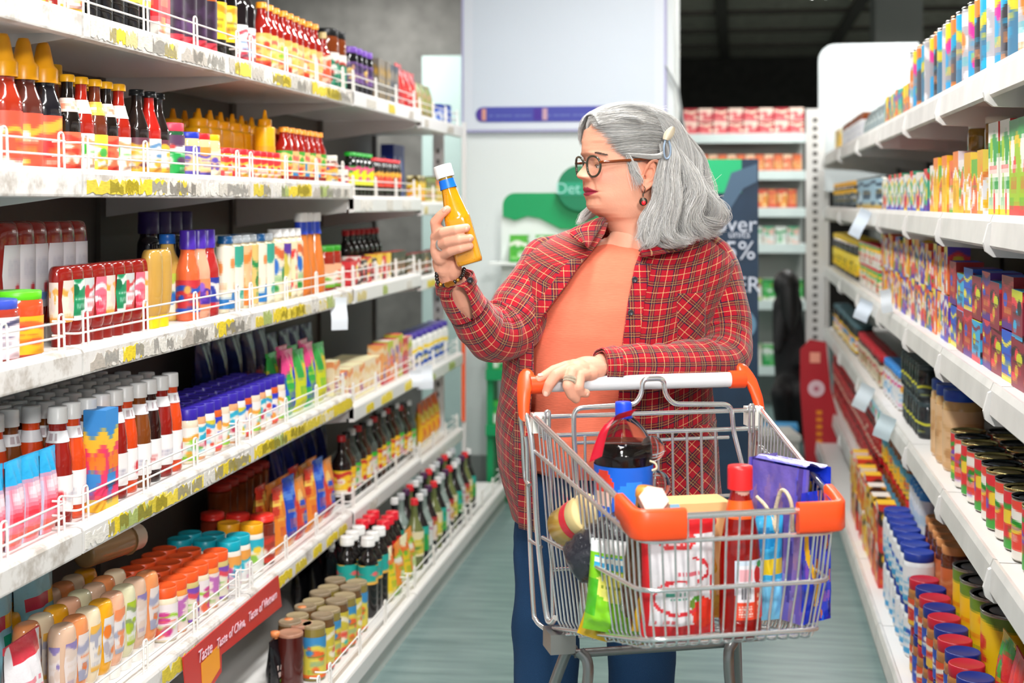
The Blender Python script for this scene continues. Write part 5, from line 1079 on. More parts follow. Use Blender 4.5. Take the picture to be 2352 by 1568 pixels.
obj('body', MB().lathe([(.02, -.11), (.024, -.1), (.024, -.002)], 6, smooth=False).mesh('body', mat('#2c2220', .2)), hx)
obj('lid', MB().lathe([(.0255, -.004), (.0255, .012), (.0001, .0125)], 6, smooth=False).mesh('lid', mat('#dfc3b6', .6)), hx)
q = W(1594, 1190, 2.52)
cb1 = thing('juice_carton', 'cream and sky blue drink carton with red cap lying in the trolley', 'carton', (q.x, q.y, .832), CR)
obj('body', MB().box((-.056, -.035, -.1), (.056, .035, .062)).mesh('body', mat('#efc184', .4)), cb1)
obj('blue_print', MB().prism([(-.0565, .0), (-.02, .0), (-.03, .03), (-.04, .0625), (-.0565, .0625)], -.0362, -.0352).xf(XZ).mesh('blue_print', mat('#8fc8e4', .4)), cb1)
obj('cap', MB().lathe([(.011, 0), (.011, .016), (.0001, .0165)], 16).xf(Matrix.Translation((.012, -.037, .03)) @ Matrix.Rotation(math.pi/2-.3, 4, 'X')).mesh('cap', mat('#e02830', .35)), cb1)
obj('yellow_print', MB().lathe([(.012, 0), (.012, .001)], 16).xf(Matrix.Translation((-.012, -.0365, .028)) @ Matrix.Rotation(math.pi/2, 4, 'X')).mesh('yellow_print', mat('#f2b02a', .4)), cb1)
q = W(1752, 1260, 2.49)
im = sheet(30, 40, '#3aaee0'); rect(im, '#e8c81e', 0, 1, .45, .6); rect(im, '#7ac8ec', 0, 1, 0, .4); ell(im, '#1a8ac8', .5, .8, .3, .1)
fine_pouch('sky_packet', 'sky blue packet with yellow stripe behind the ketchup bottle', .075, .18, .03, im, (q.x, q.y, .69), CR)
GL = mat('#ffffff', .05, trans=1.0, ior=1.15)
for i, (px, py, r) in enumerate(((1497, 1030, .024), (1508, 1112, .026))):
    q = W(px, py, 2.62); o = obj('clear_ball', MB().ball((0, 0, 0), r, 20, 14).mesh('clear_ball', GL), None, q); tag(o, ['upper clear plastic bubble beside the cola bottle', 'lower clear plastic bubble beside the cola bottle'][i], 'packaging')
tt = obj('string_tag', MB().tube(catmull([W(1492, 1058, 2.6), W(1505, 1064, 2.6), W(1508, 1075, 2.6), W(1497, 1080, 2.6)], 4), .002, 6).mesh('string_tag', mat('#e0d2b4', .7))); tag(tt, 'short cream string between the clear plastic bubbles', 'string')
# ------------------------------------------------------------------ the woman
SKIN = '#e6a88d'; SKIN2 = '#e6a78d'; LIP = '#a8384e'
SKM = attr_mat('skin', .52, sss=.12, bump=(260, .1), spec=.3)
ROOT = W(1440, 1600, 3.22); ROOT.z = 0
wm = thing('person', 'grey-haired woman in red plaid shirt holding a sauce bottle, hand on trolley', 'person', ROOT)
def pobj(name, m, mats, parent=None):
    m.v = [(p[0]-ROOT.x, p[1]-ROOT.y, p[2]) for p in m.v]
    return obj(name, m.mesh(name, mats), parent or wm)
def remeshed(m, voxel, it=4, fac=.5):
    o = bpy.data.objects.new('tmp', m.mesh('tmp', SKM)); COL.objects.link(o)
    r = o.modifiers.new('r', 'REMESH'); r.mode = 'VOXEL'; r.voxel_size = voxel
    s = o.modifiers.new('s', 'SMOOTH'); s.factor = fac; s.iterations = it
    dg = bpy.context.evaluated_depsgraph_get(); dg.update()
    me = bpy.data.meshes.new_from_object(o.evaluated_get(dg))
    V = np.zeros(len(me.vertices)*3); me.vertices.foreach_get('co', V); V = V.reshape(-1, 3)
    Fc = [tuple(p.vertices) for p in me.polygons]
    bpy.data.objects.remove(o); bpy.data.meshes.remove(me)
    return V, Fc
def chain(m, pts, rad, seg=14):          # tapered limb with ball joints
    for i in range(len(pts)-1):
        m.tube([pts[i], pts[i+1]], [rad[i], rad[i+1]], seg)
    for p, r in zip(pts, rad): m.ball(p, r, seg, 8)
body = MB()
# ---- head: rings from crown to collarbone, in head axes (f forward, s towards her left, z)
AL = math.radians(25); FW = Vector((-math.cos(AL), -math.sin(AL))); SD = Vector((math.sin(AL), -math.cos(AL)))
DH = 3.2; HX = 1440; KH = F/DH
def head(f, s, y):                        # y in survey units down the figure plane
    u = FW*(f*1.03)+SD*s                  # (right, depth) offsets
    p = W(HX, y, DH)
    return Vector((p.x+u.x*CT-u.y*ST, p.y+u.x*ST+u.y*CT, p.z))
T_ = np.array([(246.5, .0, -.0, .002), (248, .03, -.04, .028), (252, .048, -.06, .042), (262, .071, -.082, .057), (280, .087, -.096, .069), (300, .096, -.102, .0745), (325, .1015, -.103, .077), (345, .1045, -.102, .0775), (353, .1045, -.101, .0772), (362, .0985, -.099, .0765), (370, .0965, -.097, .0762), (385, .0960, -.093, .0762), (405, .0970, -.087, .0758), (417, .0975, -.082, .075), (424, .0985, -.08, .0745), (430, .1015, -.078, .0738), (436, .1025, -.077, .073), (439.5, .0995, -.076, .0725), (441, .0965, -.076, .0722), (442.5, .0985, -.0755, .072), (447, .1005, -.075, .0712), (451, .0975, -.0745, .0704), (456, .0915, -.074, .0695), (462, .0925, -.0735, .068), (470, .0945, -.073, .0675), (478, .092, -.0725, .0662), (485, .084, -.0725, .0645), (491, .074, -.073, .062), (497, .064, -.0735, .059), (503, .054, -.0745, .0565), (510, .047, -.076, .0545), (518, .0425, -.078, .0535), (530, .036, -.081, .054), (542, .0305, -.085, .057), (552, .028, -.088, .062), (565, .028, -.09, .072), (585, .03, -.09, .08)])
ys = np.concatenate([np.arange(246.5, 252, .8), np.arange(252, 340, 3), np.arange(340, 500, 1.25), np.arange(500, 586, 3.5)])
def col(k): return np.interp(ys, T_[:, 0], T_[:, k])
def sm(a, n=1):
    for _ in range(n): a = np.concatenate([a[:1], (a[:-2]+2*a[1:-1]+a[2:])/4, a[-1:]])
    return a
FF, FB, HWd = sm(col(1), 2), sm(col(2), 6), sm(col(3), 10)
FS = sm(col(1), 260); FS = np.where(ys < 330, FF, FS)
NS = 128
def nose(y, s):
    h = np.interp(y, [360, 368, 378, 388, 395, 400, 404, 408, 411, 414, 418], [0, .003, .009, .0155, .0215, .0258, .0265, .0245, .0195, .010, 0])
    sg = np.interp(y, [360, 385, 398, 405, 412, 418], [.0065, .0075, .0095, .0115, .0125, .012])
    w = math.exp(-(s/sg)**2)
    wing = .0125*math.exp(-((abs(s)-.0145)/.006)**2)*math.exp(-((y-407.5)/5.2)**2)
    return h*w+wing
rings = []; cols = []
SKc, LPc = np.array(srgb(SKIN)), np.array(srgb(LIP))
for j, y in enumerate(ys):
    row = []; crow = []
    for i in range(NS):
        t = 2*math.pi*i/NS; c, s_ = math.cos(t), math.sin(t)
        fc = -.012
        front = c > 0
        n = 2.45 if front else 2.1
        if front: n = 2.45+.5*math.exp(-((y-378)/22)**2)
        if y < 300: n = 2.1
        if y > 500: n = 2.1
        cc = math.copysign(abs(c)**(2/n), c); ss = math.copysign(abs(s_)**(2/n), s_)
        fr, bk = (FF[j]-fc, fc-FB[j])
        s = HWd[j]*ss; a = abs(s)
        f = fc+(fr if front else bk)*cc
        if front:
            wd = math.exp(-(a/.034)**4) if y < 480 else max(math.exp(-(a/.034)**4), min(1, (y-480)/30))
            f = fc+((FS[j]-fc)*(1-wd)+fr*wd)*cc
        if front and 330 < y < 505:
            wv_ = min(1, (y-330)/22)*min(1, (505-y)/22); wv_ = wv_*wv_*(3-2*wv_); sv_ = min(1, c*2.2); f_keep = f
            # turn the front away at the sides of the face
            f -= .010*min(1, (a/.055)**2)
            f += nose(y, s)
            f -= .0055*math.exp(-((a-.029)/.014)**2)*math.exp(-((y-377)/10)**2)            # eye sockets
            f += .0048*math.exp(-((a-.032)/.012)**2)*math.exp(-((y-378)/6)**2)              # lids over the eye
            f -= .0013*math.exp(-((a-.032)/.012)**2)*math.exp(-((y-381.5)/1.2)**2)          # lash line
            f -= .006*math.exp(-((a-.0285)/.0095)**2)*math.exp(-((y-384.5)/2.6)**2)           # eye opening
            f -= .0012*math.exp(-((a-.032)/.013)**2)*math.exp(-((y-371)/1.6)**2)
            f += .0025*math.exp(-((a-.03)/.016)**2)*math.exp(-((y-355)/5)**2)               # brow ridge
            f += .006*math.exp(-((a-.043)/.018)**2)*math.exp(-((y-412)/18)**2)              # cheeks
            f += .005*math.exp(-((a-.045)/.018)**2)*math.exp(-((y-455)/18)**2)              # jowls
            nl = .019+.010*(y-408)/34                                                       # fold from nose to mouth
            if 406 < y < 448: f -= .0028*math.exp(-((a-nl)/.0032)**2)*math.sin(math.pi*(y-406)/42)
            if 446 < y < 470: f -= .0022*math.exp(-((a-.03)/.004)**2)*math.sin(math.pi*(y-446)/24)
            f -= .0045*math.exp(-((y-440.8)/1.4)**2)*math.exp(-((a-.02)/.013)**2)          # mouth line
            f -= .0045*math.exp(-((y-432)/6)**2)*(a/.026)**2*(1 if a < .03 else 0)*.3
            f -= .0012*math.exp(-(s/.0035)**2)*math.exp(-((y-422)/4)**2)                    # philtrum
            f -= .003*math.exp(-((a-.0215)/.0032)**2)*math.exp(-((y-406)/6)**2)             # behind the nostril wing
            f = f_keep+(f-f_keep)*wv_*sv_
        if 486 < y < 512:                                                                   # soft double chin and neck folds
            if front: f += .0016*math.sin((y-486)*.5)*max(0, c)*math.exp(-(abs(s)/.04)**2)
        if 512 < y < 545 and front: f += .0012*math.sin((y-512)*.9+s*40)
        row.append(tuple(head(f, s, y)))
        k = SKc.copy()
        if front:
            a = abs(s)
            up = 430.4+2.2*(a/.031)**2*4.4-1.0*math.exp(-((a-.006)/.004)**2)+.9*math.exp(-(a/.003)**2)
            lo = 450.2-9*(a/.031)**2
            lm_ = max(0, min(1, (y-up)/1.3+.5))*max(0, min(1, (lo-y)/1.3+.5))*max(0, min(1, (.031-a)/.002)); k = SKc*(1-lm_)+LPc*lm_
            k = k*(1-.10*math.exp(-((a-.046)/.02)**2)*math.exp(-((y-408)/16)**2)*np.array([0, 1, .8]))
            k = k*(1-.08*math.exp(-(s/.013)**2)*math.exp(-((y-403)/7)**2)*np.array([0, 1, 1]))
        crow.append(tuple(np.clip(k, 0, 1)))
    rings.append(row); cols.append(crow)
hv = [p for r in rings for p in r]; hf = []; hc = []
for j in range(len(ys)-1):
    for i in range(NS):
        i2 = (i+1) % NS; hf.append((j*NS+i, (j+1)*NS+i, (j+1)*NS+i2, j*NS+i2)); hc.append([cols[j][i], cols[j+1][i], cols[j+1][i2], cols[j][i2]])
body.add(hv, hf, hc)
# ---- near ear (in the plane of the side of the head)
def ear(px, py, d): return W(px, py, 3.128+d)
em = MB()
hel = catmull([ear(1478, 402, .0), ear(1484, 388, -.006), ear(1494, 373, -.012), ear(1507, 369, -.014), ear(1516, 378, -.013), ear(1515, 396, -.011), ear(1506, 414, -.009), ear(1494, 427, -.008), ear(1483, 435, -.007)], 5)
em.tube(hel, [.0036]*len(hel), 8)
anti = catmull([ear(1489, 385, -.004), ear(1500, 384, -.008), ear(1504, 396, -.008), ear(1497, 412, -.007), ear(1487, 418, -.005)], 4); em.tube(anti, .0032, 8)
em.ball(ear(1496, 398, .004), .02, 14, 10, scale=(.75, .5, 1.35)); em.ball(ear(1480, 430, -.004), .0095, 12, 8, scale=(.9, .6, 1.1)); em.ball(ear(1474, 408, -.002), .006, 10, 8)
em.ball(ear(1486, 422, -.002), .011, 12, 8, scale=(1, .6, 1))
V, Fc = remeshed(em, .0016, 5); body.add(V, Fc, srgb('#e39a7e'))
# ---- hand raised with the bottle (her right)
D0 = 2.95
def fingers(m, spec):
    for pts, r in spec: chain(m, pts, r, 12)
m = MB()
wr = W(1036, 640, 2.985)
chain(m, [W(1100, 742, 3.05), W(1060, 690, 3.01), wr], [.036, .031, .0265], 18)
m.ball(W(1022, 600, 2.965), .03, 16, 10, scale=(.9, .62, 1.25)); m.ball(W(1012, 570, 2.948), .03, 16, 10, scale=(.75, .62, 1.2)); m.ball(W(1012, 545, 2.948), .022, 14, 10, scale=(.8, .7, 1.1)); m.ball(W(1042, 617, 2.965), .022, 14, 10, scale=(.8, .8, 1.2))
chain(m, [wr, W(1016, 585, 2.96), W(1005, 545, 2.955)], [.026, .022, .016], 14)
fingers(m, [([W(1004, 532, 2.953), W(1000, 510, 2.945), W(1012, 494, 2.935), W(1027, 481, 2.928)], [.0125, .0115, .0095, .0085]),
            ([W(1006, 547, 2.945), W(1019, 534, 2.915), W(1047, 528, 2.898), W(1071, 523, 2.905)], [.0125, .0118, .0105, .009]),
            ([W(1003, 565, 2.945), W(1028, 555, 2.912), W(1055, 550, 2.896), W(1079, 547, 2.905)], [.0122, .0115, .0105, .0088]),
            ([W(1012, 586, 2.948), W(1036, 576, 2.915), W(1058, 570, 2.9), W(1079, 565, 2.908)], [.0118, .0108, .0098, .0082]),
            ([W(1034, 618, 2.985), W(1058, 590, 3.005), W(1068, 555, 3.005), W(1068, 530, 3.0)], [.0165, .0135, .0115, .0095])])
V, Fc = remeshed(m, .0017, 4); body.add(V, Fc, srgb(SKIN2))
nails = []
def nail(p, dirv, nrm, w=.0055, l=.0068): nails.append((Vector(p)+Vector(nrm).normalized()*.0012, Vector(dirv).normalized(), Vector(nrm).normalized(), w, l))
vd = Vector((ST, -CT, 0))               # towards the viewer
ri = Vector((CT, ST, 0)); up = Vector((0, 0, 1))
nail(W(1068, 524, 2.905)+vd*.0088, ri+up*.15, vd+up*.15); nail(W(1076, 548, 2.905)+vd*.0087, ri+up*.1, vd+up*.15); nail(W(1076, 566, 2.908)+vd*.008, ri+up*.15, vd+up*.15, .005, .006)
nail(W(1024, 480, 2.928)+vd*.006-ri*.004, ri*.6+up*.8, vd*.8-ri*.6+up*.3)
# ---- hand resting on the handle (her left)
m = MB()
w2 = W(1388, 842, 2.93)
chain(m, [W(1480, 832, 3.0), W(1430, 836, 2.96), w2], [.036, .032, .0295], 18)
m.ball(W(1352, 846, 2.893), .032, 16, 10, scale=(1.25, .7, .8)); m.ball(W(1325, 848, 2.878), .03, 16, 10, scale=(1.0, .8, .72)); m.ball(W(1345, 856, 2.88), .024, 14, 10, scale=(1.2, .8, .8)); m.ball(W(1372, 845, 2.915), .027, 14, 10, scale=(1.1, .8, .85))
fingers(m, [([W(1335, 838, 2.895), W(1302, 842, 2.88), W(1272, 851, 2.868), W(1252, 862, 2.858), W(1238, 870, 2.852)], [.015, .0128, .0115, .0098, .0082]),
            ([W(1330, 846, 2.878), W(1303, 848, 2.855), W(1277, 861, 2.832), W(1262, 882, 2.828), W(1255, 900, 2.832)], [.0145, .013, .0122, .0108, .0092]),
            ([W(1336, 852, 2.872), W(1314, 856, 2.842), W(1305, 886, 2.826), W(1313, 906, 2.832), W(1323, 916, 2.84)], [.0145, .0132, .0122, .0108, .0092]),
            ([W(1350, 858, 2.875), W(1331, 864, 2.845), W(1328, 888, 2.832), W(1333, 900, 2.838), W(1346, 903, 2.845)], [.014, .0125, .0118, .0102, .0088]),
            ([W(1360, 858, 2.905), W(1338, 872, 2.925), W(1312, 884, 2.93), W(1295, 888, 2.925)], [.0155, .0135, .0115, .0095])])
V, Fc = remeshed(m, .0017, 4); body.add(V, Fc, srgb(SKIN2))
nail(W(1241, 867, 2.852)+vd*.004+up*.0072, -ri+up*-.35, up+vd*.6); nail(W(1255, 902, 2.832)+vd*.009-ri*.001, -up+ri*-.2, vd, .0055, .007); nail(W(1345, 902, 2.845)+vd*.008, ri, vd+up*.5, .005, .006)
# ---- hidden core joining head, arms and legs into one figure
m = MB()
chain(m, [W(1450, 560, 3.2), W(1440, 700, 3.2), W(1430, 900, 3.22), W(1420, 1060, 3.23)], [.055, .08, .09, .1], 16)
chain(m, [W(1448, 590, 3.2), W(1290, 610, 3.2), W(1190, 730, 3.13), W(1125, 775, 3.07), W(1095, 740, 3.05)], [.05, .045, .03, .028, .03], 14)
chain(m, [W(1448, 590, 3.2), W(1610, 620, 3.2), W(1655, 730, 3.18), W(1655, 815, 3.1), W(1470, 832, 2.99)], [.05, .04, .022, .02, .03], 14)
chain(m, [W(1420, 1060, 3.23), W(1270, 1200, 3.24), W(1258, 1500, 3.24)], [.09, .05, .04], 14)
chain(m, [W(1420, 1060, 3.23), W(1470, 1200, 3.26), W(1472, 1500, 3.26)], [.09, .05, .04], 14)
V, Fc = remeshed(m, .008, 2); body.add(V, Fc, srgb(SKIN))
bo = pobj('body', body, SKM)
bo.data.update()
for p, d, n, w, l in nails:
    b = n.cross(d).normalized(); d = b.cross(n).normalized(); P = []
    for j in range(7):
        P.append([tuple(p+d*(l*(j/6-.5)*2*.8)+b*(w*(i/6-.5)*2*.85*math.sqrt(max(.15, 1-((j/6-.5)*1.7)**4)))-n*(.0022*((i/6-.5)*2)**2+.0008*((j/6-.5)*2)**2)) for i in range(7)])
    pobj('fingernail', MB().grid(P), mat('#e9b6a4', .3), None)
# ---- lips, eyes, brows
for s in (1, -1):
    c = head(.0798, s*.028, 382); e = MB().ball(c, .0108, 24, 16); ey = pobj('eye', e, mat('#e8e0da', .15)); pobj('iris', MB().ball(head(.0858, s*.0275, 383.8), .0048, 14, 10), mat('#2c1c14', .1), ey)
    pobj('eyelash', MB().tube([head(.0798+.0122*math.cos(q), s*.028+.0122*math.sin(q), 380.6+2.2*abs(math.sin(q))) for q in [-.75+1.5*k/10 for k in range(11)]], [.0003]+[.0008]*9+[.0003], 5), mat('#2a211d', .6), ey)
    bm = MB()
    rg = random.Random(9+s)
    for k in range(150):
        a = rg.random(); s0 = s*(.014+.041*a); y0 = 358-4.5*math.sin(math.pi*min(1, a*1.1))+rg.uniform(-1.6, 1.6)
        f0 = .1005-.012*(abs(s0)/.05)**2*1.25+.0016-.002*(a > .8)
        p = head(f0, s0, y0); q = head(f0-.001-.002*a, s0+s*.006, y0-.9+rg.uniform(-.8, .8)+1.5*a); bm.tube([p, (p+q)/2+Vector((0, 0, .0006)), q], [.00028, .00032, .0001], 4)
    pobj('eyebrow', bm, mat('#5c524b', .6))
# ---- spectacles
gl = thing('spectacles', None, None, (0, 0, 0)); gl.parent = wm; gl.name = 'spectacles'
OLV = mat('#34352a', .15, coat=.5); TORT = mat('#8a3f12', .15, coat=.5, mottled=.6)
GF = .1025
def rim_pt(s, t, df=0):
    ru, rv = .0245, .0225*KH
    a = math.copysign(abs(math.cos(t))**.9, math.cos(t)); b = math.copysign(abs(math.sin(t))**.9, math.sin(t))
    ds = ru*a*(1+.07*b); x = s*(.0325)+ds
    return head(GF+df-5.0*max(0, abs(x)-.02)**2-.0022*b*-1*.6, x, 384-rv*b)
for s in (1, -1):
    pts = [rim_pt(s, 2*math.pi*k/40) for k in range(40)]
    rm = pobj('rim', MB().tube(pts, .0026, 8, closed=True), OLV, gl)
    P = [[tuple(rim_pt(s, 2*math.pi*i/32)*q+(head(GF-.003, s*.0325, 384))*(1-q)) for i in range(32)] for q in (1, .7, .4, .02)]
    lm = bpy.data.materials.new('lens_glass') if s == 1 else lm
    if s == 1:
        lm.use_nodes = True; nt = lm.node_tree; nt.nodes.clear(); out = nt.nodes.new('ShaderNodeOutputMaterial'); mx = nt.nodes.new('ShaderNodeMixShader'); tr = nt.nodes.new('ShaderNodeBsdfTransparent'); gs = nt.nodes.new('ShaderNodeBsdfGlossy'); gs.inputs['Roughness'].default_value = .03
        fr_ = nt.nodes.new('ShaderNodeValue'); fr_.outputs[0].default_value = .09
        tr.inputs[0].default_value = (.985, .99, .985, 1); nt.links.new(fr_.outputs[0], mx.inputs[0]); nt.links.new(tr.outputs[0], mx.inputs[1]); nt.links.new(gs.outputs[0], mx.inputs[2]); nt.links.new(mx.outputs[0], out.inputs[0])
    pobj('lens', MB().grid(P, None, True), lm, gl)
    a = rim_pt(s, .35 if s > 0 else math.pi-.35)
    tp_ = catmull([a, head(GF-.014, s*.0655, 374.5), head(.05, s*.0785, 371.5), head(.0, s*.0835, 367), head(-.03, s*.084, 362)], 6)
    pobj('temple_arm', MB().tube(tp_, [.0034]*int(len(tp_)*.6)+[.003]*(len(tp_)-int(len(tp_)*.6)), 8), TORT, gl)
    pobj('hinge_block', MB().tube([a, tp_[5]], .0033, 8), OLV, gl)
pobj('bridge', MB().tube(catmull([rim_pt(1, math.pi*.9), head(GF+.006, 0, 373), rim_pt(-1, math.pi*.1)], 6), .0021, 8), OLV, gl)
# ---- ear ring and hair clip
er = pobj('earring', MB().tube(catmull([W(1479, 428, 3.112), W(1482, 433, 3.105), W(1480, 440, 3.106), W(1477, 447, 3.106)], 4), .0009, 6).ball(W(1477.5, 463, 3.104), .0092, 20, 12, scale=(1, .45, 1)).tube([W(1477, 444, 3.106), W(1477, 452, 3.105)], .0016, 6), mat('#4a443c', .35, .8))
pobj('bead', MB().ball(W(1478.5, 466, 3.0995), .0048, 14, 10, scale=(1, .6, 1)), mat('#e8222e', .3), er)
cl = catmull([W(1528, 321, 3.075), W(1525, 340, 3.072), W(1527, 360, 3.075), W(1533, 364, 3.077), W(1539, 356, 3.078), W(1540, 338, 3.077), W(1536, 322, 3.078)], 5)
hcp = pobj('hair_clip', MB().tube(cl, .0022, 8), mat('#8fa3ba', .35))
P = []
for j in range(11):
    v = j/10; c = W(1529+17*v, 321-30*v, 3.072+.006*v); w = .0098*math.sin(math.pi*(.16+.76*v))**.7
    P.append([tuple(c+ri*(w*(i/6-.5)*2)-up*(w*(i/6-.5)*.6)+vd*(.004*(1-((i/6-.5)*2)**2))) for i in range(7)])
pobj('clip_grip', MB().grid(P), mat('#b9ac96', .35), hcp)

# ------------------------------------------------------------------ hair
HAIR = attr_mat('hair', .42, spec=.5)
hm = MB(); rh = random.Random(21)
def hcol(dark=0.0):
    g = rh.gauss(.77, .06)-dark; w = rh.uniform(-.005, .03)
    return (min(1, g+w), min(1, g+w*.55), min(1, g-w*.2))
def lock(guide, spread, count, core=.62, wave=(0, 0), tip=.25, dark=.0, n=5, th=.00027, fly=.0):
    """guide: [(px, py, D)], spread: radius in metres at each guide point"""
    g = catmull([W(*q) for q in guide], n); N = len(g); ph0 = rh.uniform(0, 6.28)
    g = [p+ri*(wave[0]*1.6*math.sin(wave[1]*6.28*1.5*i/N+ph0)*i/N)+vd*(wave[0]*1.2*math.cos(wave[1]*6.28*1.3*i/N+ph0)*i/N) for i, p in enumerate(g)]
    sp = np.interp(np.linspace(0, 1, N), np.linspace(0, 1, len(spread)), spread)
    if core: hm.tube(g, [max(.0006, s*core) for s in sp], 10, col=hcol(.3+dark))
    for k in range(count):
        r = math.sqrt(rh.random())*1.0; a = rh.uniform(0, 2*math.pi); ph = rh.uniform(0, 6.3); am = rh.uniform(.5, 1.2); end = N if rh.random() > .35 else rh.randint(max(3, int(N*.6)), N)
        r = .55+.45*r if core else r
        pts = []
        st_ = rh.randint(0, max(0, int(N*.15)))
        fl = rh.uniform(0, fly); cu = rh.uniform(-.02, .09) if fly else 0
        for i in range(st_, end):
            t = i/(N-1); rr = r*sp[i]*(1+fl*t*2.0)
            wv = wave[0]*1.5*am*math.sin(wave[1]*t*8.5+ph*.4)*t+cu*max(0, t-.55)**2
            pts.append(g[i]+ri*(math.cos(a)*rr+wv)+up*(math.sin(a)*rr*.75+wv*.4)+vd*(math.sin(a+1.2)*rr))
        if len(pts) < 3: continue
        L = len(pts); rad = [th*(1 if q < L*.7 else 1-.8*(q-L*.7)/(L*.3)) for q in range(L)]
        hm.tube(pts, rad, 3, col=hcol(dark), caps=False)
# scalp cap under the strands
P = []
for j in range(26):
    v = j/25; y = 243.5+v*124; row = []
    jj = np.interp(y, ys, np.arange(len(ys))); ff = np.interp(y, ys, FF); fb = np.interp(y, ys, FB); hw_ = np.interp(y, ys, HWd)
    if y < 247: ff, fb, hw_ = .03*v*25/1.5+.01, -.03-.02*v, .03
    lim = np.interp(y, [244, 262, 285, 300, 312, 330, 352, 366, 380, 394], [180, 175, 165, 150, 137, 128, 120, 114, 102, 92])   # how far forward the hair reaches, degrees from the back
    for i in range(41):
        t = math.pi+math.radians(lim)*(i/40-.5)*2
        c, s_ = math.cos(t), math.sin(t); f = -.012+((ff+.012) if c > 0 else (-.012-fb))*c; s = hw_*s_
        k = 1.06+.0*c
        row.append(tuple(head(-.012+(f+.012)*k, s*1.07, y-3)))
    P.append(row)
hm.grid(P, col=srgb('#aaa69f'))
# strands combed from the hairline back over the skull to the clip: explicit paths on the head surface
def surf(y, ang, lift):                   # ang from the back (pi) measured to the front on her left side (+)
    ff = np.interp(y, ys, FF); fb = np.interp(y, ys, FB); hw_ = np.interp(y, ys, HWd)
    c, s_ = -math.cos(ang), math.sin(ang)
    f = -.012+((ff+.012) if c > 0 else (-.012-fb))*c; s = hw_*s_
    return head(-.012+(f+.012)*(1+lift/.09), s*(1+lift/.075), y-lift*KH*.55)
for side in (1, -1):
    for k in range(3400 if side == 1 else 700):
        a = rh.random()
        # hairline start
        y0 = np.interp(a, [0, .22, .45, .7, 1], [268, 290, 305, 338, 372])+rh.gauss(0, 4)
        g0 = np.interp(a, [0, .22, .45, .7, 1], [176, 160, 146, 129, 112])+rh.gauss(0, 4.5)
        y1 = np.interp(a, [0, .5, 1], [308, 332, 356])+rh.uniform(-10, 10); g1 = rh.uniform(16, 34)
        lift = rh.uniform(.004, .0155)*(1.25-.5*a); pts = []
        bow = rh.uniform(.6, 1.25)*(24 if a < .35 else 13)
        for q in range(13):
            t = q/12; y = y0+(y1-y0)*t-bow*math.sin(math.pi*t)*(1-a*.6)+3.2*math.sin(8*t+a*14)*math.sin(math.pi*t)+.8*math.sin(9*t+k)
            y = max(y, 249.5+4*abs(math.sin(k)))
            pts.append(surf(y, side*math.radians(g0+(g1-g0)*t**.9), lift*(.35+.65*math.sin(math.pi*(.12+.78*t)))))
        hm.tube(pts, [.0001, .0002]+[.00028]*10+[.00015], 3, col=hcol(.02+.05*rh.random()+.05*math.sin(a*21)), caps=False)
# top of the crown, from the front fringe to the back
for k in range(1900):
    s0 = rh.uniform(-1, 1); lift = rh.uniform(.006, .019); pts = []
    for q in range(15):
        t = q/14; f = .088-.2*t+.006*math.sin(k); 
        y = 286-50*math.sin(math.pi*(.12+.8*t))**.8 if t < .85 else 286-50*math.sin(math.pi*.8)**.8+160*(t-.85)
        y = 297-57*math.sin(math.pi*min(1, .1+.84*t))**.6
        pts.append(head(f, s0*.062*(1-.15*t)*math.sin(math.pi*(.25+.55*t)), y+lift*0+abs(s0)**2.2*26-lift*KH*.35))
    hm.tube(pts, [.00028]*14+[.00015], 3, col=hcol(.0), caps=False)
# fringe swept off the forehead, far side
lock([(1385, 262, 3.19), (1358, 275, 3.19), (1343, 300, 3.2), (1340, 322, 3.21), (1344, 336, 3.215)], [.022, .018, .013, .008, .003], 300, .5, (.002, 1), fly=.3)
lock([(1400, 255, 3.17), (1370, 268, 3.16), (1358, 285, 3.165)], [.02, .016, .008], 200, .45, (.001, 1))
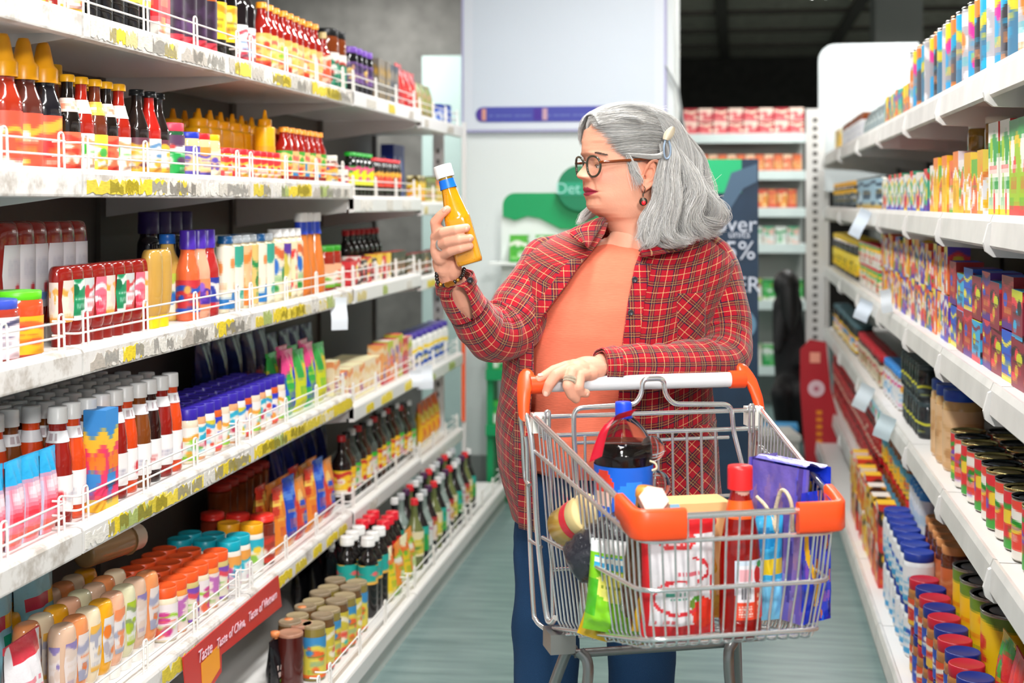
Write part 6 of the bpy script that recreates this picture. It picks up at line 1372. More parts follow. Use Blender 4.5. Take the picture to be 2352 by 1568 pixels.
# hanging hair behind the ear
LK = [
 ([(1530, 330, 3.09), (1540, 375, 3.085), (1532, 430, 3.075), (1520, 490, 3.06), (1530, 540, 3.05), (1556, 560, 3.05)], [.014, .02, .022, .022, .018, .008], 190, (.004, 1.3)),
 ([(1535, 330, 3.1), (1556, 390, 3.1), (1560, 450, 3.09), (1548, 510, 3.075), (1562, 552, 3.07)], [.016, .024, .026, .024, .01], 210, (.005, 1.2)),
 ([(1530, 360, 3.095), (1532, 410, 3.09), (1518, 460, 3.08), (1500, 510, 3.065), (1486, 550, 3.055), (1476, 566, 3.05)], [.012, .017, .018, .016, .012, .005], 150, (.004, 1.1)),
 ([(1530, 390, 3.11), (1520, 440, 3.11), (1502, 480, 3.1), (1476, 515, 3.085), (1458, 548, 3.07)], [.008, .012, .011, .009, .003], 90, (.003, 1.0)),
 ([(1548, 300, 3.13), (1580, 370, 3.13), (1592, 430, 3.12), (1600, 480, 3.11), (1622, 512, 3.105), (1640, 540, 3.1)], [.016, .024, .026, .024, .018, .006], 220, (.006, 1.3)),
 ([(1550, 290, 3.17), (1588, 360, 3.18), (1604, 420, 3.18), (1618, 470, 3.17), (1640, 505, 3.16), (1645, 535, 3.16)], [.014, .022, .024, .022, .016, .005], 180, (.007, 1.4)),
 ([(1540, 340, 3.11), (1572, 400, 3.105), (1580, 460, 3.095), (1572, 510, 3.085), (1596, 540, 3.08)], [.016, .024, .027, .024, .01], 200, (.005, 1.2)),
 ([(1545, 300, 3.21), (1580, 370, 3.22), (1596, 440, 3.22), (1600, 500, 3.22), (1610, 545, 3.22)], [.02, .028, .03, .026, .01], 120, (.006, 1.2)),
 ([(1540, 420, 3.085), (1530, 470, 3.065), (1520, 515, 3.055), (1526, 552, 3.045), (1548, 565, 3.045)], [.01, .014, .015, .012, .004], 120, (.004, 1.4)),
 ([(1590, 450, 3.12), (1600, 495, 3.1), (1628, 515, 3.095), (1648, 512, 3.1)], [.012, .014, .011, .003], 90, (.004, 1)),
]
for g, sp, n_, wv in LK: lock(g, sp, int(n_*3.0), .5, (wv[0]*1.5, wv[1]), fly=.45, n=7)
lock([(1424, 352, 3.118), (1465, 357, 3.107), (1505, 360, 3.1), (1535, 350, 3.092)], [.002, .006, .008, .008], 320, 0, (.001, 1))
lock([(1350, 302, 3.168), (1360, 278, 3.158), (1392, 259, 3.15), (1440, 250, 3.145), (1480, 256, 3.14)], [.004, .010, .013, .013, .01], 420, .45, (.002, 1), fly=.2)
lock([(1380, 300, 3.13), (1392, 284, 3.125), (1425, 272, 3.118), (1470, 275, 3.112)], [.004, .008, .010, .008], 260, 0, (.002, 1))
lock([(1438, 358, 3.117), (1450, 380, 3.113), (1461, 402, 3.112), (1466, 422, 3.112)], [.010, .009, .008, .007], 120, 0, (.002, 1))
lock([(1520, 362, 3.1), (1532, 380, 3.095), (1538, 410, 3.09), (1532, 450, 3.08)], [.006, .009, .012, .01], 260, .5, (.002, 1))
lock([(1500, 262, 3.14), (1540, 288, 3.12), (1562, 335, 3.115), (1572, 395, 3.11), (1566, 450, 3.1)], [.016, .022, .022, .02, .01], 360, 0, (.002, 1))
# far lock under the chin, wisps at temple and neck
lock([(1400, 430, 3.3), (1372, 470, 3.29), (1350, 492, 3.28), (1328, 512, 3.27)], [.012, .016, .013, .004], 260, .45, (.003, 1), fly=.3)
for k in range(60):
    a = rh.random(); p0 = surf(358+22*a, math.radians(118-14*a), .006); q = W(1452+24*a+rh.uniform(-8, 8), 395+45*rh.random(), 3.112)
    hm.tube(catmull([p0, (p0+q)/2+ri*rh.uniform(-.006, .004)+vd*.004, q], 4), .0003, 3, col=hcol(), caps=False)
for k in range(110):
    p0 = W(rh.uniform(1560, 1610), rh.uniform(380, 520), rh.uniform(3.08, 3.2)); dx = rh.uniform(10, 55); q = p0+ri*dx/KH+up*rh.uniform(-.05, .012); md = (p0+q)/2+up*rh.uniform(-.02, .008)
    hm.tube(catmull([p0, md, q], 4), .00022, 3, col=hcol(-.1), caps=False)
for k in range(60):
    s0 = rh.uniform(-.03, .05); f0 = rh.uniform(-.08, .07); p0 = head(f0, s0, 246+abs(f0)*160); q = p0+Vector((rh.uniform(-.004, .03)*CT, 0, rh.uniform(.0, .012)))
    hm.tube([p0, (p0+q)/2+up*.004, q], .00022, 3, col=hcol(-.1), caps=False)
pobj('hair', hm, HAIR)
# ------------------------------------------------------------------ clothing
def plaid_mat():
    m = bpy.data.materials.new('plaid_flannel'); m.use_nodes = True; nt = m.node_tree; b = nt.nodes['Principled BSDF']
    N, Lk = nt.nodes.new, nt.links.new
    uv = N('ShaderNodeUVMap'); uv.uv_map = 'UVMap'
    # slight weave wobble
    no = N('ShaderNodeTexNoise'); no.inputs['Scale'].default_value = 260; no.inputs['Detail'].default_value = 2
    Lk(uv.outputs[0], no.inputs['Vector'])
    wob = N('ShaderNodeVectorMath'); wob.operation = 'MULTIPLY_ADD'; wob.inputs[1].default_value = (.0016, .0016, 0)
    sub = N('ShaderNodeVectorMath'); sub.operation = 'SUBTRACT'; sub.inputs[1].default_value = (.5, .5, .5)
    Lk(no.outputs['Color'], sub.inputs[0]); Lk(sub.outputs[0], wob.inputs[0]); Lk(uv.outputs[0], wob.inputs[2])
    sx = N('ShaderNodeSeparateXYZ'); Lk(wob.outputs[0], sx.inputs[0])
    per = .0385
    def frac(o):
        d = N('ShaderNodeMath'); d.operation = 'DIVIDE'; d.inputs[1].default_value = per; Lk(o, d.inputs[0])
        f = N('ShaderNodeMath'); f.operation = 'FRACT'; Lk(d.outputs[0], f.inputs[0]); return f.outputs[0]
    fx, fy = frac(sx.outputs[0]), frac(sx.outputs[1])
    def line(o, pos, w):
        a = N('ShaderNodeMath'); a.operation = 'COMPARE'; a.inputs[1].default_value = pos; a.inputs[2].default_value = w/2; Lk(o, a.inputs[0]); return a.outputs[0]
    def scale(o, k):
        a = N('ShaderNodeMath'); a.operation = 'MULTIPLY'; a.inputs[1].default_value = k; Lk(o, a.inputs[0]); return a.outputs[0]
    base = N('ShaderNodeRGB'); base.outputs[0].default_value = (*lin('#ab0c24'), 1)
    cur = base.outputs[0]
    # broken thread texture for the fine lines
    th = N('ShaderNodeTexNoise'); th.inputs['Scale'].default_value = 900; th.inputs['Detail'].default_value = 1; Lk(uv.outputs[0], th.inputs['Vector'])
    thr = N('ShaderNodeMapRange'); thr.inputs[1].default_value = .35; thr.inputs[2].default_value = .6; thr.inputs[3].default_value = .35; thr.inputs[4].default_value = 1; Lk(th.outputs['Fac'], thr.inputs[0])
    def over(mask, colr, k, broken=False):
        nonlocal cur
        mx = N('ShaderNodeMix'); mx.data_type = 'RGBA'; f = scale(mask, k)
        if broken:
            q = N('ShaderNodeMath'); q.operation = 'MULTIPLY'; Lk(f, q.inputs[0]); Lk(thr.outputs[0], q.inputs[1]); f = q.outputs[0]
        Lk(f, mx.inputs[0]); Lk(cur, mx.inputs[6]); mx.inputs[7].default_value = (*lin(colr), 1); cur = mx.outputs[2]
    for o in (fx, fy): over(line(o, .74, .28), '#5a2418', .5)
    for o in (fx, fy): over(line(o, .60, .065), '#1c1838', .85)
    for o in (fx, fy): over(line(o, .74, .05), '#2a2438', .45)
    for o in (fx, fy): over(line(o, .87, .05), '#1c1838', .6)
    for o in (fx, fy): over(line(o, .665, .035), '#b8a068', .65, True)
    for o in (fx, fy): over(line(o, .81, .035), '#a89a60', .55, True)
    for o in (fx, fy): over(line(o, .22, .042), '#ecc48c', .72, True)
    Lk(cur, b.inputs['Base Color']); b.inputs['Roughness'].default_value = .85; b.inputs['Sheen Weight'].default_value = .25; b.inputs['Specular IOR Level'].default_value = .2
    bp = N('ShaderNodeBump'); bp.inputs['Strength'].default_value = .35; bp.inputs['Distance'].default_value = .002; Lk(th.outputs['Fac'], bp.inputs['Height']); Lk(bp.outputs[0], b.inputs['Normal'])
    return m
PLAID = plaid_mat()
def fabric(colr, scale=(300, 60, 1), strength=.3, amp=.12, rough=.85):
    m = bpy.data.materials.new('knit'); m.use_nodes = True; nt = m.node_tree; b = nt.nodes['Principled BSDF']; N, Lk = nt.nodes.new, nt.links.new
    uv = N('ShaderNodeUVMap'); uv.uv_map = 'UVMap'; mp = N('ShaderNodeMapping'); mp.inputs['Scale'].default_value = scale
    n = N('ShaderNodeTexNoise'); n.inputs['Scale'].default_value = 1; n.inputs['Detail'].default_value = 4
    Lk(uv.outputs[0], mp.inputs[0]); Lk(mp.outputs[0], n.inputs['Vector'])
    hs = N('ShaderNodeHueSaturation'); hs.inputs['Color'].default_value = (*lin(colr), 1); mr = N('ShaderNodeMapRange'); mr.inputs[1].default_value = .3; mr.inputs[2].default_value = .7; mr.inputs[3].default_value = 1-amp; mr.inputs[4].default_value = 1+amp
    Lk(n.outputs['Fac'], mr.inputs[0]); Lk(mr.outputs[0], hs.inputs['Value']); Lk(hs.outputs[0], b.inputs['Base Color'])
    b.inputs['Roughness'].default_value = rough; b.inputs['Specular IOR Level'].default_value = .2
    bp = N('ShaderNodeBump'); bp.inputs['Strength'].default_value = strength; bp.inputs['Distance'].default_value = .002; Lk(n.outputs['Fac'], bp.inputs['Height']); Lk(bp.outputs[0], b.inputs['Normal']); return m
CORAL = fabric('#f57f62', (60, 420, 1), .3, .07); DENIM = fabric('#27486e', (700, 700, 1), .4, .3)
Dt = 3.22; KT = F/Dt
# plaid shirt body: survey heights with outline and opening edges
SH = np.array([  # y, left, right, opening left, opening right, depth front, depth back
 (512, 1372, 1538, 1400, 1500, .066, .085), (522, 1342, 1562, 1394, 1496, .074, .10), (535, 1306, 1588, 1388, 1488, .085, .11), (548, 1272, 1616, 1378, 1478, .096, .12), (562, 1243, 1640, 1366, 1466, .106, .13), (580, 1217, 1662, 1352, 1455, .116, .14), (605, 1200, 1676, 1330, 1445, .128, .145), (640, 1190, 1670, 1306, 1437, .142, .145), (680, 1183, 1650, 1277, 1428, .152, .145), (720, 1177, 1632, 1250, 1422, .158, .142), (760, 1173, 1622, 1236, 1416, .16, .14), (800, 1170, 1618, 1234, 1412, .16, .14), (850, 1168, 1618, 1236, 1408, .162, .142), (900, 1164, 1622, 1230, 1405, .165, .146), (950, 1156, 1628, 1226, 1403, .17, .15), (1000, 1154, 1633, 1224, 1402, .172, .152), (1060, 1158, 1638, 1228, 1402, .172, .155), (1110, 1168, 1642, 1234, 1404, .17, .155), (1160, 1180, 1646, 1238, 1408, .168, .155), (1200, 1190, 1648, 1238, 1412, .166, .155)])
def shc(y, k): return float(np.interp(y, SH[:, 0], SH[:, k]))
def torso(y, a, off=0.0, n=2.35):        # a: 0 towards the viewer, + to the right of the photo
    xl, xr = shc(y, 1), shc(y, 2); uc = (xl+xr)/2; rx = (xr-xl)/2/KT+off; s, c = math.sin(a), math.cos(a)
    q = W(uc, y, Dt); dep = shc(y, 5) if c > 0 else shc(y, 6)
    su = math.copysign(abs(s)**(2/n), s); cu = math.copysign(abs(c)**(2/n), c)
    return q+ri*(rx*su)+vd*((dep+off)*cu)
def ang_of(y, px, n=2.35):
    xl, xr = shc(y, 1), shc(y, 2); t = max(-.999, min(.999, (px-(xl+xr)/2)/((xr-xl)/2)))
    return math.asin(math.copysign(abs(t)**(n/2), t))
def folds(p, seed, amp, fx=9, fz=5):
    return amp*(noise.noise((p.x*fx+seed, p.y*fx, p.z*fz))+.6*noise.noise((p.x*fx*2.3, p.y*fx*2.3+seed, p.z*fz*1.8)))
NA = 120; rows = []; uvr = []
yy = np.concatenate([np.arange(512, 620, 4), np.arange(620, 1200.1, 7)])
def hem(a): return 14*math.cos(a*2)+0
for y in yy:
    aL, aR = ang_of(y, shc(y, 3)), ang_of(y, shc(y, 4)); row = []; ur = []; acc = 0; prev = None
    for i in range(NA+1):
        a = aR+(2*math.pi+aL-aR)*i/NA
        y2 = y+ (max(0, (y-1080)/120)*hem(a) if y > 1080 else 0)
        p = torso(min(y, 1200), a, .012); p.z -= (y2-y)/KT
        d = (p-torso(y, a, 0)).normalized()
        k = min(1, max(.15, (y-540)/120)); p = p+d*folds(p, 3, .006*k, 10, 4)
        edge = min(i, NA-i)
        if edge < 3: p = p-d*(.004*(3-edge))*.0
        if prev is not None: acc += (p-prev).length
        prev = p; row.append(p); ur.append(acc)
    rows.append([tuple(p) for p in row])
    vv = [v_[1]-(Vector(a_)-Vector(b_)).length for v_, a_, b_ in zip(uvr[-1], rows[-1], rows[-2])] if uvr else [1.0]*len(ur)
    uvr.append([(u+.012, v_) for u, v_ in zip(ur, vv)])
def sheet_obj(name, P, uv, mats, thick=.0022, parent=None):
    m = MB().grid(P, uv=uv); o = pobj(name, m, mats, parent); md = o.modifiers.new('thickness', 'SOLIDIFY'); md.thickness = thick; md.offset = -1; return o
shirt = sheet_obj('plaid_shirt', rows, uvr, PLAID)
# placket strip and pocket on the right front, cut on the bias
def patch(name, y0, y1, f0, f1, off, rot, parent, n=16):
    P = []; U = []
    for j in range(n+1):
        y = y0+(y1-y0)*j/n; row = []; ur = []
        for i in range(n+1):
            px = f0(y)+(f1(y)-f0(y))*i/n; a = ang_of(y, px); p = torso(y, a, .012); d = (p-torso(y, a, 0)).normalized(); k = min(1, max(.15, (y-540)/120)); p = p+d*(folds(p, 3, .006*k, 10, 4)+off)
            row.append(tuple(p)); uu, vv = px/KT, -y/KT; ur.append((uu*math.cos(rot)-vv*math.sin(rot), uu*math.sin(rot)+vv*math.cos(rot)))
        P.append(row); U.append(ur)
    return sheet_obj(name, P, U, PLAID, .002, parent)
patch('placket', 600, 1190, lambda y: shc(y, 4)+.5, lambda y: shc(y, 4)+34, .003, 0, shirt, 40)
patch('placket', 590, 1190, lambda y: shc(y, 3)-30, lambda y: shc(y, 3)-.5, .003, 0, shirt, 40)
patch('pocket', 664, 775, lambda y: 1530, lambda y: 1592, .004, math.radians(42), shirt)
patch('pocket', 955, 1150, lambda y: 1500+.06*(y-955), lambda y: 1622, .004, math.radians(45), shirt)
for i, (px, py) in enumerate(((1443, 633), (1432, 704), (1420, 906), (1521, 966))):
    a = ang_of(py, px); c = torso(py, a, .012+.0075); q = torso(py, a, 0); d = (c-q).normalized()
    mm = Matrix.Translation(c) @ d.to_track_quat('Z', 'Y').to_matrix().to_4x4()
    pobj('button', MB().lathe([(.0062, -.0012), (.0066, .0), (.0062, .0014), (.0045, .0016), (.004, .0009), (.0001, .0009)], 18).xf(mm), mat('#3a3a3e', .3), shirt)
# collar flaps
def flap(pts_in, pts_out, rot):
    a = catmull(pts_in, 6); b = catmull(pts_out, 6); n = min(len(a), len(b)); P = []; U = []
    for i in range(n):
        row = []; ur = []
        for k in range(9):
            t = k/8; p = a[i]*(1-t)+b[i]*t+vd*(.008*math.sin(math.pi*t))+up*(.006*math.sin(math.pi*t)); row.append(tuple(p)); ur.append((i*.006, t*.06))
        P.append(row); U.append([(u*math.cos(rot)-v*math.sin(rot), u*math.sin(rot)+v*math.cos(rot)) for u, v in ur])
    return sheet_obj('collar', P, U, PLAID, .003, shirt)
flap([W(1410, 506, 3.2), W(1392, 508, 3.165), W(1372, 535, 3.115), W(1352, 570, 3.075)], [W(1385, 500, 3.2), W(1352, 508, 3.13), W(1308, 530, 3.085), W(1328, 556, 3.065)], .4)
flap([W(1515, 540, 3.19), W(1495, 548, 3.13), W(1476, 566, 3.085), W(1468, 578, 3.07)], [W(1590, 548, 3.14), W(1580, 560, 3.085), W(1560, 575, 3.06), W(1474, 590, 3.058)], .2)
# sleeves
def sleeve(path, rad, name, flat=None, seed=0, slit=None, ridges=()):
    g = catmull([W(*q) for q in path], 10); N = len(g); rr = np.interp(np.linspace(0, 1, N), np.linspace(0, 1, len(rad)), rad)
    T = [(g[min(N-1, i+1)]-g[max(0, i-1)]).normalized() for i in range(N)]
    Nn = (vd-T[0]*vd.dot(T[0])).normalized(); P = []; U = []; acc = 0; SEG = 56; rm_ = float(np.mean(rad))
    for i in range(N):
        if i: Nn = (Nn-T[i]*Nn.dot(T[i])).normalized(); acc += (g[i]-g[i-1]).length
        B = T[i].cross(Nn); row = []; ur = []; t = i/(N-1)
        gap = 0; a0 = 0
        if slit and t > slit[0]:
            e = (t-slit[0])/(1-slit[0]); gap = slit[2]*math.sin(math.pi*min(1, e*.93+.0))*(1 if e < 1 else 0); a0 = slit[1]
        for k in range(SEG+1):
            a = a0+gap+(2*math.pi-2*gap)*k/SEG
            base = g[i]+(Nn*math.cos(a)*(flat or 1)+B*math.sin(a))*rr[i]
            d = (base-g[i]).normalized()
            dsp = folds(base, seed, .006, 12, 12)
            for (tc, w_, am, tw) in ridges:
                dsp += am*math.exp(-((t-tc+tw*math.sin(a))/w_)**2)*math.sin((t-tc+tw*math.sin(a)*1.0)/w_*4.5)*(0.6+.4*math.cos(a-1))
            row.append(tuple(base+d*dsp)); ur.append((a*rm_+.01, acc))
        P.append(row); U.append(ur)
    return sheet_obj(name, P, U, PLAID, .0025, shirt), g, P
s1, g1, P1 = sleeve([(1300, 600, 3.22), (1262, 620, 3.21), (1215, 690, 3.17), (1165, 757, 3.11), (1118, 762, 3.06), (1078, 712, 3.02), (1052, 668, 2.995), (1043, 640, 2.985)], [.07, .072, .071, .068, .061, .05, .043, .04], 'sleeve', .9, 5, slit=(.72, math.pi*.0-1.2, .42), ridges=((.45, .07, .006, .03), (.6, .06, .005, .03)))
s2, g2, P2 = sleeve([(1575, 600, 3.22), (1610, 612, 3.215), (1645, 680, 3.2), (1662, 770, 3.17), (1652, 828, 3.1), (1580, 836, 3.02), (1500, 838, 2.97), (1425, 838, 2.935), (1378, 839, 2.918)], [.074, .078, .068, .062, .06, .056, .052, .043, .0345], 'sleeve', .9, 11, ridges=((.36, .05, .006, .03), (.55, .05, .006, .03), (.72, .05, .004, .03)))
# cuff edges
for P_, sl in ((P1, s1), (P2, s2)):
    rows_ = [P_[-1], [tuple(Vector(p)*1.0) for p in P_[-4]]]
    c = sum((Vector(p) for p in P_[-1]), Vector())/len(P_[-1])
    def out(p, k): p = Vector(p); return p+(p-c).normalized()*k
    Q = [[tuple(out(p, .003)) for p in P_[i]] for i in (-1, -2, -3, -4, -5, -6, -7, -8)]
    UVc = [[(k*.0046, j*.0085) for k in range(len(Q[0]))] for j in range(len(Q))]
    sheet_obj('cuff', Q, UVc, PLAID, .003, sl)
bt = P1[-3][8]; c = g1[-3]; d = (W(1077, 642, 2.94)-W(1077, 642, 3.0)).normalized()
mm = Matrix.Translation(W(1080, 643, 2.945)) @ d.to_track_quat('Z', 'Y').to_matrix().to_4x4()
pobj('button', MB().lathe([(.006, -.004), (.0066, .0), (.006, .0014), (.004, .0016), (.0035, .0009), (.0001, .0009)], 18).xf(mm), mat('#232326', .3), s1)
# t-shirt
TS = np.array([(550, 1390, 1504, .058, .078), (557, 1370, 1520, .07, .082), (566, 1345, 1540, .084, .09), (578, 1312, 1562, .1, .1), (600, 1275, 1590, .118, .11), (640, 1250, 1600, .138, .12), (700, 1225, 1598, .154, .125), (760, 1212, 1590, .16, .125), (820, 1210, 1585, .159, .125), (900, 1210, 1588, .163, .13), (980, 1212, 1592, .166, .13), (1040, 1215, 1596, .164, .13), (1075, 1218, 1598, .16, .13)])
P = []; U = []
for y in np.concatenate([np.arange(550, 600, 2.5), np.arange(600, 1076, 8)]):
    c = [float(np.interp(y, TS[:, 0], TS[:, k])) for k in range(5)]; q = W((c[1]+c[2])/2, y, Dt); row = []; ur = []
    for i in range(97):
        a = math.pi+2*math.pi*i/96; s, co = math.sin(a), math.cos(a); n = 2.3
        dip = (max(0, co)**2)*max(0, (585-y)/35)*.012
        p = q+ri*((c[2]-c[1])/2/KT*math.copysign(abs(s)**(2/n), s))+vd*((c[3] if co > 0 else c[4])*math.copysign(abs(co)**(2/n), co))-up*dip
        k = min(1, max(0, (y-560)/150)); d = (p-q).normalized()
        p = p+d*(folds(p, 8, .005*k, 7, 9)+.0035*k*math.sin(p.z*40+p.x*22)*max(0, s*-1)*.6)
        row.append(tuple(p)); ur.append((a*.17, -y/KT))
    P.append(row); U.append(ur)
ts = sheet_obj('t_shirt', P, U, CORAL, .002)
pobj('neckband', MB().tube([Vector(p)+(Vector(p)-W(1448, 540, Dt)).normalized()*.001 for p in P[0][:-1]], .0035, 8, closed=True), mat('#f07a58', .85), ts)
# jeans
def leg(path, rad, seed):
    g = catmull([W(*q) for q in path], 8); N = len(g); rr = np.interp(np.linspace(0, 1, N), np.linspace(0, 1, len(rad)), rad); P = []; U = []; acc = 0
    for i in range(N):
        if i: acc += (g[i]-g[i-1]).length
        row = []; ur = []
        for k in range(49):
            a = 2*math.pi*k/48; b = g[i]+ri*(math.cos(a)*rr[i])+vd*(-math.sin(a)*rr[i]*.95); d = (b-g[i]).normalized()
            fl = folds(b, seed, .004, 8, 9)+.005*math.sin(acc*30+math.cos(a+seed)*2.5)*math.exp(-((acc-.42)/.09)**2)
            row.append(tuple(b+d*fl)); ur.append((a*.075, acc))
        P.append(row); U.append(ur)
    return MB().grid(P, uv=U)
jm = leg([(1335, 1010, 3.24), (1300, 1120, 3.24), (1262, 1250, 3.24), (1256, 1400, 3.23), (1254, 1560, 3.23), (1256, 1720, 3.23), (1258, 1862, 3.23)], [.13, .112, .079, .076, .074, .072, .07], 2)
j2 = leg([(1440, 1010, 3.26), (1455, 1120, 3.26), (1472, 1260, 3.27), (1472, 1400, 3.27), (1472, 1560, 3.27), (1474, 1720, 3.27), (1476, 1850, 3.27)], [.14, .13, .09, .079, .077, .074, .07], 4)
jeans = pobj('jeans', jm, DENIM); n = len(jm.v)
pobj('trouser_leg', j2, DENIM, jeans)
for px, D_ in ((1258, 3.2), (1476, 3.24)):
    q = W(px, 1800, D_); q.z = 0
    P = [[(q.x+ri.x*w_*math.sin(t)+vd.x*l, q.y+ri.y*w_*math.sin(t)+vd.y*l, max(.0, h_*(.5+.5*math.cos(t)))) for t in [2*math.pi*k/16 for k in range(16)]] for l, w_, h_ in ((-.1, .02, .06), (-.085, .036, .09), (-.03, .04, .1), (.05, .043, .075), (.11, .045, .055), (.15, .034, .04), (.165, .012, .025))]
    m = MB().grid(P, None, True); m.add(P[0], [tuple(range(16))]); m.add(P[-1], [tuple(range(16))[::-1]])
    pobj('shoe', m, mat('#2c2a2a', .6))
# ---- bracelet and rings
br = None
bpts = catmull([W(1005, 618, 2.975), W(1003, 634, 2.955), W(1007, 650, 2.945), W(1020, 655, 2.94), W(1036, 651, 2.935), W(1052, 643, 2.94), W(1062, 632, 2.95), W(1066, 618, 2.97)], 5)
br = pobj('bracelet', MB().tube(bpts, .0008, 6), mat('#1a1512', .4))
Ltot = [0]
for a, b in zip(bpts[:-1], bpts[1:]): Ltot.append(Ltot[-1]+(b-a).length)
nb = 17
for k in range(nb):
    d = Ltot[-1]*k/(nb-1); i = min(len(bpts)-2, max(0, int(np.searchsorted(Ltot, d))-1)); t = (d-Ltot[i])/max(1e-6, Ltot[i+1]-Ltot[i]); p = bpts[i]*(1-t)+bpts[i+1]*t
    gold = k in (6, 11); charm = k in (8, 9)
    pobj('bead', MB().ball(p, .0062 if charm else .0046, 12, 8, scale=(1.25, 1, .95) if charm else (1, 1, 1)), mat('#c98a3a', .3, .85, bump=(600, .9) if charm else None) if (gold or charm) else mat('#14110f', .15, coat=.6, mottled=.5), br)
def ring(c, ax, r, w, label, m):
    ax = Vector(ax).normalized(); o = ax.orthogonal().normalized(); b = ax.cross(o); P = [[tuple(c+ax*(w*(j-1))+ (o*math.cos(t)+b*math.sin(t))*(r+(.0012 if j == 1 else 0))) for t in [2*math.pi*k/26 for k in range(26)]] for j in range(3)]
    q = pobj('ring', MB().grid(P, None, True), m); md = q.modifiers.new('t', 'SOLIDIFY'); md.thickness = .0012; return q
SILV = mat('#e8e6e2', .3, .55, bump=(900, 1.0)); GOLDS = mat('#f6ecd2', .3, .55, bump=(900, 1.0))
ring(W(1014, 562, 2.93), W(1028, 555, 2.912)-W(1003, 565, 2.945), .0126, .0032, '', SILV)
ring(W(1310, 871, 2.834), W(1305, 886, 2.826)-W(1314, 856, 2.842), .0136, .0035, '', GOLDS); ring(W(1308.5, 878, 2.83), W(1305, 886, 2.826)-W(1314, 856, 2.842), .0133, .0028, '', GOLDS)
# ------------------------------------------------------------------ the bottle in her raised hand
a, b = W(1080, 606, 2.945), W(1015.5, 380, 2.96); ax = (b-a); Lb = ax.length
hb2 = thing('mustard_sauce_bottle', 'mustard sauce bottle with white cap and blue neck band held in raised hand', 'bottle', a)
yv = (vd-ax.normalized()*vd.dot(ax.normalized())).normalized(); xv = yv.cross(ax.normalized())
hb2.rotation_euler = Matrix((xv, yv, ax.normalized())).transposed().to_euler()
MUS = bpy.data.materials.new('grainy_mustard'); MUS.use_nodes = True; nt = MUS.node_tree; pb_ = nt.nodes['Principled BSDF']
tc = nt.nodes.new('ShaderNodeTexCoord'); vo = nt.nodes.new('ShaderNodeTexVoronoi'); vo.inputs['Scale'].default_value = 330; cr = nt.nodes.new('ShaderNodeValToRGB'); cr.color_ramp.elements[0].position = .16; cr.color_ramp.elements[0].color = (*lin('#5a2c0c'), 1); cr.color_ramp.elements[1].position = .26; cr.color_ramp.elements[1].color = (*lin('#d9930f'), 1)
n2 = nt.nodes.new('ShaderNodeTexNoise'); n2.inputs['Scale'].default_value = 90; mx = nt.nodes.new('ShaderNodeMath'); mx.operation = 'ADD'; nt.links.new(tc.outputs['Object'], vo.inputs['Vector']); nt.links.new(tc.outputs['Object'], n2.inputs['Vector'])
sb = nt.nodes.new('ShaderNodeMapRange'); sb.inputs[1].default_value = .4; sb.inputs[2].default_value = .75; sb.inputs[3].default_value = .22; sb.inputs[4].default_value = -.06; nt.links.new(n2.outputs['Fac'], sb.inputs[0]); nt.links.new(vo.outputs['Distance'], mx.inputs[0]); nt.links.new(sb.outputs[0], mx.inputs[1]); nt.links.new(mx.outputs[0], cr.inputs[0]); nt.links.new(cr.outputs[0], pb_.inputs['Base Color'])
pb_.inputs['Roughness'].default_value = .12; pb_.inputs['Coat Weight'].default_value = .6
Rb = .0275
def sq_ring(r, n, z): return [(r*math.copysign(abs(math.cos(t))**(2/n), math.cos(t)), r*math.copysign(abs(math.sin(t))**(2/n), math.sin(t)), z) for t in [2*math.pi*k/40+math.pi/8 for k in range(40)]]
secs = [(.6, 3, 0), (.93, 3.2, .0005), (1.0, 3.4, .006), (1.0, 3.4, .1), (.985, 3.2, .108), (.9, 2.8, .118), (.78, 2.4, .138), (.66, 2.1, .158), (.56, 2, .178), (.52, 2, .19)]
z = [s_[2] for s_ in secs]; P = []
for zz in np.concatenate([[0, .0005, .003, .006], np.linspace(.01, .19, 40)]):
    P.append(sq_ring(Rb*float(np.interp(zz, z, [s_[0] for s_ in secs])), float(np.interp(zz, z, [s_[1] for s_ in secs])), zz*Lb/.233))
m = MB().grid(P, None, True); m.add(P[0], [tuple(range(40))[::-1]], smooth=False); obj('body', m.mesh('body', MUS), hb2)
k = Lb/.233
obj('neck', MB().lathe([(Rb*.54, .186*k), (Rb*.52, .207*k)], 28).mesh('neck', mat('#b08a2a', .12, coat=.5)), hb2)
obj('neck_band', MB().lathe([(Rb*.66, .178*k), (Rb*.62, .186*k), (Rb*.585, .199*k)], 30, cap0=False, cap1=False).mesh('neck_band', mat('#0f6fe0', .35)), hb2)
obj('cap', MB().lathe([(Rb*.68, .204*k), (Rb*.7, .206*k), (Rb*.7, .2165*k), (Rb*.69, .217*k), (Rb*.69, .231*k), (Rb*.66, .233*k), (.0001, .233*k)], 32).mesh('cap', mat('#ececec', .4)), hb2)
im = sheet(30, 30, '#dcdde2')
for i in range(8): rect(im, '#3a3a48', .45+.06*i, .48+.06*i, .15, .7)
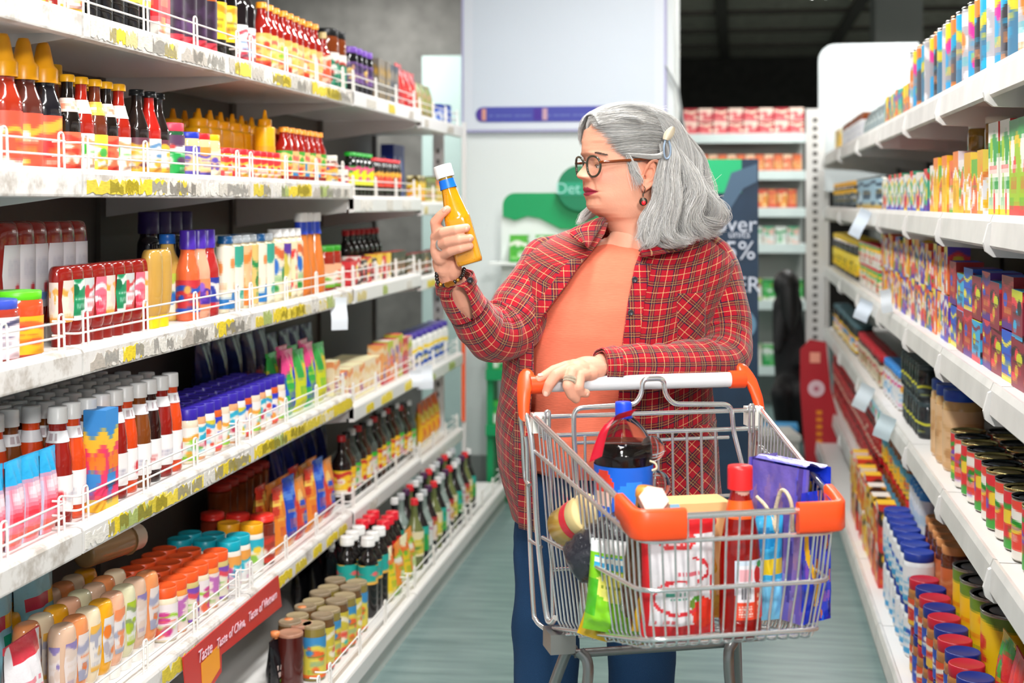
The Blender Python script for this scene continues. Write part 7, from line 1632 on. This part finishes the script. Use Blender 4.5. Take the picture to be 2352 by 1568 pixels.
words(im, '#6a6a7a', .08, .4, .2, .8, 3, 4)
P = [[((.9-.62*i/30)*Rb*1.0, Rb*1.006, (.032+.052*j/30)*k) for i in range(31)] for j in range(31)]
obj('label', MB().grid(P, im).mesh('label', PRINT), hb2)
# ------------------------------------------------------------------ far shopper in black crouching at the end of the aisle
m = MB(); Df = 8.6
chain(m, [W(1806, 700, Df), W(1812, 770, Df), W(1815, 850, Df), W(1812, 890, Df)], [.085, .1, .095, .085], 16)
m.ball(W(1806, 655, Df), .07, 16, 12, scale=(1, 1, 1.15)); m.ball(W(1810, 675, Df), .075, 16, 12, scale=(1, 1, 1.4)); m.ball(W(1812, 700, Df), .088, 16, 12)
chain(m, [W(1800, 715, Df-.05), W(1790, 770, Df-.12), W(1786, 800, Df-.15)], [.04, .035, .03]); chain(m, [W(1828, 715, Df), W(1838, 780, Df-.05), W(1836, 830, Df-.1)], [.04, .036, .03])
chain(m, [W(1805, 880, Df), W(1792, 900, Df-.25), W(1800, 985, Df-.12)], [.075, .06, .045]); chain(m, [W(1822, 880, Df), W(1840, 900, Df-.22), W(1838, 990, Df-.1)], [.075, .06, .045])
V, Fc = remeshed(m, .014, 4)
V = np.array(V); c = V.mean(0); zmin = V[:, 2].min()
rt = Vector((c[0], c[1], 0)); V[:, 0] -= rt.x; V[:, 1] -= rt.y; V[:, 2] = (V[:, 2]-zmin)+.0
fp_ = obj('person', MB().add(V, Fc).mesh('person', mat('#0c0b0e', .7)), None, rt); tag(fp_, 'person in black clothes crouching by the far shelves', 'person')
hr = MB(); q = W(1806, 655, Df)
hr.ball((q.x-rt.x, q.y-rt.y, q.z-zmin+.01), .082, 18, 12, scale=(1, 1, 1.15)); hr.tube([(q.x-rt.x+.01, q.y-rt.y-.05, q.z-zmin), (q.x-rt.x+.02, q.y-rt.y-.08, q.z-zmin-.16), (q.x-rt.x+.02, q.y-rt.y-.09, q.z-zmin-.28)], [.06, .055, .02], 12)
obj('hair', hr.mesh('hair', mat('#0a090b', .5)), fp_)
